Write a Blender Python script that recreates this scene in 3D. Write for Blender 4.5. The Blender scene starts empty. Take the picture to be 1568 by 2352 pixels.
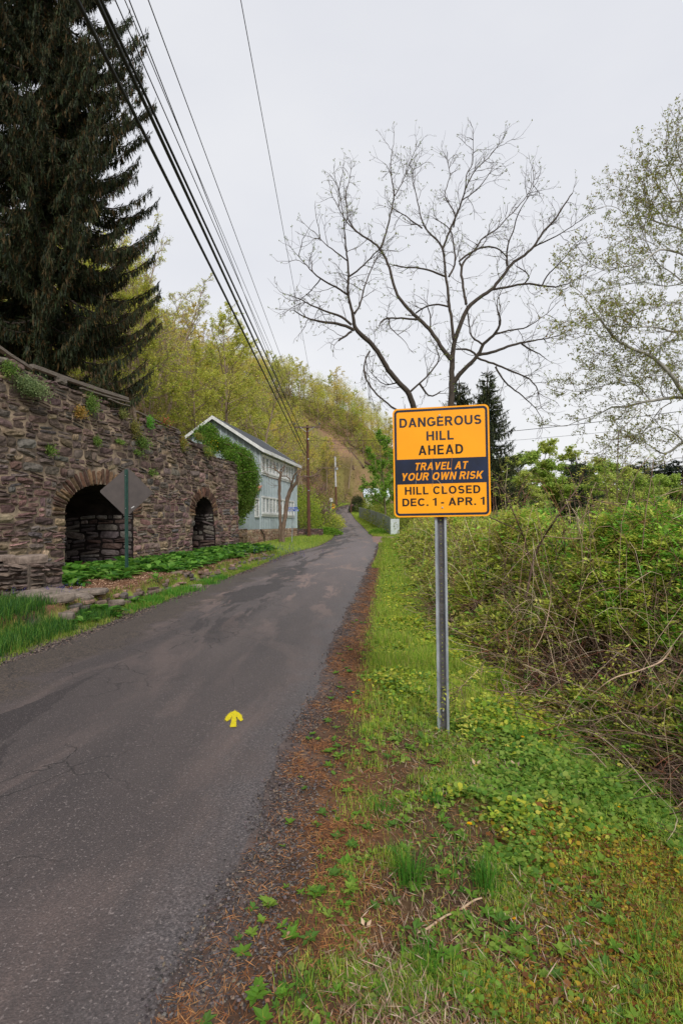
import bpy, math, random
import numpy as np
from mathutils import Vector, Matrix
sc = bpy.context.scene
COL = sc.collection
# ---------------------------------------------------------------- camera
PITCH = math.atan(29 / 1200); ROLL = math.radians(0.6); CAMZ = 1.65; FP = 1200.0
fwd = Vector((0, math.cos(PITCH), math.sin(PITCH)))
up0 = Vector((0, -math.sin(PITCH), math.cos(PITCH))); rt0 = Vector((1, 0, 0))
rt = rt0 * math.cos(ROLL) - up0 * math.sin(ROLL)
up = rt0 * math.sin(ROLL) + up0 * math.cos(ROLL)
cd = bpy.data.cameras.new("camera"); cam = bpy.data.objects.new("camera", cd); COL.objects.link(cam)
cd.sensor_fit = 'HORIZONTAL'; cd.sensor_width = 24.0; cd.lens = 24.0 * FP / 1568
cd.clip_start = 0.05; cd.clip_end = 3000
cam.matrix_world = Matrix(((rt.x, up.x, -fwd.x, 0), (rt.y, up.y, -fwd.y, 0), (rt.z, up.z, -fwd.z, CAMZ), (0, 0, 0, 1)))
sc.camera = cam
# ---------------------------------------------------------------- sky, sun, exposure
SUN_EL, SUN_AZ = 40.0, 166.0     # azimuth from +Y clockwise: light comes from behind and a little right of the camera
w = bpy.data.worlds.new("World"); sc.world = w; w.use_nodes = True
nt = w.node_tree; nt.nodes.clear()
N = nt.nodes.new; L = nt.links.new
sky = N('ShaderNodeTexSky'); sky.sky_type = 'NISHITA'; sky.sun_disc = False
sky.sun_elevation = math.radians(SUN_EL); sky.sun_rotation = math.radians(SUN_AZ); sky.air_density = 1.5; sky.dust_density = 3
b1 = N('ShaderNodeBackground'); b1.inputs[1].default_value = 0.09; L(sky.outputs[0], b1.inputs[0])
tc = N('ShaderNodeTexCoord'); sep = N('ShaderNodeSeparateXYZ'); L(tc.outputs['Generated'], sep.inputs[0])
mp = N('ShaderNodeMapping'); mp.inputs['Scale'].default_value = (1.2, 1.2, 3.0); L(tc.outputs['Generated'], mp.inputs[0])
nz = N('ShaderNodeTexNoise'); nz.inputs['Scale'].default_value = 1.6; nz.inputs['Detail'].default_value = 5; L(mp.outputs[0], nz.inputs[0])
rp = N('ShaderNodeValToRGB'); L(sep.outputs[2], rp.inputs[0])
rp.color_ramp.elements[0].position = 0.0; rp.color_ramp.elements[0].color = (.96, .96, .98, 1)
rp.color_ramp.elements[1].position = 0.75; rp.color_ramp.elements[1].color = (.81, .82, .87, 1)
mx = N('ShaderNodeMix'); mx.data_type = 'RGBA'; mx.blend_type = 'MULTIPLY'; mx.inputs[0].default_value = 1
r2 = N('ShaderNodeValToRGB'); L(nz.outputs[0], r2.inputs[0])
r2.color_ramp.elements[0].position = .3; r2.color_ramp.elements[0].color = (.93, .94, .965, 1)
r2.color_ramp.elements[1].position = .7; r2.color_ramp.elements[1].color = (1.04, 1.04, 1.03, 1)
L(rp.outputs[0], mx.inputs[6]); L(r2.outputs[0], mx.inputs[7])
b2 = N('ShaderNodeBackground'); b2.inputs[1].default_value = 1.0; L(mx.outputs[2], b2.inputs[0])
ms = N('ShaderNodeMixShader'); ms.inputs[0].default_value = .93; L(b1.outputs[0], ms.inputs[1]); L(b2.outputs[0], ms.inputs[2])
wo = N('ShaderNodeOutputWorld'); L(ms.outputs[0], wo.inputs[0])
ld = bpy.data.lights.new("sun", 'SUN'); ld.energy = 2.5; ld.angle = math.radians(14); ld.color = (1, .97, .92)
so = bpy.data.objects.new("sun", ld); COL.objects.link(so)
az = math.radians(SUN_AZ); el = math.radians(SUN_EL)
sd = Vector((math.sin(az) * math.cos(el), math.cos(az) * math.cos(el), math.sin(el)))
so.rotation_euler = sd.to_track_quat('Z', 'Y').to_euler(); so.location = sd * 50
sc.view_settings.view_transform = 'Standard'; sc.view_settings.look = 'None'; sc.view_settings.exposure = 0.0; sc.view_settings.gamma = 1
# ---------------------------------------------------------------- numeric helpers
R = np.random.default_rng(7)
def P(u, v, Y):
    """point seen at u, v of the 1568-wide reading of the photo, at world depth Y"""
    d = rt * ((u - 784) / FP) + up * ((1176 - v) / FP) + fwd
    return np.array(((d.x / d.y) * Y, Y, CAMZ + (d.z / d.y) * Y))
def srgb(r, g, b, k=1.0):
    f = lambda c: ((c / 255 / 12.92) if c / 255 <= .04045 else ((c / 255 + .055) / 1.055) ** 2.4)
    return np.array((min(1, f(r) * k), min(1, f(g) * k), min(1, f(b) * k)))
def _h(ix, iy, s):
    n = (ix.astype(np.int64) * 374761393 + iy.astype(np.int64) * 668265263 + s * 974711) & 0x7fffffff
    n = ((n ^ (n >> 13)) * 1274126177) & 0x7fffffff
    return ((n ^ (n >> 16)) & 0xffff) / 65535.0
def vn(x, y, s=0):
    x = np.asarray(x, float); y = np.asarray(y, float)
    ix = np.floor(x); iy = np.floor(y); fx = x - ix; fy = y - iy
    fx = fx * fx * (3 - 2 * fx); fy = fy * fy * (3 - 2 * fy)
    a = _h(ix, iy, s); b = _h(ix + 1, iy, s); c = _h(ix, iy + 1, s); d = _h(ix + 1, iy + 1, s)
    return (a * (1 - fx) + b * fx) * (1 - fy) + (c * (1 - fx) + d * fx) * fy
def fbm(x, y, s=0, o=4):
    t = 0; a = .5; k = 1
    for i in range(o):
        t = t + a * vn(np.asarray(x) * k, np.asarray(y) * k, s + i * 17); a *= .5; k *= 2.03
    return t / (1 - .5 ** o)
def sst(a, b, x):
    t = np.clip((np.asarray(x, float) - a) / (b - a), 0, 1); return t * t * (3 - 2 * t)
# ---------------------------------------------------------------- lie of the land
RY = np.array([-8, 0, 20, 28, 34, 42, 57, 80, 98, 128, 137, 143, 149, 155, 162])
RL = np.array([-4.9, -4.5, -3.5, -3.1, -1.5, -.85, -.6, -.62, -.88, -1.5, -.9, .9, 3.6, 9, 20])
RR = np.array([-1.42, -.71, 1.05, 1.8, 2.3, 2.75, 3.0, 2.98, 2.62, 1.85, 2.6, 4.3, 7.2, 12.5, 24])
RZ = np.array([0, 0, 0, .04, .24, .42, .6, 1.5, 2.45, 5.0, 6.2, 6.9, 7.4, 7.8, 8.2])
def road_l(y): return np.interp(y, RY, RL) + .10 * (fbm(np.asarray(y) * .9, 3.3, 5) - .5) * 2
def road_r(y): return np.interp(y, RY, RR) + .06 * (fbm(np.asarray(y) * 1.1, 9.3, 6) - .5) * 2
def road_z(y): return np.interp(y, RY, RZ)
def wall_x(y): return -11.15 + .217 * np.asarray(y)
def edge_x(y): return -5.35 + .072 * np.asarray(y)
def H(x, y, fine=True):
    x = np.asarray(x, float); y = np.asarray(y, float)
    yc = np.clip(y, -8, 162)
    xl = road_l(yc); xr = road_r(yc); z = road_z(yc).copy() if hasattr(road_z(yc), 'copy') else road_z(yc)
    z = np.broadcast_to(z, np.broadcast(x, y).shape).copy()
    dr = np.maximum(x - xr, 0); dl = np.maximum(xl - x, 0)
    # right: verge falls away to low ground
    nearr = 1 - sst(28, 36, y)
    z -= nearr * (.10 * np.minimum(dr, 2.2) + .33 * np.clip(dr - 2.2, 0, 7)) + (1 - nearr) * (.02 * np.minimum(dr, 5) + .2 * np.clip(dr - 7, 0, 22))
    z += nearr * .02 * sst(.3, 1.2, dr) * (1 - sst(1.6, 2.6, dr))
    # left: verge, raised bed, kiln top
    z += .10 * sst(0, .8, dl)
    kz = 1 - sst(27.2, 28.2, y)
    bed = (edge_x(y) - x)
    z += kz * (.26 * sst(-.06, .06, bed) + np.clip(.008 * (y - 8), 0, .2) * sst(0, 1.5, bed)) * sst(4, 7, y)
    z += (1 - kz) * .12 * sst(1, 3, dl)
    back = (wall_x(y) - 3.6) - x
    z += kz * (4.8 * sst(0, .8, back) + .5 * np.maximum(back - 3, 0))
    # wooded hill on the left, its nose crossing behind the bend
    d1 = (np.interp(yc, RY, RL) - 4.5 - x) * sst(27.5, 34, y)
    d1 = np.maximum(d1, 0) ; d1 = np.where(d1 > 0, d1, 0)
    blk = (1 - sst(46, 52, y)) * 4.0          # the hill starts further back behind the house
    d1 = np.maximum(d1 - blk, 0)
    d2 = np.maximum(y - (157 + .12 * x), 0)
    tap = 1 - .82 * sst(0, 55, x)
    hill = 62 * (1 - np.exp(-1.0 * (d1 + d2 * .85) / 62)) * tap
    z += np.minimum(hill, 46)
    if fine:
        off = np.maximum(dr, dl)
        z += (fbm(x * 1.3, y * 1.3, 21) - .5) * .10 * sst(.1, 1.0, off) + (fbm(x * 6, y * 6, 31, 3) - .5) * .045 * sst(.0, .3, off) * (1 - sst(20, 40, y))
        z += (fbm(x * .12, y * .12, 41) - .5) * 3.0 * sst(5, 25, off)
    return z
# ---------------------------------------------------------------- mesh helpers
class MB:
    def __init__(s): s.V = []; s.F = []; s.C = []; s.M = []; s.n = 0; s.S = []
    def add(s, V, F, col=None, mat=0, smooth=False):
        V = np.asarray(V, float).reshape(-1, 3)
        if col is None: col = (1, 1, 1)
        col = np.asarray(col, float)
        if col.ndim == 1: col = np.broadcast_to(col, (len(V), 3))
        s.V.append(V); s.C.append(col)
        groups = {}
        if isinstance(F, np.ndarray): fl = [F]
        else:
            for f in F: groups.setdefault(len(f), []).append(f)
            fl = [np.array(g) for g in groups.values()]
        for f in fl:
            s.F.append(f + s.n); s.M.append(np.full(len(f), mat)); s.S.append(np.full(len(f), smooth))
        s.n += len(V); return s
    def box(s, c, size, rot=0, col=None, mat=0, M=None):
        x, y, z = [a / 2 for a in size]
        V = np.array([(i, j, k) for i in (-x, x) for j in (-y, y) for k in (-z, z)])
        if M is not None: V = V @ np.array(M).T
        elif rot: cr, sr = math.cos(rot), math.sin(rot); V = V @ np.array(((cr, sr, 0), (-sr, cr, 0), (0, 0, 1)))
        return s.add(V + np.array(c), np.array([(0, 1, 3, 2), (4, 6, 7, 5), (0, 4, 5, 1), (2, 3, 7, 6), (0, 2, 6, 4), (1, 5, 7, 3)]), col, mat)
    def tubes(s, Pn, Rn, k=5, col=None, mat=0, cap=False):
        """Pn (n, m, 3) polylines, Rn (n, m) radii"""
        Pn = np.asarray(Pn, float); Rn = np.asarray(Rn, float)
        if Pn.ndim == 2: Pn = Pn[None]; Rn = Rn[None]
        n, m, _ = Pn.shape
        T = np.gradient(Pn, axis=1); T /= np.linalg.norm(T, axis=2, keepdims=True) + 1e-9
        avg = T.mean(axis=1, keepdims=True)
        ref = np.where(np.abs(avg[..., 2:3]) > .8, np.array((1., .13, 0)), np.array((.07, .1, 1.)))
        A = np.cross(T, np.broadcast_to(ref, T.shape)); A /= np.linalg.norm(A, axis=2, keepdims=True) + 1e-9
        B = np.cross(T, A)
        a = np.arange(k) * 2 * math.pi / k
        V = Pn[:, :, None] + Rn[:, :, None, None] * (A[:, :, None] * np.cos(a)[None, None, :, None] + B[:, :, None] * np.sin(a)[None, None, :, None])
        i = np.arange(n)[:, None, None] * m * k + np.arange(m - 1)[None, :, None] * k
        j = np.arange(k)[None, None, :]; j2 = (j + 1) % k
        F = np.stack(np.broadcast_arrays(i + j, i + j2, i + k + j2, i + k + j), -1).reshape(-1, 4)
        if col is not None:
            col = np.asarray(col, float)
            if col.ndim == 2: col = np.repeat(col, m * k, axis=0)
        s.add(V.reshape(-1, 3), F, col, mat, True)
        if cap:
            for e in (0, m - 1):
                for q in range(n):
                    s.add(V[q, e], [tuple(range(k))], col[q * m * k] if col is not None and col.ndim == 2 else col, mat)
        return s
    def leaves(s, c, d, nrm, ln, wd, col, mat=0, fold=0.0):
        """diamond leaves: base c, direction d, side from cross(d, nrm)"""
        c = np.asarray(c, float); n = len(c)
        d = d / (np.linalg.norm(d, axis=1, keepdims=True) + 1e-9)
        sd_ = np.cross(d, nrm); sd_ /= np.linalg.norm(sd_, axis=1, keepdims=True) + 1e-9
        up_ = np.cross(sd_, d)
        ln = np.broadcast_to(ln, (n,))[:, None]; wd = np.broadcast_to(wd, (n,))[:, None]
        mid = c + d * ln * .48 + up_ * ln * fold
        V = np.stack((c, mid + sd_ * wd * .5, c + d * ln, mid - sd_ * wd * .5), 1)
        F = np.arange(n * 4).reshape(n, 4)
        col = np.asarray(col, float)
        if col.ndim == 2: col = np.repeat(col, 4, axis=0)
        return s.add(V.reshape(-1, 3), F, col, mat)
    def rleaves(s, c, d, nrm, ln, wd, col, mat=0):
        """rounded six-sided leaves, slightly cupped"""
        c = np.asarray(c, float); n = len(c); d = d / (np.linalg.norm(d, axis=1, keepdims=True) + 1e-9)
        sd_ = np.cross(d, nrm); sd_ /= np.linalg.norm(sd_, axis=1, keepdims=True) + 1e-9; up_ = np.cross(sd_, d)
        ln = np.broadcast_to(ln, (n,))[:, None]; wd = np.broadcast_to(wd, (n,))[:, None]
        V = np.stack([c] + [c + d * ln * t_ + sd_ * wd * w_ + up_ * ln * .1 * abs(w_) for t_, w_ in ((.22, .42), (.7, .46))] + [c + d * ln] + [c + d * ln * t_ + sd_ * wd * w_ + up_ * ln * .1 * abs(w_) for t_, w_ in ((.7, -.46), (.22, -.42))], 1)
        col = np.asarray(col, float); col = np.repeat(col, 6, axis=0) if col.ndim == 2 else col
        return s.add(V.reshape(-1, 3), np.arange(n * 6).reshape(n, 6), col, mat)
    def tmpl(s, TV, TF, pos, scl, M3, col, mat=0, smooth=False):
        """copies of a small template: M3 (n,3,3) rotations, scl (n,) or (n,3)"""
        TV = np.asarray(TV, float); TF = np.asarray(TF); n = len(pos)
        scl = np.asarray(scl, float); scl = scl[:, None] if scl.ndim == 1 else scl
        V = TV[None] * scl[:, None, :]
        V = np.einsum('nij,nkj->nki', M3, V) + pos[:, None]
        F = (TF[None] + (np.arange(n) * len(TV))[:, None, None]).reshape(-1, TF.shape[1])
        col = np.asarray(col, float)
        if col.ndim == 2: col = np.repeat(col, len(TV), axis=0)
        return s.add(V.reshape(-1, 3), F, col, mat, smooth)
    def mesh(s, name, mats):
        V = np.concatenate(s.V).astype(np.float32); C = np.concatenate(s.C)
        me = bpy.data.meshes.new(name)
        me.vertices.add(len(V)); me.vertices.foreach_set('co', V.ravel())
        tot = np.concatenate([np.full(len(f), f.shape[1]) for f in s.F]).astype(np.int32)
        idx = np.concatenate([f.ravel() for f in s.F]).astype(np.int32)
        st = np.concatenate(([0], np.cumsum(tot)[:-1])).astype(np.int32)
        me.loops.add(len(idx)); me.loops.foreach_set('vertex_index', idx)
        me.polygons.add(len(tot)); me.polygons.foreach_set('loop_start', st); me.polygons.foreach_set('loop_total', tot)
        me.polygons.foreach_set('material_index', np.concatenate(s.M).astype(np.int32))
        me.polygons.foreach_set('use_smooth', np.concatenate(s.S).astype(bool))
        me.update(calc_edges=True); me.validate()
        a = me.color_attributes.new('Col', 'FLOAT_COLOR', 'POINT')
        a.data.foreach_set('color', np.concatenate((C, np.ones((len(C), 1))), 1).astype(np.float32).ravel())
        for m in (mats if isinstance(mats, (list, tuple)) else [mats]): me.materials.append(m)
        return me
    def build(s, name, mats, parent=None):
        o = bpy.data.objects.new(name, s.mesh(name, mats)); COL.objects.link(o)
        if parent is not None: o.parent = parent
        return o
def tag(o, label=None, cat=None, group=None, kind=None):
    if label: o['label'] = label
    if cat: o['category'] = cat
    if group: o['group'] = group
    if kind: o['kind'] = kind
    return o
def thing(name, label, cat, loc=(0, 0, 0), rz=0, group=None):
    o = bpy.data.objects.new(name, None); COL.objects.link(o); o.location = loc; o.rotation_euler = (0, 0, rz)
    o.empty_display_size = .2
    return tag(o, label, cat, group)
def dup(root, loc, rz=0, scale=1, label=None):
    r = root.copy(); COL.objects.link(r); r.location = loc; r.rotation_euler = (0, 0, rz)
    r.scale = scale if hasattr(scale, '__len__') else (scale,) * 3
    if label: r['label'] = label
    for ch in list(root.children):
        c = ch.copy(); COL.objects.link(c); c.parent = r
        for g in ch.children:
            d = g.copy(); COL.objects.link(d); d.parent = c
    return r
def rotm(n, tilt=math.pi, rng=R):
    """random rotations: free about z, tilted up to tilt"""
    a = rng.random(n) * 2 * math.pi; b = (rng.random(n) - .5) * 2 * tilt; c = rng.random(n) * 2 * math.pi
    ca, sa, cb, sb, cc, sc_ = np.cos(a), np.sin(a), np.cos(b), np.sin(b), np.cos(c), np.sin(c)
    Z = np.zeros(n); O = np.ones(n)
    A = np.stack((ca, -sa, Z, sa, ca, Z, Z, Z, O), 1).reshape(n, 3, 3)
    B = np.stack((O, Z, Z, Z, cb, -sb, Z, sb, cb), 1).reshape(n, 3, 3)
    Cc = np.stack((cc, -sc_, Z, sc_, cc, Z, Z, Z, O), 1).reshape(n, 3, 3)
    return A @ B @ Cc
def unit(n, rng=R):
    v = rng.normal(size=(n, 3)); return v / np.linalg.norm(v, axis=1, keepdims=True)
def jit(col, n, amt=.15, hue=.06, rng=R):
    c = np.asarray(col, float)[None] * (1 + (rng.random((n, 1)) - .5) * 2 * amt) * (1 + (rng.random((n, 3)) - .5) * 2 * hue)
    return np.clip(c, 0, 1)
def pick(cols, n, rng=R, p=None, amt=.15, hue=.06):
    c = np.array(cols)[rng.choice(len(cols), n, p=p)]
    return np.clip(c * (1 + (rng.random((n, 1)) - .5) * 2 * amt) * (1 + (rng.random((n, 3)) - .5) * 2 * hue), 0, 1)
# ---------------------------------------------------------------- materials
def newmat(name):
    m = bpy.data.materials.new(name); m.use_nodes = True; t = m.node_tree
    return m, t, t.nodes['Principled BSDF'], t.nodes.new, t.links.new
def vmat(name, rough=.7, trans=0.0, bump=0, bscale=30, mott=0.0, mscale=8, spec=.3):
    """colour from the mesh's own colour attribute, mottled by noise"""
    m, t, b, N, L = newmat(name)
    a = N('ShaderNodeVertexColor'); a.layer_name = 'Col'; out = a.outputs[0]
    tc = N('ShaderNodeTexCoord')
    if mott:
        n = N('ShaderNodeTexNoise'); n.inputs['Scale'].default_value = mscale; n.inputs['Detail'].default_value = 6; n.inputs['Roughness'].default_value = .65; L(tc.outputs['Object'], n.inputs[0])
        r = N('ShaderNodeMapRange'); r.inputs[1].default_value = .3; r.inputs[2].default_value = .7; r.inputs[3].default_value = 1 - mott; r.inputs[4].default_value = 1 + mott; L(n.outputs[0], r.inputs[0])
        x = N('ShaderNodeMix'); x.data_type = 'RGBA'; x.blend_type = 'MULTIPLY'; x.inputs[0].default_value = 1
        L(out, x.inputs[6]); L(r.outputs[0], x.inputs[7]); out = x.outputs[2]
    L(out, b.inputs['Base Color']); b.inputs['Roughness'].default_value = rough; b.inputs['Specular IOR Level'].default_value = spec
    if bump:
        n = N('ShaderNodeTexNoise'); n.inputs['Scale'].default_value = bscale; n.inputs['Detail'].default_value = 8; L(tc.outputs['Object'], n.inputs[0])
        bp = N('ShaderNodeBump'); bp.inputs['Strength'].default_value = bump; bp.inputs['Distance'].default_value = .02; L(n.outputs[0], bp.inputs['Height']); L(bp.outputs[0], b.inputs['Normal'])
    if trans:
        tr = N('ShaderNodeBsdfTranslucent'); L(out, tr.inputs[0]); mxs = N('ShaderNodeMixShader'); mxs.inputs[0].default_value = trans
        L(b.outputs[0], mxs.inputs[1]); L(tr.outputs[0], mxs.inputs[2]); L(mxs.outputs[0], t.nodes['Material Output'].inputs[0])
    return m
def pmat(name, c1, c2=None, rough=.6, scale=6, bump=0, bscale=40, metal=0, stretch=(1, 1, 1), lo=.35, hi=.65, spec=.4):
    m, t, b, N, L = newmat(name)
    c1 = tuple(c1) + (1,); c2 = tuple(c2) + (1,) if c2 is not None else tuple(min(1, x * .75) for x in c1[:3]) + (1,)
    tc = N('ShaderNodeTexCoord'); mp = N('ShaderNodeMapping'); mp.inputs['Scale'].default_value = stretch; L(tc.outputs['Object'], mp.inputs[0])
    n = N('ShaderNodeTexNoise'); n.inputs['Scale'].default_value = scale; n.inputs['Detail'].default_value = 7; n.inputs['Roughness'].default_value = .6; L(mp.outputs[0], n.inputs[0])
    r = N('ShaderNodeValToRGB'); r.color_ramp.elements[0].position = lo; r.color_ramp.elements[1].position = hi
    r.color_ramp.elements[0].color = c1; r.color_ramp.elements[1].color = c2; L(n.outputs[0], r.inputs[0])
    L(r.outputs[0], b.inputs['Base Color']); b.inputs['Roughness'].default_value = rough; b.inputs['Metallic'].default_value = metal; b.inputs['Specular IOR Level'].default_value = spec
    if bump:
        n2 = N('ShaderNodeTexNoise'); n2.inputs['Scale'].default_value = bscale; n2.inputs['Detail'].default_value = 8; L(mp.outputs[0], n2.inputs[0])
        bp = N('ShaderNodeBump'); bp.inputs['Strength'].default_value = bump; bp.inputs['Distance'].default_value = .02; L(n2.outputs[0], bp.inputs['Height']); L(bp.outputs[0], b.inputs['Normal'])
    return m
M_leaf = vmat('leaf', .55, .45)
M_bark = vmat('bark', .9, 0, .6, 14, .3, 5)
M_stone = vmat('stone', .92, 0, .9, 16, .5, 9, .2)
M_needle = vmat('needles', .7, .12)
M_plain = vmat('plain', .7, 0)
M_dry = vmat('dry_matter', .85, .1)
# ================================================================ GROUND
def warp(a, b, n, c, k):
    """n coordinates from a to b, packed around c"""
    t = np.linspace(np.arcsinh((a - c) / k), np.arcsinh((b - c) / k), n); return c + k * np.sinh(t)
gx = warp(-420, 420, 520, -1, 3.0); gy = np.concatenate((np.linspace(-30, -1, 20), warp(-.9, 700, 560, .5, 9.0)))
GX, GY = np.meshgrid(gx, gy)
GZ = H(GX, GY)
rl = road_l(np.clip(GY, -8, 162)); rr = road_r(np.clip(GY, -8, 162))
inroad = (GX > rl + .35) & (GX < rr - .30) & (GY < 161)
GZ = np.where(inroad, GZ - .06, np.where((GX > rl + .02) & (GX < rr - .02) & (GY < 161), GZ + .004, GZ))
GZ = np.where((GX > rr) & (GX < 8.2) & (GY > 38) & (GY < 48), H(GX, GY, False) - .06, GZ)
nx, ny = len(gx), len(gy)
i = np.arange(ny - 1)[:, None] * nx + np.arange(nx - 1)[None]
F = np.stack((i, i + 1, i + nx + 1, i + nx), -1).reshape(-1, 4)
# what the ground is made of, as colours of the ground itself
dr = np.maximum(GX - rr, 0); dl = np.maximum(rl - GX, 0)
def mixc(a, b, t): t = np.clip(t, 0, 1)[..., None]; return a * (1 - t) + b * t
dirt = srgb(84, 64, 50); needle = srgb(150, 92, 52); green = srgb(104, 118, 40); moss = srgb(140, 140, 45); litter = srgb(150, 118, 96); lawn = srgb(122, 140, 56); chips = srgb(120, 88, 66); gravel = srgb(108, 98, 96)
n1 = fbm(GX * .9, GY * .9, 51); n2 = fbm(GX * 3.1, GY * 3.1, 61); n3 = fbm(GX * .06, GY * .06, 71)
c = np.broadcast_to(dirt, GX.shape + (3,)).copy()
far = sst(9, 22, GY)
c = mixc(c, moss, sst(.42, .62, n1 + .25 * far) * sst(.3, 1.0, dr) * .8)
c = mixc(c, green, sst(.45, .6, n2 + .2 * far) * sst(.5, 1.3, dr) * .8)
c = mixc(c, dirt * .8, sst(.25, .5, dr) * (1 - sst(1.0, 1.6, dr)) * (1 - sst(3.4, 5.5, GY)) * (GX > rr) * .95)
c = mixc(c, srgb(112, 80, 56), (1 - sst(.2, .6, np.abs(dr - .3))) * sst(.35, .6, n2) * (dr > 0) * .6)
c = mixc(c, gravel * .7, (1 - sst(.0, .25, dr)) * .8)
c = mixc(c, dirt * .7, sst(2.3, 3.2, dr) * (1 - sst(30, 40, GY)))
lv = sst(.05, .5, dl)
c = mixc(c, np.array(lawn), lv * sst(.3, .5, n2 + .15))
c = mixc(c, chips, (GX < edge_x(GY) - .02) * (1 - sst(26, 28, GY)) * (GX > wall_x(GY) - 5))
c = mixc(c, green * .8, (GX < wall_x(GY) - 4.2) * (GY < 28) * 1.0)
hl = np.maximum(sst(8, 16, dl) * sst(27, 34, GY), sst(2.5, 6, dl) * sst(60, 80, GY)) + sst(150, 158, GY)
hillc = mixc(np.broadcast_to(litter * .85, c.shape), srgb(112, 112, 56), sst(.42, .6, fbm(GX * .09, GY * .09, 81)) * .75)
hillc = mixc(hillc, dirt * 1.0, sst(.45, .7, fbm(GX * .5, GY * .5, 83)) * .5)
c = mixc(c, hillc, np.clip(hl, 0, 1))
c = mixc(c, np.array(lawn), sst(34, 42, GY) * sst(.3, .9, dr) * (1 - sst(150, 158, GY)))
low = sst(20, 60, GX) * sst(0, 20, GY)
c = mixc(c, np.array(green), low)
drv = (GX > rr - .3) & (GX < 12) & (GY > 36.5) & (GY < 49)
c = mixc(c, srgb(165, 130, 118), drv * 1.0)
mb = MB(); mb.add(np.stack((GX, GY, GZ), -1).reshape(-1, 3), F, c.reshape(-1, 3), 0, True)
M_ground = vmat('ground', .95, 0, .8, 26, .45, 7, .15)
g = mb.build('ground', M_ground); tag(g, kind='structure')
# ---------------------------------------------------------------- road
na, nc = 760, 22
ya = np.concatenate((np.linspace(-6, 24, 540), np.linspace(24.3, 160, na - 540)))
tt = np.linspace(0, 1, nc)
XL, XR = road_l(ya), road_r(ya)
wob = .035 * (fbm(ya * 5, 1.2, 91) - .5) * 2 + .03 * (fbm(ya * 19, 4.2, 93) - .5)
RX = (XL + wob * 2.2)[:, None] * (1 - tt) + (XR + wob)[:, None] * tt; RYY = np.broadcast_to(ya[:, None], RX.shape)
RZZ = road_z(RYY) + .012 + .035 * np.sin(np.clip(tt, 0, 1) * math.pi)[None] - .014 * ((tt == 0) | (tt == 1))[None] + (fbm(RX * .8, RYY * .8, 92) - .5) * .02
i = np.arange(na - 1)[:, None] * nc + np.arange(nc - 1)[None]
F = np.stack((i, i + 1, i + nc + 1, i + nc), -1).reshape(-1, 4)
mb = MB()
dlr = (RX - XL[:, None]); drr = (XR[:, None] - RX)
mb.add(np.stack((RX, RYY, RZZ), -1).reshape(-1, 3), F, np.stack((dlr / 5, drr / 5, RYY / 160), -1).reshape(-1, 3), 0, True)
m, t, b, N, L = newmat('asphalt')
tc = N('ShaderNodeTexCoord'); a = N('ShaderNodeVertexColor'); a.layer_name = 'Col'; sp = N('ShaderNodeSeparateColor'); L(a.outputs[0], sp.inputs[0])
def noise(sc_, det=6, ro=.6, vec=None, dist=0):
    n = N('ShaderNodeTexNoise'); n.inputs['Scale'].default_value = sc_; n.inputs['Detail'].default_value = det; n.inputs['Roughness'].default_value = ro; n.inputs['Distortion'].default_value = dist
    L(vec if vec is not None else tc.outputs['Object'], n.inputs[0]); return n.outputs[0]
def mr(v, a0, a1, b0=0, b1=1):
    r = N('ShaderNodeMapRange'); r.inputs[1].default_value = a0; r.inputs[2].default_value = a1; r.inputs[3].default_value = b0; r.inputs[4].default_value = b1; L(v, r.inputs[0]); return r.outputs[0]
def mth(op, x, y):
    n = N('ShaderNodeMath'); n.operation = op
    for k, q in enumerate((x, y)):
        if isinstance(q, (int, float)): n.inputs[k].default_value = q
        else: L(q, n.inputs[k])
    return n.outputs[0]
def mixn(f, c1, c2):
    x = N('ShaderNodeMix'); x.data_type = 'RGBA'
    if isinstance(f, (int, float)): x.inputs[0].default_value = f
    else: L(f, x.inputs[0])
    for k, q in ((6, c1), (7, c2)):
        if hasattr(q, 'is_output'): L(q, x.inputs[k])
        else: x.inputs[k].default_value = tuple(q) + (1,)
    return x.outputs[2]
rl2 = N('ShaderNodeCombineXYZ'); L(mth('MULTIPLY', sp.outputs[0], 5), rl2.inputs[0]); L(mth('MULTIPLY', sp.outputs[2], 160 * .22), rl2.inputs[1]); SV = rl2.outputs[0]
base = mixn(mr(noise(.9, 5, .6, SV), .35, .68), srgb(78, 69, 68), srgb(100, 88, 85))
base = mixn(mr(noise(1.6, 7, .65, SV, .5), .5, .66), base, srgb(114, 98, 93))
base = mixn(mr(sp.outputs[2], .05, .16), base, mixn(.62, base, srgb(146, 132, 132)))
# above: asphalt pales with distance, a grazing sheen painted into its colour
# older darker repair across the far left half
pn = noise(.8, 7, .62, SV, .8)
pm = mth('MULTIPLY', mr(pn, .49, .50), mr(mth('ADD', sp.outputs[0], mth('MULTIPLY', noise(1.1, 4, .6, SV), .2)), .60, .54))
base = mixn(pm, base, srgb(66, 57, 57))
pl = mth('MULTIPLY', mr(noise(1.3, 8, .72, SV, .5), .545, .58), mr(sp.outputs[2], .045, .08))
base = mixn(mth('MULTIPLY', pl, .75), base, srgb(158, 132, 122))
# broken edge at the left, chippings at the right
le = mr(mth('ADD', sp.outputs[0], mth('MULTIPLY', mr(noise(1.4, 6, .6), .3, .7), .20)), .34, .26)
base = mixn(mth('MULTIPLY', le, mr(sp.outputs[2], .25, .1)), base, mixn(mr(noise(45, 3), .45, .6), srgb(66, 57, 54), srgb(112, 96, 82)))
re_ = mr(mth('ADD', sp.outputs[1], mth('MULTIPLY', mr(noise(2.2, 6, .6), .3, .7), .12)), .16, .05)
base = mixn(mth('MULTIPLY', re_, .7), base, mixn(mr(noise(70, 3), .42, .6), srgb(70, 66, 68), srgb(126, 118, 118)))
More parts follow.
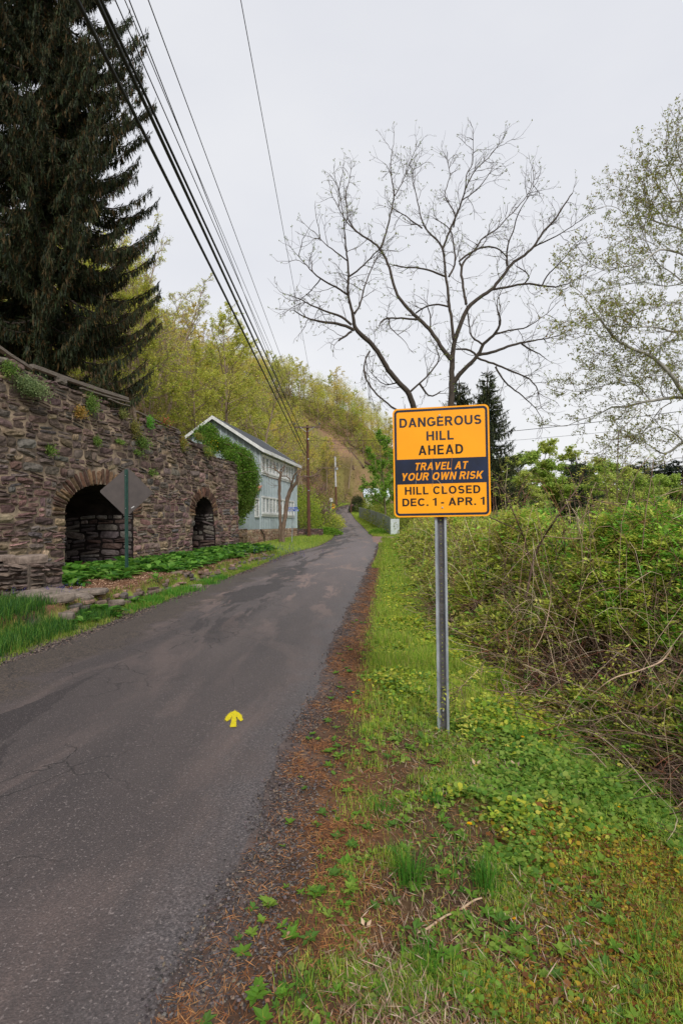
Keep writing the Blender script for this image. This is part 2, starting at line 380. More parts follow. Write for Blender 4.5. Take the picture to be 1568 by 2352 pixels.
# cracks
vo = N('ShaderNodeTexVoronoi'); vo.feature = 'DISTANCE_TO_EDGE'; vo.inputs['Scale'].default_value = 2.0
wv = N('ShaderNodeMix'); wv.data_type = 'VECTOR'; wv.inputs[0].default_value = .3; L(tc.outputs['Object'], wv.inputs[4])
nn = N('ShaderNodeTexNoise'); nn.inputs['Scale'].default_value = 3; nn.inputs['Detail'].default_value = 6; L(tc.outputs['Object'], nn.inputs[0]); L(nn.outputs[1], wv.inputs[5]); L(wv.outputs[1], vo.inputs['Vector'])
crk = mth('MULTIPLY', mr(vo.outputs[0], .012, .004), mth('MULTIPLY', mr(noise(.35, 3), .46, .5), mr(sp.outputs[0], .66, .5)))
base = mixn(mth('MULTIPLY', crk, .55), base, srgb(50, 44, 44))
# stone in the mix
ag = noise(110, 2, .7); base2 = mixn(mr(ag, .42, .72), mixn(.5, base, (.02, .02, .02)), base)
ag2 = mr(noise(80, 1, .5), .64, .70); base2 = mixn(mth('MULTIPLY', ag2, .5), base2, srgb(150, 138, 134))
L(base2, b.inputs['Base Color']); b.inputs['Roughness'].default_value = .6; b.inputs['Specular IOR Level'].default_value = .5
bp = N('ShaderNodeBump'); bp.inputs['Strength'].default_value = .7; bp.inputs['Distance'].default_value = .008; L(mth('SUBTRACT', mth('ADD', ag, mth('MULTIPLY', noise(30, 4), .8)), mth('MULTIPLY', crk, 2)), bp.inputs['Height']); L(bp.outputs[0], b.inputs['Normal'])
road = mb.build('road', m); tag(road, kind='structure')
# ---------------------------------------------------------------- side track at the right
mb = MB(); n1_ = 26; xs = np.linspace(0, 1, 30); ys = np.linspace(37.6, 47.5, n1_)
XX = (road_r(ys) - .25)[:, None] * (1 - xs) + (8.6 + 0 * ys)[:, None] * xs; YY = np.broadcast_to(ys[:, None], XX.shape) + (xs * 1.4)[None] + .3 * (fbm(XX * 2, 4, 3) - .5)
ZZ = H(XX, YY, False) + .02
ZZ[0, :] -= .08; ZZ[-1, :] -= .08; ZZ[:, -1] -= .08
i = np.arange(n1_ - 1)[:, None] * 30 + np.arange(29)[None]
mb.add(np.stack((XX, YY, ZZ), -1).reshape(-1, 3), np.stack((i, i + 1, i + 31, i + 30), -1).reshape(-1, 4), None, 0, True)
tag(mb.build('driveway', pmat('drive', srgb(128, 106, 98), srgb(158, 128, 116), .95, 3, .6, 30)), kind='structure')
# ---------------------------------------------------------------- yellow arrow sprayed on the asphalt
ax, ay = P(537, 1655, 4.42)[0], 4.42
k = .154 / 42 * 1.0
out = [(-7, 18), (-5, 6), (-4, -5), (-9, 2), (-15, 6), (-20, 3), (-18, -5), (-11, -13), (0, -19), (11, -14), (18, -6), (21, 2), (16, 6), (10, 1), (5, -5), (6, 6), (7, 18)]
pts = []
for q in range(len(out)):
    a0, a1 = np.array(out[q], float), np.array(out[(q + 1) % len(out)], float)
    for s_ in np.linspace(0, 1, 7)[:-1]: pts.append(a0 * (1 - s_) + a1 * s_ + R.normal(0, .35, 2))
pts = np.array(pts); dy_ = -pts[:, 1] * .34 / 35; A2 = np.stack((ax + pts[:, 0] * k - .17 * dy_, ay + dy_), 1)
def rz(x, y):
    t_ = (x - road_l(y)) / (road_r(y) - road_l(y)); return road_z(y) + .012 + .035 * np.sin(np.clip(t_, 0, 1) * math.pi) + (fbm(np.asarray(x) * .8, np.asarray(y) * .8, 92) - .5) * .02
mb = MB(); V = np.column_stack((A2, rz(A2[:, 0], A2[:, 1]) + .005))
from mathutils.geometry import tessellate_polygon
tris = tessellate_polygon([[Vector(v) for v in V]])
mb.add(V, np.array([tuple(reversed(q)) for q in tris]))
nd = 260; ang = R.random(nd) * 6.28; src = A2[R.integers(0, len(A2), nd)] + R.normal(0, .006, (nd, 2)) * np.array((1, 2))
for q in range(nd):
    r_ = R.uniform(.0008, .0028); z_ = rz(src[q, 0], src[q, 1]) + .0056
    mb.add([(src[q, 0] + r_ * math.cos(a_), src[q, 1] + r_ * 1.6 * math.sin(a_), z_) for a_ in np.arange(5) * 1.257], [(0, 1, 2, 3, 4)])
my = pmat('yellow_paint', srgb(232, 212, 24), srgb(170, 154, 50), .85, 60, .9, 120, 0, (1, 1, 1), .58, .70)
tag(mb.build('painted_arrow', my), 'yellow arrow sprayed on the dark asphalt, pointing up the road', 'arrow')

# ================================================================ BIG YELLOW SIGN
T = .185
def _arc(cx, cy, rx, ry, a0, a1, n=14, e=2.25):
    a = np.radians(np.linspace(a0, a1, n)); c_, s_ = np.cos(a), np.sin(a)
    return [(cx + rx * np.sign(p) * abs(p) ** (2 / e), cy + ry * np.sign(q) * abs(q) ** (2 / e)) for p, q in zip(c_, s_)]
h = T / 2
def bx(x0, y0, x1, y1): return ('p', [(x0, y0), (x1, y0), (x1, y1), (x0, y1)])
def dg(xa, ya_, xb, yb, wd=.20): return ('p', [(xa, ya_), (xa + wd, ya_), (xb + wd, yb), (xb, yb)])
stem = bx(0, 0, T, 1)
GL = {
 'A': (.76, [dg(0, 0, .285, 1, .19), dg(.57, 0, .285, 1, .19), bx(.19, .22, .57, .37)]),
 'C': (.75, [('l', _arc(.385, .5, .385 - h, .5 - h, 38, 322, 22))]),
 'D': (.71, [stem, ('l', [(.1, h), (.32, h)] + _arc(.32, .5, .39 - h, .5 - h, -90, 90, 16) + [(.32, 1 - h), (.1, 1 - h)])]),
 'E': (.60, [stem, bx(.1, 0, .6, T * .95), bx(.1, .43, .56, .43 + T * .9), bx(.1, 1 - T * .95, .59, 1)]),
 'G': (.78, [('l', _arc(.39, .5, .39 - h, .5 - h, 40, 330, 22)), bx(.42, .38, .78, .38 + T * .85), bx(.78 - T * .95, .14, .78, .45)]),
 'H': (.71, [stem, bx(.71 - T, 0, .71, 1), bx(.1, .43, .65, .43 + T * .95)]),
 'I': (T, [stem]),
 'K': (.74, [stem, dg(.08, .3, .5, 1, .23), dg(.5, 0, .22, .55, .235)]),
 'L': (.57, [stem, bx(.1, 0, .57, T * .95)]),
 'N': (.71, [stem, bx(.71 - T, 0, .71, 1), dg(.71 - .2, 0, 0, 1, .2)]),
 'O': (.80, [('c', _arc(.40, .5, .40 - h, .5 - h, 0, 360, 33)[:-1])]),
 'P': (.65, [stem, ('l', [(.1, 1 - h), (.36, 1 - h)] + _arc(.36, .69, .29 - h, .31 - h, 90, -90, 12) + [(.36, .38 + h), (.1, .38 + h)])]),
 'R': (.72, [stem, ('l', [(.1, 1 - h), (.38, 1 - h)] + _arc(.38, .705, .29 - h, .295 - h, 90, -90, 12) + [(.38, .41 + h), (.1, .41 + h)]), dg(.51, 0, .28, .47, .21)]),
 'S': (.66, [('l', _arc(.33, (1.5 - h) / 2, .31 - h, (.5 - h) / 2, 22, 270, 16)[:-1] + _arc(.34, (.5 + h) / 2, .32 - h, (.5 - h) / 2, 90, -160, 18))]),
 'T': (.62, [bx(.31 - h, 0, .31 + h, .9), bx(0, 1 - T * .95, .62, 1)]),
 'U': (.71, [('l', [(h, 1), (h, .38)] + _arc(.355, .36, .355 - h, .36 - h, 180, 360, 14) + [(.71 - h, .38), (.71 - h, 1)])]),
 'V': (.70, [dg(.255, 0, 0, 1, .19), dg(.255, 0, .51, 1, .19)]),
 'W': (1.0, [dg(.18, 0, 0, 1, .18), dg(.18, 0, .41, 1, .18), dg(.64, 0, .41, 1, .18), dg(.64, 0, .82, 1, .18)]),
 'Y': (.70, [bx(.35 - h, 0, .35 + h, .45), dg(.255, .38, 0, 1, .2), dg(.255, .38, .50, 1, .2)]),
 '1': (.38, [bx(.2, 0, .2 + T, 1), ('p', [(0, .70), (.22, .80), (.3, 1), (.16, .9), (0, .84)])]),
 '-': (.30, [bx(.0, .27, .3, .44)]), '.': (T, [bx(0, 0, T, T)]), ' ': (.24, []),
}
def ribbon(pts, w_, closed=False):
    p = np.array(pts, float); n = len(p)
    if closed: tn = np.roll(p, -1, 0) - np.roll(p, 1, 0)
    else: tn = np.gradient(p, axis=0)
    tn /= np.linalg.norm(tn, axis=1, keepdims=True) + 1e-9; nm = np.stack((-tn[:, 1], tn[:, 0]), 1) * w_ / 2
    V = np.concatenate((p + nm, p - nm)); m_ = n if closed else n - 1
    return V, np.array([(q, (q + 1) % n, n + (q + 1) % n, n + q) for q in range(m_)])
def write(mb, text, x0, x1, y0, y1, shear=0, z=.0, col=(1, 1, 1), fit=None, gap=.13):
    """text filling x0..x1 with caps from y0 to y1, in the sign's plane (x right, y up, z towards the viewer)"""
    adv = 0; items = []
    for ch in text:
        w_, parts = GL[ch]
        for kind, p in parts: items.append((adv, kind, p))
        adv += w_ + (gap if ch != ' ' else gap * .6)
    adv -= gap; sx = (x1 - x0 - shear * (y1 - y0)) / adv; sy = y1 - y0
    kz = 0
    for off, kind, p in items:
        if kind == 'p': V, F_ = np.array(p, float), np.array([tuple(range(len(p)))])
        else: V, F_ = ribbon(p, T, kind == 'c')
        X = x0 + (V[:, 0] + off) * sx + shear * V[:, 1] * sy; Y = y0 + V[:, 1] * sy
        kz = (kz + 1) % 4
        mb.add(np.column_stack((X, Y, np.full(len(X), z + kz * .00012))), F_, col)
def rrect(x0, y0, x1, y1, r, n=8):
    o = []
    for cx, cy, a0 in ((x1 - r, y1 - r, 0), (x0 + r, y1 - r, 90), (x0 + r, y0 + r, 180), (x1 - r, y0 + r, 270)):
        for a_ in np.radians(np.linspace(a0, a0 + 90, n)): o.append((cx + r * math.cos(a_), cy + r * math.sin(a_)))
    return np.array(o)
def plate(mb, outline, z0, z1, col=(1, 1, 1), mat=0, ztop=None):
    n = len(outline); V = np.concatenate((np.column_stack((outline, np.full(n, z0))), np.column_stack((outline, np.full(n, z1)))))
    mb.add(V, [tuple(range(n - 1, -1, -1)), tuple(range(n, 2 * n))] + [(q, (q + 1) % n, n + (q + 1) % n, n + q) for q in range(n)], col, mat)
def ring(mb, a, b, z, col=(1, 1, 1), mat=0):
    n = len(a); V = np.concatenate((np.column_stack((a, np.full(n, z))), np.column_stack((b, np.full(n, z)))))
    mb.add(V, np.array([(q, (q + 1) % n, n + (q + 1) % n, n + q) for q in range(n)]), col, mat)
M_orange = pmat('sign_orange', srgb(255, 172, 4), srgb(254, 163, 3), .45, 3, .08, 260, 0, (1, 1, 1), .3, .7, .35)
M_signblack = pmat('sign_black', srgb(16, 22, 40), srgb(22, 36, 66), .35, 4)
M_galv = pmat('galvanised', srgb(176, 182, 188), srgb(132, 138, 144), .5, 14, .2, 60, .3, (1, 1, .25))
M_galvdark = pmat('post_web', srgb(70, 68, 70), srgb(96, 92, 92), .6, 14, .2, 60, .3)
M_bolt = pmat('bolt', (.6, .6, .62), (.4, .4, .42), .35, 30, 0, 40, .8)
SW, SH = .782, .912
sz = float(H(.79, 4.25))
pt_top = P(1009, 1176, 4.25)
sign = thing('warning_sign', 'large orange hill warning sign on a perforated steel post in the verge', 'road sign', (P(1015.5, 1640, 4.3)[0], 4.3, sz))
sx0 = P(1012, 1060, 4.3)
panel_o = bpy.data.objects.new('x', None)
# plane of the plate: right edge comes nearer, top leans a little to the left with the post
yaw = math.radians(-11)
Mx = Matrix.Translation(Vector(sx0) - Vector(sign.location)) @ Matrix.Rotation(yaw, 4, 'Z') @ Matrix.Rotation(math.radians(-.2), 4, 'Y') @ Matrix.Rotation(math.pi / 2, 4, 'X')
def setm(o, parent=sign): o.parent = parent; o.matrix_local = Mx; return o
def child_flat(mb, name, mat, parent=sign):
    o = mb.build(name, mat); o.parent = parent
    if parent is sign: o.matrix_local = Mx
    return o
hx, hy = SW / 2, SH / 2
mb = MB(); plate(mb, rrect(-hx, -hy, hx, hy, .04), -.003, 0); panel = child_flat(mb, 'panel', M_orange)
ix, iy = hx - .0125, hy - .0125; jx, jy = hx - .031, hy - .031
mb = MB(); ring(mb, rrect(-ix, -iy, ix, iy, .034), rrect(-jx, -jy, jx, jy, .018), .001)
child_flat(mb, 'border', M_signblack, panel)
def fy(v): return hy - v / 1675 * SH      # v: picture rows below the plate's top
mb = MB(); b1_, b0_ = fy(898 - 110), fy(1280 - 110); mb.add([(-jx - .002, b0_, .0013), (jx + .002, b0_, .0013), (jx + .002, b1_, .0013), (-jx - .002, b1_, .0013)], [(0, 1, 2, 3)])
child_flat(mb, 'black_band', M_signblack, panel)
def fx(u): return (u - 787) / 1430 * SW
M_txt = vmat('sign_lettering', .5, 0)
dk = srgb(44, 44, 54); dk2 = srgb(30, 27, 28); yl = srgb(247, 158, 10)
for text, x0, x1, ya0, ya1, shr, cc in (('DANGEROUS', 175, 1390, 262, 404, 0, dk), ('HILL', 580, 983, 478, 620, 0, dk), ('AHEAD', 456, 1118, 692, 838, 0, dk2),
      ('TRAVEL AT', 388, 1190, 955, 1070, .2, yl), ('YOUR OWN RISK', 182, 1410, 1108, 1225, .2, yl), ('HILL CLOSED', 240, 1355, 1320, 1440, 0, dk2), ('DEC. 1 - APR. 1', 200, 1412, 1498, 1616, 0, dk2)):
    mb = MB(); write(mb, text, fx(x0), fx(x1), fy(ya1 - 110), fy(ya0 - 110), shr, .0018 if cc is yl else .0010, cc, gap=.16 if text in ('HILL', 'AHEAD', 'HILL CLOSED') else .13)
    child_flat(mb, 'lettering', M_txt, panel)
for pts_, wd_, cc in (([(600, 400), (612, 620), (665, 830), (672, 900)], .0012, srgb(214, 130, 20)), ([(652, 905), (655, 1080), (662, 1260), (650, 1330)], .0022, srgb(150, 130, 110)), ([(960, 640), (968, 800), (945, 960), (938, 1100)], .0016, srgb(230, 150, 60)),
      ([(720, 1215), (790, 1290), (830, 1350), (900, 1430), (980, 1490)], .0022, srgb(225, 190, 140)), ([(620, 1290), (640, 1400), (645, 1480)], .0012, srgb(255, 180, 60)), ([(408, 1225), (408, 1280)], .002, srgb(180, 180, 180)), ([(975, 1110), (950, 1230), (940, 1270)], .0018, srgb(90, 110, 140)),
      ([(1130, 1640), (1180, 1670), (1215, 1690)], .001, srgb(255, 180, 60)), ([(560, 1450), (566, 1560), (556, 1680)], .001, srgb(255, 180, 60))):
    p = np.array([(fx(a_), fy(b_ - 110)) for a_, b_ in pts_]); V, F_ = ribbon(p, wd_); mb = MB(); mb.add(np.column_stack((V, np.full(len(V), .0024))), F_, cc); child_flat(mb, 'scratch', M_txt, panel)
for bu, bv in ((780, 243), (798, 1645)):
    mb = MB(); a_ = np.arange(10) * .628; 
    plate(mb, np.column_stack((.0075 * np.cos(a_), .0075 * np.sin(a_))), 0, .004); plate(mb, np.column_stack((.0045 * np.cos(a_), .0045 * np.sin(a_))), .004, .0075)
    bo = child_flat(mb, 'bolt', M_bolt, panel); bo.location = (fx(bu), fy(bv - 110), .001)
# perforated U post, leaning slightly; flanges towards the viewer
ptb = P(1019, 1705, 4.32); ptt = P(1009, 960, 4.32)
axis = Vector(ptt) - Vector(ptb); Lp = axis.length + .12
az_ = axis.normalized(); ax_ = Vector((1, 0, 0)); ax_ = (ax_ - az_ * ax_.dot(az_)).normalized(); ay_ = az_.cross(ax_)
MP = Matrix.Translation(Vector(ptb) - Vector(sign.location) + Vector((0, .012, 0))) @ Matrix((ax_, ay_, az_)).transposed().to_4x4() @ Matrix.Rotation(math.radians(-11), 4, 'Z') @ Matrix.Translation((0, 0, -.12))
prof = [(-.048, 0), (-.030, 0), (-.021, .030), (.021, .030), (.030, 0), (.048, 0)]
mb = MB(); th_ = .004
def strip(a_, b_, m_, y0=-.0, z0=0, z1=Lp):
    d_ = np.array(b_) - np.array(a_); n_ = np.array((-d_[1], d_[0])) / np.linalg.norm(d_) * th_
    V = [(*a_, z0), (*b_, z0), (*(np.array(b_) + n_), z0), (*(np.array(a_) + n_), z0)]; V += [(x_, y_, z1) for x_, y_, _ in V]
    mb.add(V, [(3, 2, 1, 0), (4, 5, 6, 7), (0, 1, 5, 4), (1, 2, 6, 5), (2, 3, 7, 6), (3, 0, 4, 7)], None, m_)
for q_ in (0, 1, 3, 4): strip(prof[q_], prof[q_ + 1], 0)
# web with real holes
hz = np.arange(.03, Lp - .02, .0254 * 1.0 + .0075); x_, hr = .021, .0046; yw = .030
prev = 0.0
for zc in hz:
    z0_, z1_ = zc - .0125, zc + .0125
    mb.add([(-x_, yw, prev), (x_, yw, prev), (x_, yw, z0_), (-x_, yw, z0_)], [(0, 1, 2, 3)], None, 1)
    a_ = np.radians(np.arange(8) * 45 + 22.5); cir = [(hr * math.cos(w_), yw, zc + hr * math.sin(w_)) for w_ in a_]
    sq = [(x_, yw, zc + .0052), (.0052, yw, z1_), (-.0052, yw, z1_), (-x_, yw, zc + .0052), (-x_, yw, zc - .0052), (-.0052, yw, z0_), (.0052, yw, z0_), (x_, yw, zc - .0052)]
    mb.add(cir + sq + [(x_, yw, z1_), (-x_, yw, z1_), (-x_, yw, z0_), (x_, yw, z0_)], [(e, (e + 1) % 8, 8 + (e + 1) % 8, 8 + e) for e in range(8)] + [(8, 16, 9), (10, 17, 11), (12, 18, 13), (14, 19, 15)], None, 1)
    prev = z1_
mb.add([(-x_, yw, prev), (x_, yw, prev), (x_, yw, Lp), (-x_, yw, Lp)], [(0, 1, 2, 3)], None, 1)
post = mb.build('post', [M_galv, M_galvdark]); post.parent = sign; post.matrix_local = MP
mb = MB(); a_ = np.arange(6) * 1.047; V = np.column_stack((.009 * np.cos(a_), .009 * np.sin(a_))); plate(mb, V, 0, .008); plate(mb, V * .5, .008, .016)
bo = mb.build('bolt', M_bolt); bo.parent = post; bo.matrix_local = Matrix.Translation((0, .03, .36)) @ Matrix.Rotation(math.pi / 2, 4, 'X')
# ================================================================ OLD KILN WALL
WD = np.array((.217, 1.0, 0)) / math.hypot(.217, 1); WN = np.array((WD[1], -WD[0], 0))      # along the wall, out towards the road
Y0 = 5.0; W0 = np.array((wall_x(Y0), Y0, 0.0)); LEN = (27 - Y0) / WD[1]
def W3(u, z, out=0.0): return W0 + WD * u + WN * out + np.array((0, 0, z))
def wall_hit(pu, pv):
    """u, z on the wall's face for a point of the picture"""
    d = P(pu, pv, 1.0) - np.array((0, 0, CAMZ)); o = np.array((0, 0, CAMZ))
    t_ = np.dot(W0 - o, WN) / np.dot(d, WN); p = o + d * t_; return float(np.dot(p - W0, WD)), float(p[2])
tops = [wall_hit(a_, b_) for a_, b_ in ((0, 812), (30, 822), (76, 846), (106, 862), (151, 876), (182, 896), (244, 922), (302, 954), (406, 988), (439, 1014), (480, 1034), (504, 1048), (536, 1060), (548, 1066))]
tu = np.array([q_[0] for q_ in tops]); tz = np.array([q_[1] for q_ in tops])
def top_z(u): return np.interp(u, tu, tz)
_a = wall_hit(149, 1250)[0]; _b = wall_hit(306, 1250)[0]; _c = wall_hit(441, 1230)[0]; _d = wall_hit(495, 1230)[0]
arch1 = dict(c=(_a + _b) / 2, w=(_b - _a) / 2, s=2.05, a=2.98, b=.25, ring=.55, depth=2.3, tap=.0)
arch2 = dict(c=(_c + _d) / 2, w=(_d - _c) / 2, s=2.15, a=2.92, b=.4, ring=.5, depth=1.7, tap=.22)
def hw(A, z, ex=0.0):
    w_ = A['w'] - A['tap'] * sst(A['s'] - .9, A['s'], z) + ex; top = A['a'] + ex
    if z < A['s']: return w_
    if z >= top: return 0
    return w_ * math.sqrt(max(0, 1 - ((z - A['s']) / (top - A['s'])) ** 2))
SV_, SF_ = [], []
for iy_ in range(4):
    for ix_ in range(5): SV_.append((ix_ / 4, iy_ / 3, 1.0))
for ix_, iy_ in [(0, 0), (1, 0), (2, 0), (3, 0), (4, 0), (4, 1), (4, 2), (4, 3), (3, 3), (2, 3), (1, 3), (0, 3), (0, 2), (0, 1)]: SV_.append((ix_ / 4, iy_ / 3, 0.0))
SF_ = [(r_ * 5 + c_, r_ * 5 + c_ + 1, r_ * 5 + c_ + 6, r_ * 5 + c_ + 5) for r_ in range(3) for c_ in range(4)]
rim = [0, 1, 2, 3, 4, 9, 14, 19, 18, 17, 16, 15, 10, 5]
SF_ += [(rim[(q_ + 1) % 14], rim[q_], 20 + q_, 20 + (q_ + 1) % 14) for q_ in range(14)]
SV_ = np.array(SV_); SF_ = np.array(SF_)
scol = [srgb(118, 92, 88), srgb(104, 82, 78), srgb(126, 102, 96), srgb(92, 76, 72), srgb(116, 104, 98), srgb(106, 84, 82), srgb(92, 86, 84)]
def stone(mb, f3, u0, v0, u1, v1, prot, col=None, sk=None, rng=R):
    """one rough stone in a plane given by f3(u, v, out)"""
    V = SV_.copy(); n_ = len(V); w_, h_ = u1 - u0, v1 - v0
    uu = u0 + V[:, 0] * w_; vv = v0 + V[:, 1] * h_
    edge = ((V[:, 0] == 0) | (V[:, 0] == 1) | (V[:, 1] == 0) | (V[:, 1] == 1))
    cu, cv = (u0 + u1) / 2, (v0 + v1) / 2
    corner = ((V[:, 0] == 0) | (V[:, 0] == 1)) & ((V[:, 1] == 0) | (V[:, 1] == 1))
    k_ = np.where(corner, .80 + .18 * rng.random(n_), np.where(edge, .93 + .1 * rng.random(n_), 1))
    key = {}
    for q_ in range(14):
        k_[20 + q_] = k_[rim[q_]]
    fr = V[:, 2] > .5
    sh = np.where(fr & edge, .92, 1.0)
    uu = cu + (uu - cu) * k_ * sh; vv = cv + (vv - cv) * k_ * sh
    uu += np.where(fr & ~edge, rng.normal(0, w_ * .03, n_), 0); vv += (uu - cu) * rng.normal(0, .11)
    tx_, ty_ = rng.normal(0, .035, 2)
    o_ = np.where(fr, np.where(edge, prot * (.45 + .5 * rng.random(n_)), prot * (.75 + .7 * rng.random(n_))) + (uu - cu) * tx_ + (vv - cv) * ty_, -.06)
    c_ = scol[rng.integers(len(scol))] if col is None else col
    c_ = np.clip(c_ * (1 + rng.normal(0, .13)) * (1 + rng.normal(0, .03, 3)), 0, 1)
    mb.add(f3(uu, vv, o_), SF_, np.tile(c_, (n_, 1)) * (.95 + .1 * rng.random((n_, 1))), 0, False)
def courses(mb, f3, u0, u1, z0, z1, holes=(), topf=None, hmin=.09, hmax=.29, wmin=.16, wmax=.66, prot=.05, colf=None, u1f=None, rng=R):
    z = z0
    while z < z1 - .03:
        h_ = rng.uniform(hmin, hmax) if rng.random() < .7 else rng.uniform(hmin, (hmin + hmax) / 2)
        zm = z + h_ / 2; iv = [(u0 + rng.uniform(-.02, .02), (u1 if u1f is None else u1f(zm)))]
        for A in holes:
            w_ = hw(A, zm, A['ring'] if zm > A['s'] - .15 else 0)
            if w_ > 0 and zm < A['a'] + A['ring']:
                n_ = []
                for a_, b_ in iv:
                    if A['c'] - w_ > a_: n_.append((a_, min(b_, A['c'] - w_)))
                    if A['c'] + w_ < b_: n_.append((max(a_, A['c'] + w_), b_))
                    if b_ < A['c'] - w_ or a_ > A['c'] + w_: n_ = n_ if (a_, b_) in n_ else n_
                iv = [q_ for q_ in n_ if q_[1] - q_[0] > .03]
        for a_, b_ in iv:
            u = a_
            while u < b_ - .02:
                w_ = min(rng.uniform(wmin, wmax) * (.7 + h_ * 2), b_ - u)
                if b_ - (u + w_) < .12: w_ = b_ - u
                tw = (vn(u * .9, z * .5, 3) - .5) * .16
                lim = topf(u + w_ / 2) if topf else 99
                if zm + tw < lim - .02:
                    gp = .010 + .016 * rng.random(); pr = prot * rng.uniform(.5, 1.5); cc = colf(u, zm) if colf else None
                    if h_ > .13 and rng.random() < .35:
                        sp_ = rng.uniform(.35, .65); stone(mb, f3, u + gp, z + tw, u + w_ - gp, z + h_ * sp_ - gp + tw, pr, cc); stone(mb, f3, u + gp, z + h_ * sp_ + gp + tw, u + w_ - gp, z + h_ + tw - gp, pr * rng.uniform(.6, 1.2), cc)
                    else: stone(mb, f3, u + gp, z + tw + gp * .6, u + w_ - gp, z + h_ + tw - gp * .6, pr, cc)
                u += w_
        z += h_ + .004
kiln = thing('kiln_wall', 'ruined brown stone kiln wall with two arched openings on the left', 'stone wall', tuple(W3(0, 0)))
kl = np.array(kiln.location)
def f_face(u, v, o): return W0[None] + np.outer(u, WD) + np.outer(o - .03 * 0, WN) + np.outer(v, (0, 0, 1)) - kl
def colf(u, z):
    pal = scol[R.integers(len(scol))]
    g_ = fbm(u * .5, z * .8, 12); lo = sst(2.6, .6, z)
    up_ = sst(2.2, 4.6, z + (g_ - .5) * 3.4)
    c_ = pal * (1 - .5 * up_) + srgb(92, 84, 74) * .5 * up_
    if R.random() < .10: c_ = srgb(136, 118, 98)
    c_ = c_ * .86
    if R.random() < .12: c_ = c_ * 1.45
    return c_ * (1.12 if z < 2 else 1)
uend = lambda z: LEN - .06 * z
mb = MB(); courses(mb, f_face, 0, LEN, -.1, 6.6, (arch1, arch2), lambda u: top_z(u) + .1 * (R.random() - .5), colf=colf, u1f=uend, prot=.055)
for A in (arch1, arch2):     # voussoirs
    nv_ = 31 if A is arch1 else 23
    w_s = hw(A, A['s'])
    ang = np.linspace(-4, 184, nv_ + 1)
    for q_ in range(nv_):
        a0, a1 = math.radians(ang[q_] + .5), math.radians(ang[q_ + 1] - .5)
        ro = A['ring'] * R.uniform(.8, 1.05); pr = R.uniform(.03, .08)
        cc = [srgb(98, 76, 60), srgb(88, 64, 54), srgb(112, 90, 68), srgb(80, 60, 52)][R.integers(4)]
        def f_v(u, v, o, a0=a0, a1=a1, ro=ro):
            a_ = a1 + (a0 - a1) * u; rx_ = w_s + ro * v; ry_ = (A['a'] - A['s']) + ro * v
            return f_face(A['c'] + rx_ * np.cos(a_), A['s'] + ry_ * np.sin(a_), o)
        stone(mb, f_v, .04, 0, .96, 1, pr, cc)
mas = mb.build('masonry', M_stone, kiln)
# mortar bed behind the stones, with the openings left out
M_mortar = pmat('mortar', srgb(168, 148, 126), srgb(104, 92, 82), .95, 2.2, .9, 18, 0, (1, 1, 1), .38, .62, .1)
M_recess_shade = pmat('kiln_throat', srgb(46, 40, 38), srgb(26, 22, 21), .95, 2.5, .9, 12, 0, (1, 1, 1), .38, .62, .1)  # recess lining near-black: the shade inside the arches is painted into its colour
mb = MB(); dz = .06
for z in np.arange(-.3, 6.4, dz):
    iv = [(0, LEN - .06 * z)]
    for A in (arch1, arch2):
        w_ = hw(A, z + dz / 2, .02)
        if w_ > 0:
            n_ = []
            for a_, b_ in iv:
                if a_ < A['c'] < b_: n_ += [(a_, A['c'] - w_), (A['c'] + w_, b_)]
                else: n_.append((a_, b_))
            iv = n_
    for a_, b_ in iv:
        us = np.linspace(a_, b_, max(2, int((b_ - a_) / .35)))
        for p0_, p1_ in zip(us[:-1], us[1:]):
            zt = min(top_z(p0_), top_z(p1_)) - .12
            if z + dz > zt: continue
            mb.add(f_face(np.array((p0_, p1_, p1_, p0_)), np.array((z, z, z + dz, z + dz)), np.full(4, .012)), np.array([(0, 1, 2, 3)]))
us = np.linspace(0, LEN, 60)       # top of the kiln, sloping up to the bank behind
V = np.concatenate((f_face(us, top_z(us) - .15, np.full(60, .0)), f_face(us, top_z(us) - .05, np.full(60, -4.2)))); mb.add(V, np.array([(q_, q_ + 1, 61 + q_, 60 + q_) for q_ in range(59)]))
mb.build('mortar_bed', M_mortar, kiln)
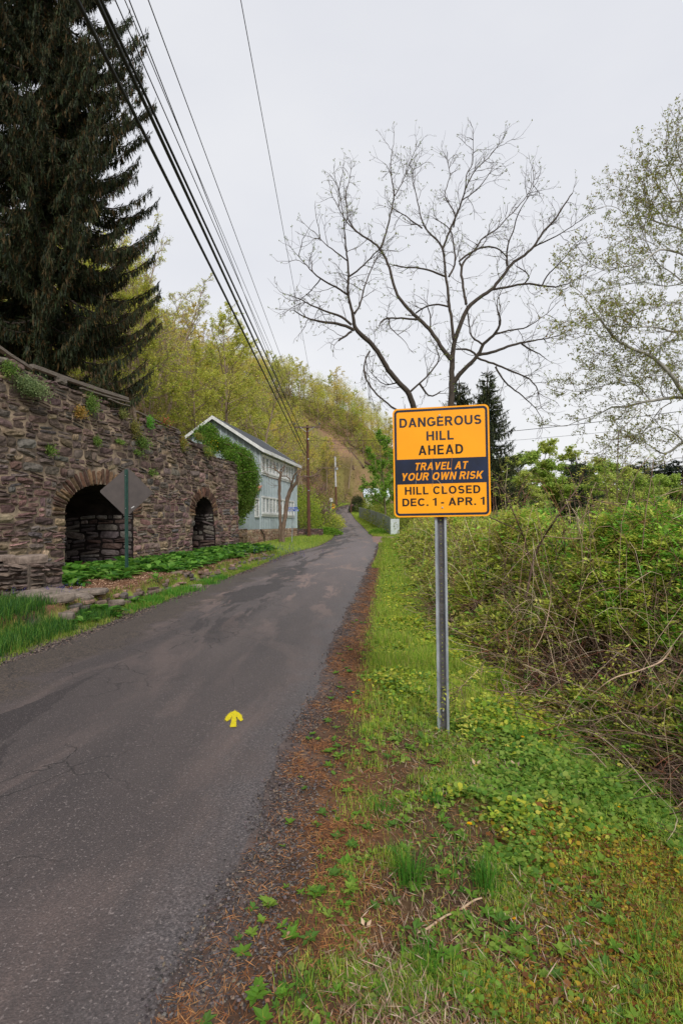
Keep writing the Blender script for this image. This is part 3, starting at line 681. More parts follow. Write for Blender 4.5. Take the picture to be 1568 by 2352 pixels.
# the arched recesses
def recess(A):
    m1 = MB(); m2 = MB(); D_ = A['depth']; c_, s_ = A['c'], A['s']
    nA = 26; prof_ = [(c_ - A['w'], A['b'] - .8)] + [(c_ - hw(A, z_), z_) for z_ in np.linspace(A['b'], s_, 6)] + [(c_ - hw(A, s_) * math.cos(a_), s_ + (A['a'] - s_) * math.sin(a_)) for a_ in np.linspace(0, math.pi, nA)][1:-1] + [(c_ + hw(A, z_), z_) for z_ in np.linspace(s_, A['b'], 6)] + [(c_ + A['w'], A['b'] - .8)]
    prof_ = np.array(prof_); n_ = len(prof_); rings = []
    for t_ in np.linspace(0, 1, 8):
        sc_ = 1 - .30 * t_; rings.append(f_face(c_ + (prof_[:, 0] - c_) * sc_, A['b'] + (prof_[:, 1] - A['b']) * (1 - .18 * t_), np.full(n_, .0 - D_ * t_)))
    V = np.concatenate(rings)
    for r_ in range(7): m2.add(V, np.array([(r_ * n_ + q_, (r_ + 1) * n_ + q_, (r_ + 1) * n_ + q_ + 1, r_ * n_ + q_ + 1) for q_ in range(n_ - 1)]), None, 0, False) if r_ == 0 else None
    m2 = MB(); m2.add(V, np.array([(r_ * n_ + q_, (r_ + 1) * n_ + q_, (r_ + 1) * n_ + q_ + 1, r_ * n_ + q_ + 1) for r_ in range(7) for q_ in range(n_ - 1)]))
    m2.add(f_face(np.array((c_ - A['w'], c_ + A['w'], c_ + A['w'], c_ - A['w'])), np.array((A['b'] - .8, A['b'] - .8, A['a'], A['a'])), np.full(4, -D_ + .01)), np.array([(0, 1, 2, 3)]))
    gy_ = [srgb(90, 83, 82), srgb(72, 66, 64), srgb(80, 65, 60), srgb(106, 99, 93)]  # grey inner stones, toned darker as painted shade of the recess
    def fj(sg):
        def f(u, v, o):      # u runs into the wall
            w_ = np.array([hw(A, z_) for z_ in v]) * (1 - .30 * u / D_)
            return f_face(c_ + sg * (w_ - o), v * (1 - .0 * u), -u)
        return f
    cf = lambda u, z: gy_[R.integers(4)]
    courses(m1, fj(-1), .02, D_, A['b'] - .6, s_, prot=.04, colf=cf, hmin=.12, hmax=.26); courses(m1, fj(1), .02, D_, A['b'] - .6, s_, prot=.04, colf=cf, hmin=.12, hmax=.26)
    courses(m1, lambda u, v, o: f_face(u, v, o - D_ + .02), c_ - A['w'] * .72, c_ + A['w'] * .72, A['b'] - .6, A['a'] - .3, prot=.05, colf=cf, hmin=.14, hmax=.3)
    rc = m2.build('arched_recess', M_recess_shade, kiln); m1.build('stonework', M_stone, rc)
recess(arch1); recess(arch2)
# end of the kiln turning back from the road
mb = MB(); EN = WD
def f_end(u, v, o): return W3(0, 0)[None] * 0 + W0[None] + np.outer(LEN - .06 * v + o, WD) - np.outer(u, WN) + np.outer(v, (0, 0, 1)) - kl
courses(mb, f_end, 0, 5, 0, 5.0, hmin=.14, hmax=.3, wmax=.9)
mb.add(f_end(np.array((0, 5, 5, 0)), np.array((-.3, -.3, 5, 5)), np.full(4, 0.)), np.array([(0, 1, 2, 3)]), scol[0])
mb.build('end_wall', M_stone, kiln)
# ---- grey weathered planks and fallen slabs on the wall's top
M_oldwood = pmat('weathered_wood', srgb(138, 128, 118), srgb(88, 78, 70), .9, 5, .6, 30, 0, (1, 1, 12), .3, .7, .2)
def plank(p0, p1, wd, th, label):
    p0 = np.array(p0); p1 = np.array(p1); d_ = p1 - p0; L_ = np.linalg.norm(d_); z_ = d_ / L_; x_ = np.cross(z_, (0, 0, 1)); x_ /= np.linalg.norm(x_); y_ = np.cross(z_, x_)
    mb = MB(); nseg = 10; vs = []
    for t_ in np.linspace(0, 1, nseg + 1):
        sq = .75 + .25 * min(1, (1 - t_) * 5); c_ = p0 + d_ * t_ + y_ * .03 * math.sin(t_ * 3.1)
        for a_, b_ in ((-1, -1), (1, -1), (1, 1), (-1, 1)): vs.append(c_ - p0 + x_ * a_ * wd / 2 * sq + y_ * b_ * th / 2 * (.9 + .2 * R.random()))
    F_ = [(q_ * 4 + e, q_ * 4 + (e + 1) % 4, q_ * 4 + 4 + (e + 1) % 4, q_ * 4 + 4 + e) for q_ in range(nseg) for e in range(4)] + [(3, 2, 1, 0), tuple(nseg * 4 + e for e in range(4))]
    mb.add(vs, F_); o = mb.build('weathered_plank', M_oldwood); o.location = p0
    tag(o, label, 'plank', 'grey planks left on the kiln top')
def onwall(pu, pv, out=0.0):
    u_, z_ = wall_hit(pu, pv); return W3(u_, z_, out)
plank(onwall(-30, 772, -.1), onwall(78, 846, -.1), .16, .07, 'long grey plank highest on the kiln wall at the photo edge')
plank(onwall(76, 840, -.05), onwall(293, 916, .0), .14, .10, 'thick round-edged grey beam lying along the kiln wall top')
plank(onwall(182, 891, .05), onwall(294, 923, .05), .10, .04, 'thin split grey board just under the thick beam on the kiln')
plank(onwall(244, 916, .08), onwall(292, 932, .08), .10, .035, 'short grey board end sticking out below the other kiln boards')
plank(onwall(318, 944, -.1), onwall(412, 987, -.05), .12, .04, 'dark thin board lying on the kiln top beyond the beam')
def rock(name, c, size, rz, label, cat, group=None, col=None, tilt=0.0, seed=0, sub=3):
    """an irregular flat-lying stone with broken edges"""
    rg = np.random.default_rng(seed); nb = 11; a_ = np.sort(rg.random(nb)) * .5 + np.arange(nb) * .93; a_ = a_ / a_.max() * 6.0
    rr_ = .5 * (.78 + .3 * rg.random(nb)); base = np.column_stack((rr_ * np.cos(a_), rr_ * np.sin(a_)))
    lay = []; hs = [-.5, -.38, .05, .36, .5]; ks = [.86, .98, 1.0, .97, .84]
    for h_, k_ in zip(hs, ks): lay.append(np.column_stack((base * k_ * (1 + rg.normal(0, .025, (nb, 2))), h_ + rg.normal(0, .035, nb))))
    V = np.concatenate(lay + [np.array([(0, 0, .52)]), np.array([(0, 0, -.5)])]); n_ = nb
    F_ = [(l_ * n_ + q_, l_ * n_ + (q_ + 1) % n_, (l_ + 1) * n_ + (q_ + 1) % n_, (l_ + 1) * n_ + q_) for l_ in range(4) for q_ in range(n_)] + [(4 * n_ + q_, 4 * n_ + (q_ + 1) % n_, 5 * n_) for q_ in range(n_)] + [((q_ + 1) % n_, q_, 5 * n_ + 1) for q_ in range(n_)]
    col = scol[rg.integers(len(scol))] if col is None else col
    mb = MB(); mb.add(V * np.array(size), F_, np.tile(np.clip(col * (1 + rg.normal(0, .1)), 0, 1), (len(V), 1)))
    o = mb.build(name, M_stone); o.location = (c[0], c[1], c[2] - (.03 if name == 'flat_slab' else 0)); o.rotation_euler = (tilt * rg.normal(), tilt * rg.normal(), rz)
    tag(o, label, cat, group); return o
# edging of loose flat stones between the bed and the verge
for q_ in range(88):
    y_ = 9.0 + 17.5 * (q_ / 88) ** 1.15 + R.normal(0, .05); x_ = edge_x(y_) + R.normal(.02, .07); gz_ = float(H(x_ + .12, y_))
    lv_ = q_ % 3; sx_ = R.uniform(.22, .5); th_ = R.uniform(.05, .10)
    rock('edging_stone', (x_ - .05 * lv_, y_, gz_ + .02 + lv_ * .075 + th_ / 2), (sx_ * .8, sx_ * 1.25, th_), R.uniform(-.5, .5), 'flat brown stone in the rough edging along the planted bed', 'stone', 'flat stones edging the planted bed', [srgb(122, 104, 92), srgb(104, 88, 80), srgb(138, 112, 98), srgb(96, 88, 84)][R.integers(4)], .07, 100 + q_)
for q_, (pu, pv, Y_, s_, lab) in enumerate(((195, 1359, 10.0, (.9, .62, .10), 'large flat grey slab behind the leafy clump at the bed edge'), (140, 1374, 9.6, (1.15, .7, .11), 'wide flat grey slab tilted beside the purple flowers'),
        (118, 1398, 9.0, (.75, .5, .16), 'blocky grey slab in front of the wide tilted slab'), (75, 1392, 9.1, (.6, .5, .14), 'small grey slab between the stacked stones and the blocky slab'), (150, 1408, 8.8, (.35, .3, .14), 'rounded buff stone in the grass below the grey slabs'),
        (262, 1370, 10.4, (.45, .4, .12), 'brown flat stone beside the broad leafy clump'), (448, 1327, 13.9, (.35, .3, .10), 'pale pinkish stone lying at the foot of the edging'))):
    p = P(pu, pv, Y_); rock('flat_slab', (p[0], p[1], float(H(p[0], p[1])) + s_[2] * .75), s_, R.uniform(-.4, .4), lab, 'stone', None, srgb(128, 116, 106), .06, 300 + q_)
# stacked stones at the left margin
dw = thing('dry_stone_wall', 'stub of stacked grey brown stones at the left edge of the bed', 'stone wall', tuple(P(25, 1405, 9.2))); dl_ = np.array(dw.location)
mb = MB(); p_a = np.array((P(-160, 1350, 9.6)[0], 9.9)); p_b = np.array((P(62, 1350, 9.4)[0], 9.45)); L_ = np.linalg.norm(p_b - p_a); d_ = (p_b - p_a) / L_; nrm_ = np.array((d_[1], -d_[0]))
def f_d(u, v, o): return np.column_stack((p_a[0] + d_[0] * u + nrm_[0] * o, p_a[1] + d_[1] * u + nrm_[1] * o, v)) - dl_
zb = .05
def f_s(u, v, o): return np.column_stack((p_b[0] - nrm_[0] * u + d_[0] * o, p_b[1] - nrm_[1] * u + d_[1] * o, v)) - dl_
gcol = lambda u, z: [srgb(112, 98, 88), srgb(86, 76, 70), srgb(98, 86, 80)][R.integers(3)]
courses(mb, f_d, 0, L_, zb, 1.0, hmin=.05, hmax=.15, wmin=.2, wmax=.55, prot=.09, colf=gcol); courses(mb, f_s, 0, .8, zb, 1.0, hmin=.05, hmax=.15, wmin=.15, wmax=.4, prot=.07, colf=gcol)
V = [(*p_a, -.2), (*p_b, -.2), (*(p_b - nrm_ * .8), -.2), (*(p_a - nrm_ * .8), -.2)]; V = np.array(V + [(a_, b_, .98) for a_, b_, _ in V]) - dl_
mb.add(V, [(4, 5, 6, 7), (0, 1, 5, 4), (1, 2, 6, 5), (2, 3, 7, 6)], srgb(96, 86, 78)); mb.build('stonework', M_stone, dw)
for q_, (u_, s_) in enumerate(((L_ - .35, (.8, .7, .16)), (L_ - 1.1, (.75, .8, .14)))):
    p = p_a + d_ * u_ - nrm_ * .3; rock('cap_stone', (p[0], p[1], 1.06), s_, .2, ('broad capstone lying at the end of the stacked stones', 'second capstone further left on the stacked stones')[q_], 'stone', None, srgb(126, 112, 102), .03, 400 + q_)

# ================================================================ DIAMOND SIGN, SEEN FROM BEHIND
pb = P(291, 1322, 13.4); gz_ = float(H(pb[0], pb[1])); pc = P(290, 1130, 13.4)
ds = thing('diamond_sign', 'diamond road sign seen from behind on a green channel post in the bed', 'road sign', (pb[0], pb[1], gz_))
hd = .60; o_ = rrect(-.457, -.457, .457, .457, .05); c45 = math.cos(math.pi / 4); o_ = np.column_stack(((o_[:, 0] - o_[:, 1]) * c45, (o_[:, 0] + o_[:, 1]) * c45))
mb = MB(); plate(mb, o_, -.002, .002); M_alu = pmat('sign_back', srgb(88, 80, 77), srgb(74, 68, 66), .6, 5, .05, 30, .35, (1, 1, 1), .3, .7)
Md = Matrix.Translation((pc[0] - pb[0], .03, pc[2] - gz_)) @ Matrix.Rotation(math.radians(18), 4, 'Z') @ Matrix.Rotation(math.radians(1), 4, 'Y') @ Matrix.Rotation(math.pi / 2, 4, 'X')
dp = mb.build('panel', M_alu, ds); dp.matrix_local = Md
mb = MB(); mb.add([(.12, -.42, .003), (.19, -.37, .003), (.18, -.355, .003), (.11, -.405, .003)], [(0, 1, 2, 3)]); mb.build('sticker', pmat('sticker', (.7, .7, .7)), dp)
M_green = pmat('green_post', srgb(30, 62, 56), srgb(42, 76, 66), .5, 12, .1)
mb = MB(); hp = pc[2] + .58 - gz_
def chan(mb, w_, d_, h0, h1, mat=0):
    pr_ = [(-w_, 0), (-w_ * .6, 0), (-w_ * .45, -d_), (w_ * .45, -d_), (w_ * .6, 0), (w_, 0)]
    for a_, b_ in zip(pr_[:-1], pr_[1:]):
        t_ = .004; V = [(a_[0], a_[1], h0), (b_[0], b_[1], h0), (b_[0], b_[1] + t_, h0), (a_[0], a_[1] + t_, h0)]; V += [(x, y, h1) for x, y, _ in V]
        mb.add(V, [(3, 2, 1, 0), (4, 5, 6, 7), (0, 1, 5, 4), (1, 2, 6, 5), (2, 3, 7, 6), (3, 0, 4, 7)], None, mat)
chan(mb, .045, .035, -.1, hp); lean = (pc[0] - pb[0]) / (pc[2] - gz_)
for z_ in np.arange(.1, hp, .05): mb.box((0, -.0365, z_), (.010, .003, .014), 0, None, 1)
po = mb.build('post', [M_green, pmat('hole_dark', (.015, .02, .02))], ds); po.matrix_local = Matrix.Rotation(math.atan(lean), 4, 'Y') @ Matrix.Translation((0, .0, 0))
for z_ in (.42, -.42):
    mb = MB(); mb.box((0, 0, 0), (.016, .016, .016)); bo = mb.build('bolt', M_bolt, po); bo.location = (0, -.042, pc[2] - gz_ + z_)

# ================================================================ BLUE STREET NAME SIGN
pb = P(670, 1249, 35.8); gz_ = float(H(pb[0], pb[1])); ptp = P(672.4, 1175, 35.8)
ss = thing('street_sign', 'two blue street name blades on a thin grey pole by the forked tree', 'street sign', (pb[0], pb[1], gz_))
mb = MB(); mb.tubes(np.array([(0, 0, -.1), (ptp[0] - pb[0], 0, ptp[2] - gz_)]), np.array([.03, .03]), 8); mb.build('pole', M_galv, ss)
M_blue = pmat('sign_blue', srgb(14, 62, 158), srgb(20, 76, 172), .4, 8)
for u0_, u1_, v0_, v1_, yw_, words in ((661, 683.5, 1164.6, 1169.0, -.03, (('OLD CANAL', .07, .70, 0), ('L N', .80, .90, .25))), (660.5, 686, 1169.8, 1174.4, .03, (('PRIVATE', .04, .47, 0), ('LANE', .66, .95, 0)))):
    a_, b_ = P(u0_, v1_, 35.8), P(u1_, v0_, 35.8); W_, H_ = b_[0] - a_[0], b_[2] - a_[2]; x0_ = a_[0] - pb[0]; z0_ = a_[2] - gz_
    mb = MB(); plate(mb, rrect(0, 0, W_, H_, .02), -.003, .0); bl = mb.build('name_blade', M_blue, ss)
    bl.matrix_local = Matrix.Translation((x0_, yw_, z0_)) @ Matrix.Rotation(math.pi / 2, 4, 'X')
    for tx, f0, f1, sm in words:
        mb = MB(); write(mb, tx, W_ * f0, W_ * f1, H_ * (.2 + sm * .3), H_ * (.8 - sm * .3), 0, .002, srgb(235, 240, 245)); mb.build('lettering', M_txt, bl)
mb = MB(); mb.box((ptp[0] - pb[0], 0, ptp[2] - gz_ + .04), (.09, .07, .06)); mb.build('bracket', M_galv, ss)

# ================================================================ BLUE-GREY BUILDING
C1 = np.array((-5.6, 36.0)); sv = np.array((.163, .987)); gv = np.array((-.987, .163)); ZG = .5
bd = thing('building', 'blue grey board and batten building with white window rows beside the road', 'building', (C1[0], C1[1], ZG))
RB = math.atan2(sv[1], sv[0])         # local x runs along the window wall, local y along the gable (to the left), z from ZG
bd.rotation_euler = (0, 0, RB)
M_board = pmat('board_siding', srgb(160, 170, 174), srgb(142, 154, 158), .75, 3, .25, 60, 0, (6, 6, .5), .3, .7, .2)
M_white = pmat('white_paint', srgb(232, 232, 230), srgb(205, 205, 202), .6, 6, .1, 60)
M_glass = pmat('window_glass', srgb(36, 40, 40), srgb(80, 86, 84), .08, 1.2, 0, 30, 0, (1, 1, 1), .4, .6, .8)
M_roof = pmat('grey_shingles', srgb(84, 86, 90), srgb(62, 64, 68), .9, 9, .5, 60)
BL, BW, ZB, ZE = 10.1, 6.6, 1.39 - ZG, 7.0 - ZG; RS = .66; ZR = ZE + BW / 2 * RS
# walls: local y>0 is into the gable's left
mb = MB()
gab = [(0, 0, ZB), (0, BW, ZB), (0, BW, ZE), (0, BW / 2, ZR), (0, 0, ZE)]; far_ = [(BL, y_, z_) for _, y_, z_ in gab]
mb.add(gab + far_, [(0, 4, 3, 2, 1), (5, 6, 7, 8, 9), (0, 5, 9, 4), (1, 2, 7, 6)])
wl = mb.build('wall', M_board, bd)
mb = MB()       # battens
for x_ in np.arange(.12, BL, .40): mb.box((x_, -.022, (ZB + ZE) / 2), (.06, .05, ZE - ZB - .02))
for x_ in np.arange(.32, BL, .40): mb.box((x_, -.006, (ZB + ZE) / 2), (.02, .012, ZE - ZB - .02))
for y_ in np.arange(.3, BW, .42):
    zt = ZE + min(y_, BW - y_) * RS; mb.box((-.022, y_, (ZB + zt) / 2), (.05, .06, zt - ZB - .05))
mb.box((-.02, -.02, (ZB + ZE) / 2), (.10, .10, ZE - ZB)); mb.box((BL - .03, -.02, (ZB + ZE) / 2), (.10, .10, ZE - ZB))
mb.build('batten', pmat('batten_paint', srgb(184, 194, 196), srgb(166, 178, 182), .75, 3, .1, 60), wl)
# roof
mb = MB(); ov = .38; e_ = .35
for sg in (0, 1):
    ye, yr = (-ov, BW / 2) if sg == 0 else (BW + ov, BW / 2); ze = ZE - ov * RS + .16; zr_ = ZR + .16
    V = [(-e_, ye, ze), (BL + e_, ye, ze), (BL + e_, yr, zr_), (-e_, yr, zr_)]; V += [(a_, b_, c_ - .10) for a_, b_, c_ in V]
    mb.add(V, [(0, 1, 2, 3), (7, 6, 5, 4), (0, 4, 5, 1), (1, 5, 6, 2), (3, 7, 4, 0)])
rf = mb.build('roof', M_roof, bd)
mb = MB()      # white fascia along eave and rakes
zf = ZE - ov * RS + .03
mb.box((BL / 2, -ov - .02, zf), (BL + 2 * e_ + .04, .05, .24))
for sg in (0, 1):
    y0_, y1_ = (-ov, BW / 2) if sg == 0 else (BW + ov, BW / 2)
    for xx in (-e_ - .03, BL + e_ + .03):
        V = []
        for x__ in (xx - .02, xx + .02): V += [(x__, y0_, zf + .13), (x__, y1_, ZR + .17), (x__, y1_, ZR - .07), (x__, y0_, zf - .12)]
        mb.add(V, [(0, 1, 2, 3), (7, 6, 5, 4), (0, 4, 5, 1), (2, 6, 7, 3)])
mb.build('fascia', M_white, rf)
mb = MB()       # white soffit board under the eave
mb.add([(0, -ov, zf - .06), (BL, -ov, zf - .06), (BL, 0, zf - .02), (0, 0, zf - .02)], [(3, 2, 1, 0)]); mb.build('soffit', M_white, rf)
def window_row(x0, x1, z0, z1, n):
    mb = MB(); fr = .11; zc = (z0 + z1) / 2; zh = z1 - z0
    mb.box(((x0 + x1) / 2, -.055, z1 - fr / 2), (x1 - x0 + .1, .07, fr)); mb.box(((x0 + x1) / 2, -.075, z0 + fr * .6), (x1 - x0 + .12, .11, fr * 1.2)); mb.box(((x0 + x1) / 2, -.05, z0 - .07), (x1 - x0 + .06, .06, .12))
    ww = (x1 - x0 - fr) / n
    for q_ in range(n + 1): mb.box((x0 + fr / 2 + q_ * ww, -.052, zc), (fr, .064, zh - 2.2 * fr))
    wf = mb.build('window_row', M_white, bd)
    for q_ in range(n):
        xa = x0 + fr + q_ * ww; xb = x0 + (q_ + 1) * ww; m1 = MB(); s_ = .05
        m1.box(((xa + xb) / 2, -.032, z1 - fr - s_ / 2), (xb - xa, .03, s_)); m1.box(((xa + xb) / 2, -.032, z0 + fr * 1.2 + s_ / 2), (xb - xa, .03, s_))
        for xs_ in (xa + s_ / 2, xb - s_ / 2): m1.box((xs_, -.032, zc), (s_, .032, zh - 2.3 * fr - 2 * s_))
        m1.box(((xa + xb) / 2, -.030, zc), (.025, .022, zh - 2.3 * fr - 2 * s_))
        for zz in (1 / 3, 2 / 3): m1.box(((xa + xb) / 2, -.028, z0 + fr + (zh - 2 * fr) * zz), (xb - xa - 2 * s_, .018, .022))
        m1.build('sash', M_white, wf)
        m2 = MB(); m2.add([(xa, -.018, z0 + fr), (xb, -.018, z0 + fr), (xb, -.018, z1 - fr), (xa, -.018, z1 - fr)], [(0, 1, 2, 3)]); m2.build('pane', M_glass, wf)
for x0_, x1_ in ((.22, 4.5), (4.7, 9.0)):
    window_row(x0_, x1_, 2.42 - ZG, 3.72 - ZG, 5); window_row(x0_, x1_, 5.34 - ZG, 6.62 - ZG, 5)
# lean-to against the gable with its one window
mb = MB(); LX = 2.45; zA, zB_ = 4.30 - ZG, 3.15 - ZG; LY = 1.5
V = [(-LX, .02, ZB), (-.02, .02, ZB), (-.02, .02, zA), (-LX, .02, zB_)]; V += [(a_, b_ + LY, c_) for a_, b_, c_ in V]
mb.add(V, [(0, 1, 2, 3), (7, 6, 5, 4), (4, 0, 3, 7), (3, 2, 6, 7)])
for x_ in np.arange(-LX + .1, -.1, .26):
    zt = zA + (zB_ - zA) * (-x_ / LX); mb.box((x_, .005, (ZB + zt) / 2), (.04, .03, zt - ZB - .04))
for y_ in np.arange(.2, LY, .3): mb.box((-LX - .012, y_, (ZB + zB_) / 2), (.03, .04, zB_ - ZB - .04))
lt = mb.build('lean_to', M_board, bd)
mb = MB(); V = [(-LX - .2, -.16, zB_ + .02), (0, -.16, zA + .12), (0, LY + .1, zA + .12), (-LX - .2, LY + .1, zB_ + .02)]; V += [(a_, b_, c_ - .05) for a_, b_, c_ in V]; mb.add(V, [(0, 1, 2, 3), (7, 6, 5, 4), (0, 4, 5, 1), (3, 7, 4, 0)]); mb.build('lean_to_roof', pmat('rusty_roof', srgb(150, 92, 70), srgb(176, 130, 104), .8, 5), lt)
mb = MB(); xa, xb, za, zb_ = -1.15, -.30, 2.25 - ZG, 3.45 - ZG
for s_ in ((xa + xb) / 2, -.03, za, xb - xa, .10), ((xa + xb) / 2, -.03, zb_, xb - xa, .10): mb.box((s_[0], s_[1], s_[2]), (s_[3], .07, s_[4]))
for x_ in (xa + .05, xb - .05): mb.box((x_, -.03, (za + zb_) / 2), (.10, .066, zb_ - za - .1))
mb.box(((xa + xb) / 2, -.015, (za + zb_) / 2), (.03, .03, zb_ - za - .1))
for t_ in (1 / 3, 2 / 3): mb.box(((xa + xb) / 2, -.012, za + (zb_ - za) * t_), (xb - xa - .2, .024, .025))
wf = mb.build('window_frame', M_white, lt); mb = MB(); mb.add([(xa, -.004, za), (xb, -.004, za), (xb, -.004, zb_), (xa, -.004, zb_)], [(0, 1, 2, 3)]); mb.build('pane', M_glass, bd)
# stone footing
mb = MB(); fcol = lambda u, z: [srgb(172, 146, 124), srgb(150, 124, 106), srgb(160, 140, 122), srgb(138, 108, 94)][R.integers(4)]
courses(mb, lambda u, v, o: np.column_stack((u, -.03 - o, v)), -LX, BL + .1, -.6, ZB, hmin=.10, hmax=.2, wmin=.14, wmax=.4, prot=.025, colf=fcol)
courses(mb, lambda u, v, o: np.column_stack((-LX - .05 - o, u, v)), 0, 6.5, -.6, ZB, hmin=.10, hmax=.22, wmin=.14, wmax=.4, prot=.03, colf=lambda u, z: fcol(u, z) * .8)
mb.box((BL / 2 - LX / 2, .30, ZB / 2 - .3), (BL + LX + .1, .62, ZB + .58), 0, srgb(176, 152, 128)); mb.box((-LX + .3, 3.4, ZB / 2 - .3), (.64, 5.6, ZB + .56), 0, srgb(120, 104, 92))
mb.build('stone_footing', M_stone, bd)
mb = MB(); mb.tubes(np.array([(-.2, -.10, ZB - .02), (.1, -.12, ZB - .2), (.5, -.12, ZB - .4), (.55, -.12, -.1)]), np.full(4, .04), 6); mb.build('drain_pipe', pmat('pipe_black', (.02, .02, .02)), bd)

# ================================================================ LOW STONE WALL BEHIND THE POLE
lw = thing('low_stone_wall', 'low brown stone retaining wall between the building and the road', 'stone wall', tuple(P(681, 1232, 47.0))); ll = np.array(lw.location)
a3, b3 = P(679, 1232, 46.5), P(742, 1230, 49.5); d3 = (b3 - a3)[:2]; L3 = np.linalg.norm(d3); d3 /= L3; n3_ = np.array((d3[1], -d3[0]))
def f_l(u, v, o): return np.column_stack((a3[0] + d3[0] * u + n3_[0] * o, a3[1] + d3[1] * u + n3_[1] * o, v)) - ll
mb = MB(); courses(mb, f_l, 0, L3, .1, 1.32, hmin=.1, hmax=.18, wmin=.15, wmax=.4, prot=.04, colf=lambda u, z: scol[R.integers(len(scol))] * .9)
V = np.concatenate((f_l(np.array((0, L3, L3, 0)), np.array((0, 0, 0, 0)), np.array((0, 0, -1.5, -1.5))), f_l(np.array((0, L3, L3, 0)), np.full(4, 1.3), np.array((0, 0, -1.5, -1.5))))); mb.add(V, [(4, 5, 6, 7), (0, 1, 5, 4), (1, 2, 6, 5), (3, 0, 4, 7)], scol[1]); mb.build('stonework', M_stone, lw)

# ================================================================ UTILITY POLES AND WIRES
M_pole = pmat('pole_wood', srgb(112, 78, 62), srgb(78, 54, 46), .9, 6, .5, 30, 0, (3, 3, .3), .3, .7, .2)
M_wire = pmat('wire_black', (.012, .012, .014), (.02, .02, .02), .5)
M_arm = pmat('arm_wood', srgb(120, 100, 88), srgb(92, 76, 66), .9, 5)
p1b, p1t = P(709.8, 1233, 46.0), P(705.5, 976.5, 46.0)
up1 = thing('utility_pole', 'tall brown wooden utility pole with one crossarm beside the road', 'utility pole', (p1b[0], p1b[1], float(H(p1b[0], p1b[1]))))
bz = up1.location.z; r0_ = lambda p: np.array(p) - np.array(up1.location)
mb = MB(); mb.tubes(np.array([r0_((p1b[0], p1b[1], bz - .3)), r0_((p1b[0] * .5 + p1t[0] * .5, p1b[1], (bz + p1t[2]) / 2)), r0_(p1t)]), np.array([.16, .135, .10]), 12, None, 0, True); mb.build('shaft', M_pole, up1)
a_, b_ = P(675, 981.5, 46.0), P(735, 981.8, 46.0); mb = MB(); mb.box(r0_((a_ + b_) / 2) + np.array((0, -.16, 0)), (b_[0] - a_[0], .1, .13)); ca = mb.build('crossarm', M_arm, up1)
M_ins = pmat('insulator', srgb(90, 92, 100), srgb(60, 62, 70), .3, 8)
INS = []
for u_ in (677, 733):
    p = P(u_, 977, 46.0); INS.append(p); mb = MB(); q = r0_(p) + np.array((0, -.16, 0)); mb.tubes(np.array([q + np.array((0, 0, -.02)), q + np.array((0, 0, .06)), q + np.array((0, 0, .08)), q + np.array((0, 0, .16)), q + np.array((0, 0, .2))]), np.array([.03, .03, .08, .085, .03]), 8, None, 0, True); mb.build('insulator', M_ins, up1)
M_brace = pmat('brace', srgb(190, 192, 198), srgb(150, 152, 160), .4, 8, 0, 40, .5)
for sg in (-1, 1):
    t_ = r0_(p1t); mb = MB(); mb.tubes(np.array([t_ + np.array((sg * .62, -.2, -.2)), t_ + np.array((sg * .08, -.2, -.62))]), np.array([.028, .028]), 4); mb.build('brace', M_brace, up1)
for dz_, s_ in ((-1.25, .12), (-3.0, .07), (-5.8, .06)):
    t_ = r0_(p1t); mb = MB(); mb.box(t_ + np.array((.09, -.13, dz_)), (.12, .1, s_)); mb.build('bracket', M_brace, up1)
p2b, p2t = P(771.8, 1160.5, 142.0), P(769.2, 1048.8, 142.0)
up2 = thing('utility_pole', 'slim distant utility pole with a pale top beyond the bend', 'utility pole', (p2b[0], p2b[1], p2b[2]))
mb = MB(); q = np.array(up2.location); mid_ = p2b * .62 + p2t * .38; mb.tubes(np.array([p2b - q - np.array((0, 0, 1)), mid_ - q]), np.array([.30, .26]), 8); mb.build('shaft', M_pole, up2)
mb = MB(); mb.tubes(np.array([mid_ - q, p2t - q]), np.array([.26, .24]), 8, None, 0, True); mb.build('pale_top', pmat('pale_wood', srgb(200, 200, 205), srgb(160, 155, 155), .8, 3), up2)
mb = MB(); mb.tubes(np.array([P(772.8, 1073, 141.5) - q, P(772.8, 1079, 141.5) - q]), np.array([.36, .36]), 8, None, 0, True); mb.build('transformer', M_brace, up2)
def wire(p0, p1, r_, sag, label, group='wires strung from the roadside utility pole', extra=None):
    n_ = 40; t_ = np.linspace(0, 1, n_)[:, None]; p0 = np.array(p0); p1 = np.array(p1)
    if extra: p0 = p1 + (p0 - p1) * extra
    pp = p0 * (1 - t_) + p1 * t_; pp[:, 2] -= sag * 4 * (t_ * (1 - t_))[:, 0]
    mb = MB(); mb.tubes(pp - p0, np.full(n_, r_), 6); o = mb.build('overhead_wire', M_wire); o.location = p0; tag(o, label, 'wire', group)
def topray(u, hgt): d = P(u, 0, 1.0); return P(u, 0, hgt / (d[2] - CAMZ))
for u_, hgt, r_, pe, lab in ((178, 6.3, .032, P(700, 1046, 46), 'thick black cable, leftmost where the wires leave the photo top'), (223, 6.5, .033, P(703, 1040, 46), 'thick black cable of the close pair, left one'), (233, 6.6, .026, P(706, 1022, 46), 'black cable of the close pair, right one'),
        (265, 7.2, .010, P(704, 1000, 46), 'thin wire just right of the thick black cables'), (287, 7.5, .008, P(704, 992, 46), 'hair-thin wire between the two thin wires'), (297, 7.6, .010, P(680, 979, 46), 'thin wire running to the left end of the crossarm'), (341, 7.7, .009, P(706, 984, 46), 'thin wire running to the pole top'), (553, 8.2, .007, P(733, 977, 46), 'lone thin wire crossing the open sky to the right of the others')):
    wire(topray(u_, hgt), pe, r_, .0, lab, extra=1.35)
n_ = 0
wire(P(708, 1012, 46), P(1700, 925, 24), .016, .55, 'twisted cable crossing behind the orange sign to the right', None)
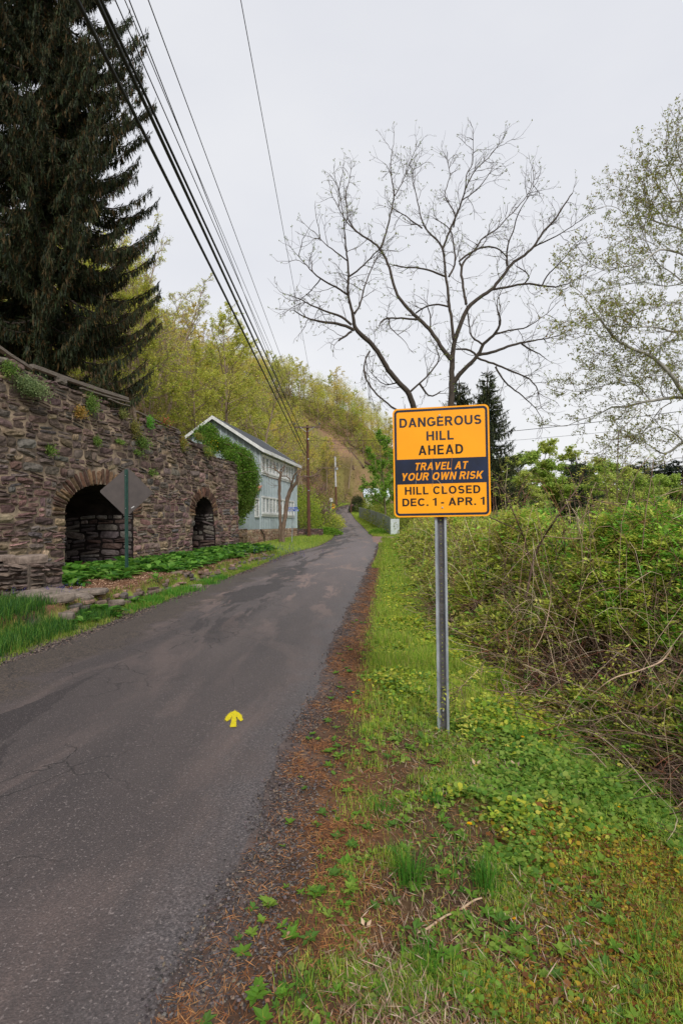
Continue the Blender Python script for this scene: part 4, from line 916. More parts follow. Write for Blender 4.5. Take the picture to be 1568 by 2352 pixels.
wire(P(708, 1030, 46), P(1700, 958, 24), .009, .45, 'thin line below the twisted cable at the right', None)
wire(P(708, 1000, 46), P(1000, 1072, 70), .012, .3, 'thin slack wire from the pole past the far hillside', None)

# ================================================================ SMALL SIGNS AT THE BEND
pb = P(765.5, 1175, 112.0); cs = thing('chevron_marker', 'black and yellow striped marker post at the bend', 'road sign', tuple(pb)); q = np.array(pb)
mb = MB(); mb.tubes(np.array([(0, 0, -.5), (0, 0, .6)]), np.array([.05, .05]), 6); mb.build('post', M_galvdark, cs)
mb = MB(); mb.box((0, -.05, 1.1), (.62, .02, 1.1)); pn_ = mb.build('panel', pmat('marker_yellow', srgb(250, 190, 20), srgb(240, 180, 20), .5), cs)
for z_ in (.72, 1.08, 1.44): 
    mb = MB(); mb.add([(-.3, -.062, z_ + .16), (-.3, -.062, z_ + .0), (.3, -.062, z_ - .22), (.3, -.062, z_ - .06)], [(0, 1, 2, 3)]); mb.build('stripe', M_signblack, pn_)
pb = P(760, 1170, 110.0); wsn = thing('white_notice_sign', 'small white rectangular sign on a post before the striped marker', 'road sign', tuple(pb))
mb = MB(); mb.box((0, 0, .9), (.09, .09, 2.0)); mb.build('post', M_galv, wsn)
mb = MB(); mb.box((.05, -.06, 2.0), (.62, .02, .78)); pn_ = mb.build('panel', M_white, wsn)
for z_ in (2.2, 2.05, 1.88): 
    mb = MB(); mb.box((.05, -.073, z_), (.4, .004, .05)); mb.build('marking', M_signblack, pn_)

# ================================================================ GREY BOARD FENCE, SHED
M_fence = pmat('grey_fence', srgb(164, 172, 172), srgb(132, 140, 140), .85, 4, .3, 50, 0, (4, 4, .4), .3, .7, .2)
fa, fb = P(896, 1221, 55.0), P(824, 1181, 105.0)
fc = thing('board_fence', 'pale grey vertical board fence climbing beside the road', 'fence', tuple(fa)); q = np.array(fa)
nb_ = 190; 
m1 = MB()
for q_ in range(nb_):
    t_ = q_ / nb_; p = fa * (1 - t_) + fb * t_; p[0] += .5 * math.sin(t_ * 3.1); hgt = 1.5 - .1 * t_; d_ = fb - fa; an = math.atan2(d_[1], d_[0])
    gz_ = min(float(H(p[0], p[1])), p[2] + .1)
    m1.box(p - q + np.array((0, 0, (hgt - .6) / 2 + R.normal(0, .008))), (.27, .025 + .01 * (q_ % 2), hgt + .6), an, srgb(160, 168, 168) * (1 + R.normal(0, .05)))
m1.build('board_run', vmat('fence_boards', .85, 0, .3, 40, .2, 3), fc)
m1 = MB()
for q_ in range(6): m1.box(np.array((.14 + q_ * .15, .06 + q_ * .0, .36)), (.145, .03, 1.95), .1, srgb(205, 212, 214) * (1 + R.normal(0, .03)))
m1.build('return_run', vmat('fence_return', .8, 0, .3, 40, .15, 3), fc)
pb = P(866, 1160, 128.0); sh = thing('white_shed', 'small white house with a pale sloping roof behind the hedge', 'house', tuple(pb))
mb = MB(); mb.box((0, 2.5, .8), (5.6, 5, 4.2)); mb.build('wall', M_white, sh)
mb = MB(); V = [(-3.2, -.4, 2.0), (3.2, -.4, 2.0), (3.0, 2.6, 4.3), (-3.5, 2.6, 4.3), (-3.2, 5.5, 2.0), (3.2, 5.5, 2.0)]; mb.add(V + [(a_, b_, c_ - .15) for a_, b_, c_ in V], [(0, 1, 2, 3), (3, 2, 5, 4), (6, 7, 1, 0), (3, 9, 6, 0), (1, 7, 8, 2), (4, 10, 9, 3)]); mb.build('roof', pmat('pale_roof', srgb(205, 212, 222), srgb(188, 196, 206), .7, 2), sh)
for wx in (-.6, 1.5):
    mb = MB(); mb.box((wx, -.03, .6), (1.3, .06, 1.5)); wf = mb.build('window', M_white, sh)
    for a_ in (-.3, .3):
        for b_ in (-.33, .33): mb = MB(); mb.box((wx + a_, -.065, .6 + b_), (.5, .02, .56)); mb.build('pane', M_glass, wf)
# ================================================================ TREES
def curve_from(p, d, L_, n, wander, rise, rg):
    pts = [np.array(p, float)]; d = d / np.linalg.norm(d); st = L_ / (n - 1)
    for _ in range(n - 1):
        d = d + rg.normal(0, wander, 3) + np.array((0, 0, rise)); d /= np.linalg.norm(d); pts.append(pts[-1] + d * st)
    return np.array(pts)
def along(pts, t):
    f = t * (len(pts) - 1); i_ = min(int(f), len(pts) - 2); a_ = f - i_; return pts[i_] * (1 - a_) + pts[i_ + 1] * a_, pts[i_ + 1] - pts[i_]
def side_dir(d, ang, rg):
    d = d / np.linalg.norm(d); v = rg.normal(size=3); v -= d * v.dot(d); v /= np.linalg.norm(v); return d * math.cos(ang) + v * math.sin(ang)
barkc = srgb(112, 98, 84)
def deciduous(seed, Ht, r0, fb, spread, n1, n2, n3, nleaf, lsize, cols, rise=.03, twr=.012, bcol=barkc, lean=.05):
    rg = np.random.default_rng(seed); tr = MB(); cr = MB()
    tk = curve_from((0, 0, -.4), np.array((rg.normal(0, lean), rg.normal(0, lean), 1)), Ht * .93, 12, .05, .03, rg)
    tr.tubes(tk, np.linspace(r0, r0 * .12, 12) * (1 + .35 * np.exp(-np.arange(12) * 1.5)), 7, bcol)
    B2, B3, LP_, LD = [], [], [], []
    for i_ in range(n1):
        t_ = fb + (1 - fb) * (i_ + rg.random()) / n1; p, d = along(tk, min(t_, .99))
        ln = spread * (1 - .62 * ((t_ - fb) / (1 - fb)) ** 1.4) * rg.uniform(.7, 1.15)
        az_ = i_ * 2.4 + rg.normal(0, .4); el_ = rg.uniform(.2, .65) + .4 * t_ ** 2
        br = curve_from(p, np.array((math.cos(az_) * math.cos(el_), math.sin(az_) * math.cos(el_), math.sin(el_))), ln, 8, .13, rise, rg)
        rb = r0 * (.42 - .28 * t_); tr.tubes(br, np.linspace(rb, .015, 8), 5, bcol)
        for j_ in range(n2):
            t2 = .25 + .75 * (j_ + rg.random()) / n2; p2, d2_ = along(br, min(t2, .99))
            l2 = ln * .42 * (1.2 - .6 * t2) * rg.uniform(.6, 1.2); b2_ = curve_from(p2, side_dir(d2_, rg.uniform(.5, 1.0), rg), l2, 5, .16, rise, rg); B2.append(b2_)
            for k_ in range(n3):
                t3 = .2 + .8 * (k_ + rg.random()) / n3; p3, d3_ = along(b2_, min(t3, .99)); l3 = l2 * .5 * rg.uniform(.5, 1.2)
                b3_ = curve_from(p3, side_dir(d3_, rg.uniform(.4, .9), rg), l3, 4, .18, rise, rg); B3.append(b3_)
                LP_.append(b3_); 
    B2, B3 = np.array(B2), np.array(B3)
    cr.tubes(B2, np.tile(np.linspace(twr * 1.8, twr * .8, 5), (len(B2), 1)), 3, bcol); cr.tubes(B3, np.tile(np.linspace(twr, twr * .5, 4), (len(B3), 1)), 3, bcol)
    n_ = len(B3) * nleaf
    if n_:
        bi = rg.integers(0, len(B3), n_); ti = rg.random(n_) ** .6 * 2.999; ii = ti.astype(int); a_ = (ti - ii)[:, None]
        pos = B3[bi, ii] * (1 - a_) + B3[bi, ii + 1] * a_ + rg.normal(0, lsize * .5, (n_, 3))
        cl = vn(pos[:, 0] * .9, pos[:, 2] * .9 + pos[:, 1], seed); keep = cl > .25; pos = pos[keep]; n_ = len(pos)
        cr.leaves(pos, unit(n_, rg), unit(n_, rg), lsize * rg.uniform(.5, 1.3, n_), lsize * rg.uniform(.35, .8, n_), pick(cols, n_, rg), 1)
    return tr.mesh('trunk', M_bark), cr.mesh('crown', [M_bark, M_leaf])
def tree_from(meshes, name, label, cat, loc, rz, s, group):
    t_ = thing(name, label, cat, loc, rz, group); t_.scale = s if hasattr(s, '__len__') else (s,) * 3
    for nm, me in zip(('trunk', 'crown'), meshes):
        o = bpy.data.objects.new(nm, me); COL.objects.link(o); o.parent = t_
    return t_
yg = [srgb(206, 206, 88), srgb(190, 194, 80), srgb(218, 214, 108), srgb(168, 180, 76)]
yo = [srgb(220, 202, 92), srgb(206, 186, 86), srgb(226, 210, 116)]
gg = [srgb(150, 172, 58), srgb(170, 184, 66), srgb(124, 152, 54)]
bc2 = srgb(132, 114, 96)
protos = [deciduous(11, 17, .17, .26, 5.4, 17, 7, 6, 15, .15, yg, bcol=bc2), deciduous(12, 18, .2, .30, 5.4, 17, 7, 6, 11, .16, yo, bcol=bc2), deciduous(13, 15, .15, .2, 4.8, 16, 7, 6, 18, .15, gg + yg, bcol=bc2),
          deciduous(14, 17, .17, .30, 5.0, 17, 7, 7, 3, .14, yg, bcol=srgb(150, 130, 112)), deciduous(15, 13, .14, .16, 4.6, 16, 7, 6, 16, .15, yg, bcol=bc2), deciduous(16, 19, .2, .32, 5.6, 18, 7, 6, 12, .16, yg + yo, bcol=bc2)]
kindw = ['yellow-green budding', 'ochre budding', 'fresh green leafing', 'nearly bare grey', 'low yellow-green leafing', 'tall yellowish budding']
rg = np.random.default_rng(5); placed = []
def zone(x, y):
    if y < 60: return 'behind the kiln wall and dark spruce' if x / y < -.28 else 'just behind the blue grey building'
    if y < 105: return 'on the slope above the blue grey building roof'
    if y < 158: return 'on the hillside above the utility pole'
    return 'on the far slope closing the view beyond the bend'
n_try = 0; ntree = 0
cand = []
while ntree < 293 and n_try < 60000:
    n_try += 1
    y_ = 33 + 187 * rg.random() ** .60; lim_l = -.50 * y_ - 3
    x_ = rg.uniform(lim_l, .30 * y_)
    yc = min(y_, 162); roadl = float(np.interp(yc, RY, RL))
    if y_ < 162 and x_ > roadl - (7 if y_ > 52 else 9.5): continue
    if y_ < 52 and x_ > -15.5 + (y_ - 34) * .12: continue
    if y_ < 47 and y_ > 20 and x_ > -16: continue
    if y_ >= 158 and (y_ - (163 + .12 * x_)) < 4: continue
    z_ = float(H(x_, y_, True))
    if -.012 < x_ / y_ < .045 and .06 < (z_ - 1.65) / y_ < .13 and rg.random() < .7: continue      # the bare bank
    sep_ = 3.6 + y_ * .020
    if any((x_ - a_) ** 2 + (y_ - b_) ** 2 < sep_ ** 2 for a_, b_ in placed): continue
    placed.append((x_, y_)); ntree += 1
    pr_ = [.24, .17, .16, .14, .12, .17]
    if x_ > 0: pr_ = [.18, .10, .12, .32, .16, .12]
    k_ = int(rg.choice(6, p=pr_)); s_ = rg.uniform(.75, 1.12)
    if y_ > 150: s_ *= .92
    if x_ > 18: s_ *= .8
    tree_from(protos[k_], 'hillside_tree', '%s tree %s' % (kindw[k_], zone(x_, y_)), 'tree', (x_, y_, z_), rg.random() * 6.28, (s_ * 1.2, s_ * 1.2, s_ * rg.uniform(.85, 1.05)), 'trees on the wooded hillside')
for pu, Yd, tp, lab in ((318, 40, 455, 'bare grey tree showing beside the dark spruce, highest above the kiln'), (290, 43, 520, 'bare grey tree half hidden behind the dark spruce'), (350, 46, 545, 'thin budding tree right of the dark spruce')):
    p = P(pu, 1200, Yd); gz_ = float(H(p[0], p[1])); k_ = (P(pu, tp, Yd)[2] - gz_) / 17
    tree_from(protos[3], 'hillside_tree', lab, 'tree', (p[0], p[1], gz_), pu, (k_ * .85, k_ * .85, k_), 'trees on the wooded hillside')
# low growth on the slopes and banks
rg = np.random.default_rng(8); n_ = 340000
y_ = 30 + 175 * rg.random(n_) ** .8; x_ = rg.uniform(-.66, .30, n_) * y_
yc = np.clip(y_, 0, 162); rl_ = np.interp(yc, RY, RL)
off = rl_ - x_; ok = ((off > 3.2) & (y_ < 160)) | (y_ > 166)
ok &= ~((y_ < 47) & (x_ > -13.5)) & ~((y_ < 56) & (off < 6.5)) & (fbm(x_ * .16, y_ * .16, 5) + .25 * sst(20, 5, off) + .12 * sst(60, 100, y_) > .40)
el_ = (H(x_, y_, False) - 1.65) / y_; bare = (x_ / y_ > -.012) & (x_ / y_ < .045) & (el_ > .06) & (el_ < .13); ok &= ~(bare & (rg.random(n_) < .55)); x_, y_ = x_[ok], y_[ok]; n_ = len(x_)
hh = rg.random(n_) ** 1.3 * (.4 + 4.6 * fbm(x_ * .2, y_ * .2, 9) ** 1.5); z_ = H(x_, y_) + hh
mb = MB(); sz_ = rg.uniform(.10, .28, n_) * (.7 + y_ / 140)
mb.leaves(np.stack((x_, y_, z_), 1), unit(n_, rg), unit(n_, rg), sz_, sz_ * .6, pick([srgb(120, 126, 50), srgb(146, 142, 62), srgb(100, 110, 46), srgb(134, 120, 84), srgb(150, 150, 60)], n_, rg), 0)
k_ = rg.choice(n_, 5000); b0_ = np.stack((x_[k_], y_[k_], H(x_[k_], y_[k_]) - .1), 1); hh_ = rg.uniform(.8, 3.5, 5000)
t_ = np.linspace(0, 1, 4)[None, :, None]; dv = np.stack((rg.normal(0, .5, 5000), rg.normal(0, .5, 5000), hh_), 1)[:, None]
mb.tubes(b0_[:, None] + dv * t_ + np.array((0, 0, 0)) , np.tile(np.array((.022, .018, .012, .006)), (5000, 1)), 3, jit(srgb(140, 118, 100), 5000, .2, .05, rg), 1)
tag(mb.build('hillside_undergrowth', [M_leaf, M_bark]), 'patchy yellow-green low growth over the wooded slope', 'undergrowth', None, 'stuff')
rg = np.random.default_rng(18); mb = MB(); n_t = 0
while n_t < 290:
    y_ = rg.uniform(85, 235); x_ = rg.uniform(-.42, .27) * y_; yc = min(y_, 162)
    if y_ < 162 and x_ > float(np.interp(yc, RY, RL)) - 9: continue
    if y_ >= 158 and (y_ - (163 + .12 * x_)) < 5: continue
    z_ = float(H(x_, y_))
    if -.012 < x_ / y_ < .045 and .055 < (z_ - 1.65) / y_ < .125 and rg.random() < .85: continue
    n_t += 1; hgt = rg.uniform(9, 15); w_ = rg.uniform(2.8, 5.0); mb.tubes(np.array([(x_, y_, z_ - .3), (x_ + rg.normal(0, .4), y_, z_ + hgt * .5), (x_ + rg.normal(0, .8), y_, z_ + hgt * .92)]), np.array([.15, .10, .03]), 4, bc2, 1)
    c0 = np.array((x_, y_, z_)); m_ = 26; e_ = unit(m_, rg) * np.array((w_, w_, hgt * .36)) * rg.uniform(.6, 1.05, (m_, 1)) + np.array((0, 0, hgt * .64)); b0_ = np.stack((0 * e_[:, 0], 0 * e_[:, 0], e_[:, 2] * .72), 1)
    mb.tubes(c0 + b0_[:, None] + (e_ - b0_)[:, None] * np.linspace(0, 1, 3)[None, :, None] + rg.normal(0, .15, (m_, 3, 3)), np.tile(np.array((.05, .035, .015)), (m_, 1)), 3, bc2, 1)
    k_ = rg.random() < .8; nl = 1700 if k_ else 450; ci_ = rg.integers(0, m_, nl); pos = c0 + e_[ci_] + rg.normal(0, .62, (nl, 3)); mb.leaves(pos, unit(nl, rg), unit(nl, rg), .24 * rg.uniform(.5, 1.2, nl), .14, pick([yg, yo, gg][rg.choice(3, p=[.5, .3, .2])], nl, rg), 0)
tag(mb.build('distant_wood', [M_leaf, M_bark]), 'budding woodland massed over the far part of the hillside', 'woodland', None, 'stuff')
# fallen trunks on the bare bank
for q_, (ua, va, ub, vb, Yd) in enumerate(((892, 1058, 838, 1092, 172), (905, 1045, 800, 1055, 176), (790, 1045, 836, 1090, 168), (800, 1068, 812, 1092, 166))):
    pa, pb_ = P(ua, va, Yd), P(ub, vb, Yd - 6); pa[2] = float(H(pa[0], pa[1])) + .5; pb_[2] = float(H(pb_[0], pb_[1])) + .4
    mb = MB(); mb.tubes(np.linspace(0, 1, 6)[:, None] * (pb_ - pa), np.linspace(.22, .4, 6), 6, srgb(92, 74, 64), 0, True); o = mb.build('fallen_trunk', M_bark); o.location = pa
    tag(o, ('dark fallen trunk lying down the bare brown bank, upper right', 'long fallen trunk across the top of the bare bank', 'fallen trunk slanting down the left of the bare bank', 'short broken log low on the bare bank')[q_], 'log', 'fallen trunks on the bare bank')

# ---------------------------------------------------------------- conifers
def spruce(seed, Ht, rad, z0, whorl, twig, cols, tl=.5, dens=1.0, droop=.35, shape=None, hang=.5):
    rg = np.random.default_rng(seed); tr = MB(); cr = MB()
    tk = np.array([(rg.normal(0, .04), rg.normal(0, .04), z) for z in np.linspace(-.5, Ht, 14)]); tr.tubes(tk, np.linspace(Ht * .014 + .06, .02, 14), 8, srgb(72, 60, 52))
    BR, TW = [], []; z = z0
    while z < Ht - .3:
        f = (z - z0) / (Ht - z0); rr_ = rad * (shape(f) if shape else (1 - f) ** .8) + .25
        nb = 6 if f < .85 else 4
        for b_ in range(nb):
            az_ = rg.random() * 6.283; L_ = rr_ * rg.uniform(.66, 1.14); n_ = 9; t_ = np.linspace(0, 1, n_)
            zz = z + rg.normal(0, whorl * .3) - droop * L_ * (np.sin(t_ * 2.6) * .8) + .25 * L_ * t_ ** 3 * .9
            bend = rg.normal(0, .12) * t_ ** 2
            BR.append((np.stack((np.cos(az_ + bend) * L_ * t_, np.sin(az_ + bend) * L_ * t_, zz), 1), L_))
        z += whorl * rg.uniform(.7, 1.3)
    pl_ = np.array([b_[0] for b_ in BR]); tr.tubes(pl_, np.array([np.linspace(.012 * b_[1] + .02, .008, 9) for b_ in BR]), 4, srgb(60, 50, 44))
    for pts, L_ in BR:
        nt = int(L_ * twig * dens)
        t_ = rg.random(nt) ** .75 * .97 + .03; f_ = t_ * 8; i_ = np.minimum(f_.astype(int), 7); a_ = (f_ - i_)[:, None]
        p = pts[i_] * (1 - a_) + pts[i_ + 1] * a_; d = pts[i_ + 1] - pts[i_]; d /= np.linalg.norm(d, axis=1, keepdims=True)
        sd_ = np.stack((-d[:, 1], d[:, 0], np.zeros(nt)), 1) * np.sign(rg.random(nt) - .5)[:, None]
        hg = (rg.random(nt) < hang)[:, None]
        dd = np.where(hg, np.array((0, 0, -1)) + rg.normal(0, .16, (nt, 3)) + d * .15, sd_ * rg.uniform(.4, 1.2, (nt, 1)) + d * .8 + rg.normal(0, .2, (nt, 3)) + np.array((0, 0, .12)))
        TW.append(np.concatenate((p + sd_ * rg.uniform(0, .35, (nt, 1)) * tl, dd, (tl * rg.uniform(.35, 1.15, (nt, 1)) * np.where(hg, 1.15, .8) * (1.25 - .6 * t_[:, None]))), 1))
    TW = np.concatenate(TW); n_ = len(TW); d = TW[:, 3:6]; d /= np.linalg.norm(d, axis=1, keepdims=True)
    cc = pick(cols, n_, rg, None, .25, .06)
    for q_ in range(2):
        nm = unit(n_, rg); cr.leaves(TW[:, :3], d, nm, TW[:, 6], TW[:, 6] * rg.uniform(.10, .18, n_), cc, 0, .0)
    # side needles give the twigs a ragged edge
    for q_ in range(4):
        tt_ = rg.random((n_, 1)); cr.leaves(TW[:, :3] + d * TW[:, 6:7] * tt_, d + unit(n_, rg) * 1.0, unit(n_, rg), TW[:, 6] * .26, TW[:, 6] * .06, cc * 1.1, 0)
    return tr.mesh('trunk', M_bark), cr.mesh('crown', M_needle)
dkc = [srgb(40, 50, 28), srgb(52, 62, 32), srgb(32, 42, 26), srgb(82, 64, 34), srgb(60, 56, 30), srgb(46, 56, 28)]
sp_shape = lambda f: .84 + .2 * f / .4 if f < .4 else (1.04 - .24 * (f - .4) / .35 if f < .75 else max(.05, .8 * (1 - (f - .75) / .25) ** .9))
bs = spruce(21, 27, 4.2, .2, .36, 110, dkc, .46, 1.0, .34, sp_shape, .70)
pz = P(100, 900, 22.0)
tree_from(bs, 'spruce_tree', 'towering dark drooping spruce on the bank above the kiln wall', 'tree', (pz[0], 22.0, 4.6), .6, 1, None)
bs2 = spruce(22, 22, 4.0, .2, .5, 45, dkc, .55, .9, .34, sp_shape, .6)
tree_from(bs2, 'spruce_tree', 'second dark spruce filling the photo\'s left edge behind the kiln', 'tree', (-17.5, 23.5, 5.2), 1.6, 1, None)
fgc = [srgb(56, 66, 42), srgb(68, 78, 48), srgb(44, 54, 36), srgb(80, 84, 50)]
ds_ = spruce(23, 15, 3.6, .6, .42, 58, fgc, .55, 1.0, .16, lambda f: (1 - f) ** .85, .3)
for pu, pv, Yd, tp, lab in ((1124, 1140, 46, 842, 'pointed dark spruce standing right of the orange sign'), (1058, 1140, 50, 862, 'dark spruce rising behind the top of the orange sign')):
    p = P(pu, pv, Yd); gz_ = float(H(p[0], p[1])); hgt = P(pu, tp, Yd)[2] - gz_
    tree_from(ds_, 'spruce_tree', lab, 'tree', (p[0], p[1], gz_), pu, (1.25 if pu < 1100 else 1.1, 1.1, hgt / 15), 'spruces behind the orange sign')
# far belt across the low ground at the right
rgf = np.random.default_rng(31)
pr = [deciduous(41, 12, .2, .05, 5.6, 17, 7, 6, 34, .22, [srgb(158, 182, 78), srgb(176, 196, 92), srgb(138, 164, 70)], bcol=bc2), deciduous(42, 11, .2, .05, 5.4, 17, 7, 6, 32, .22, [srgb(182, 192, 92), srgb(196, 202, 108), srgb(162, 178, 84)], bcol=bc2)]
pine = spruce(43, 12, 3.6, .6, .42, 44, [srgb(52, 66, 50), srgb(66, 78, 56), srgb(44, 56, 44)], .6, 1.0, .0, lambda f: (1 - f) ** .8 * (1.0 + .2 * math.sin(f * 17)), .1)
for q_, (pu, tp, Yd, k_, s_, lab) in enumerate(((1165, 1060, 66, 1, 1.0, 'light green tree close right of the pointed spruce'), (1222, 1035, 76, 0, 1.3, 'rounded mid green tree under the power line, nearest the spruce'), (1262, 1028, 80, 1, 1.2, 'pale green rounded tree, tallest of the far belt'), (1300, 1062, 78, 0, 1.0, 'mid green tree left of the dark far pine'), (1325, 1040, 74, 2, 1, 'narrow dark pine in the middle of the far tree belt'),
        (1368, 1062, 84, 1, 1.2, 'pale green tree just right of the narrow dark pine'), (1408, 1064, 88, 0, 1.2, 'green tree between the dark pines of the far belt'), (1440, 1058, 96, 2, 1.4, 'broad dark pine left of the far pine row'), (1484, 1050, 96, 2, 1.5, 'broad dark pine in the row below the sycamore limb'), (1528, 1052, 100, 2, 1.6, 'dark pine nearest the photo edge but one'), (1572, 1046, 96, 2, 1.6, 'dark pine cut by the right photo edge'), (1620, 1062, 96, 2, 1.6, 'far pine just outside the row'), (1200, 1085, 90, 0, 1.2, 'dull green tree behind the pale ones near the spruce'), (1340, 1095, 120, 0, 1.4, 'farther green tree behind the narrow dark pine'), (1460, 1085, 70, 1, .9, 'low pale green tree in front of the dark pine row'), (1545, 1088, 64, 0, .9, 'low mid green tree in front of the dark pines at the edge'))):
    p = P(pu, 1200, Yd); gz_ = float(H(p[0], p[1])); hgt = P(pu, tp, Yd)[2] - gz_; me = (pr[0], pr[1], pine)[k_]; hh_ = 12 if k_ != 1 else 11
    w_ = hgt / hh_ * (.8 if q_ == 4 else 1.0) * (s_ if k_ == 2 else 1.0)
    tree_from(me, ('leafy_tree', 'leafy_tree', 'pine_tree')[k_], lab, 'tree', (p[0], p[1], gz_), rgf.random() * 6, (w_ * (1.5 if k_ < 2 else (1.25 if q_ > 5 else 1)), w_ * 1.4, hgt / hh_), 'far belt of trees across the low ground')
# bright green saplings left of the orange sign, hedge behind the fence, dark round bush at the bend
def bush(seed, rx, ry, rz_, n_, ls, cols, name, label, cat, loc, group=None, stems=60, scol_=barkc, lump=.35, hollow=.55):
    rg = np.random.default_rng(seed); d = unit(n_, rg); d[:, 2] = np.abs(d[:, 2]) * 1.0 - .15
    r_ = (hollow + (1 - hollow) * rg.random(n_) ** .6) * (1 - lump + 2 * lump * fbm(d[:, 0] * 2.2 + 5, d[:, 2] * 2.2 + d[:, 1] * 1.7, seed))
    pos = d * r_[:, None] * np.array((rx, ry, rz_)) + np.array((0, 0, rz_ * .15)); pos[:, 2] = np.maximum(pos[:, 2], -.05)
    mb = MB(); mb.leaves(pos, d + unit(n_, rg) * .9, unit(n_, rg), ls * rg.uniform(.6, 1.3, n_), ls * rg.uniform(.4, .75, n_), pick(cols, n_, rg, None, .22), 0, .1)
    t_ = thing(name, label, cat, loc, 0, group); 
    if stems:
        e = d[rg.integers(0, n_, stems)] * np.array((rx, ry, rz_)) * rg.uniform(.8, 1.12, (stems, 1)); tt_ = np.linspace(0, 1, 5)[None, :, None]
        pl_ = e[:, None] * tt_ + rg.normal(0, .05 * rx, (stems, 5, 3)) * np.array((0, .5, 1, 1, .3))[None, :, None]; ms_ = MB(); ms_.tubes(pl_, np.tile(np.linspace(.008 + rz_ * .006, .004, 5), (stems, 1)), 4, scol_); ms_.build('stem', M_bark, t_)
    mb.build('foliage', M_leaf, t_); return t_
def gb(pu, pv, Yd): p = P(pu, pv, Yd); return (p[0], p[1], float(H(p[0], p[1])))
bgr = [srgb(106, 150, 40), srgb(130, 168, 52), srgb(88, 132, 36), srgb(148, 178, 70)]
sap = deciduous(51, 9, .11, .18, 2.6, 13, 6, 5, 16, .17, bgr, bcol=srgb(112, 100, 80))
for q_, (pu, Yd, tp, lab) in enumerate(((888, 66, 985, 'fresh bright green sapling against the left edge of the orange sign'), (868, 88, 1082, 'bright green sapling leaning over the fence and shed'), (908, 70, 1010, 'tall green sapling mostly hidden behind the orange sign'), (886, 80, 1052, 'smaller bright green tree behind the saplings'))):
    p = P(pu, 1200, Yd); gz_ = float(H(p[0], p[1])); k_ = (P(pu, tp, Yd)[2] - gz_) / 9
    tree_from(sap, 'leafy_sapling', lab, 'tree', (p[0], p[1], gz_), q_ * 1.7, (k_ * .95, k_ * .95, k_), 'bright green saplings beside the fence')
hyc = [srgb(158, 166, 62), srgb(176, 180, 84), srgb(128, 146, 54), srgb(146, 150, 60)]
for q_ in range(11):
    t_ = (q_ + .5) / 11; p = fa * (1 - t_) + fb * t_; x_, y__ = p[0] + 2.35, p[1]
    bush(500 + q_, 2.5, 3.4, 2.9 + 1.5 * t_ + .3 * math.sin(q_ * 2.1), 2600, .17, hyc, 'hedge_bush', 'yellow-green hedge bush spilling over the grey board fence', 'bush', (x_, y__, float(H(x_, y__)) - .1), 'hedge bushes behind the board fence', 20, barkc)
bush(520, 2.3, 2.6, 3.9, 9000, .16, [srgb(52, 66, 34), srgb(66, 80, 40), srgb(44, 56, 30)], 'round_bush', 'dark green rounded evergreen bush where the road bends away', 'bush', gb(823, 1168, 122), None, 30, barkc, .3)
mb = MB(); mb.tubes(np.array([(0, 0, -.5), (0, 0, 2.4)]), np.array([.16, .14]), 8); o = mb.build('gate_post', M_pole); o.location = gb(806, 1168, 120); tag(o, 'short dark wooden post left of the rounded bush', 'post')
bush(530, 1.1, 1.0, .6, 2200, .12, bgr, 'low_bush', 'low bright green bush at the foot of the grey fence', 'bush', gb(868, 1216, 57), None, 12)
for q_, (pu, pv, Yd, rx, rz_, cc, lab) in enumerate(((690, 1215, 53, 2.6, 4.6, gg, 'mid green tall bush between the building and utility pole'), (700, 1205, 60, 3.2, 4.2, gg + yg, 'yellow-green bush behind the brown utility pole'), (735, 1212, 62, 2.4, 2.6, gg + [srgb(140, 120, 110)], 'low bush under the pinkish flowering shrub'), (755, 1205, 72, 2.4, 2.2, yg, 'roadside bush right of the flowering shrub'), (748, 1222, 52, 1.6, .7, bgr, 'low mound of bright leaves by the stone retaining wall'))):
    bush(540 + q_, rx, rx, rz_, 5200 if q_ < 4 else 3000, .15, cc, 'roadside_bush', lab, 'bush', gb(pu, pv, Yd), None, 40)
rbm = deciduous(56, 6.2, .1, .08, 3.6, 12, 6, 6, 7, .10, [srgb(168, 124, 138), srgb(150, 112, 122), srgb(150, 140, 90)], .02, .014, srgb(104, 84, 74), .2)
tree_from(rbm, 'flowering_shrub', 'leggy shrub with dull pink blossom behind the utility pole', 'shrub', gb(738, 1212, 56), 1.0, (1.1, 1.1, 1), None)
wbm = deciduous(57, 2.2, .03, .1, .8, 8, 5, 4, 8, .09, [srgb(235, 235, 225), srgb(240, 240, 235), srgb(130, 150, 60)], .02, .008)
tree_from(wbm, 'blossom_bush', 'small white-blossoming bush left of the road before the striped marker', 'shrub', gb(752, 1196, 88), 0, (1.3, 1.3, 1.3), None)

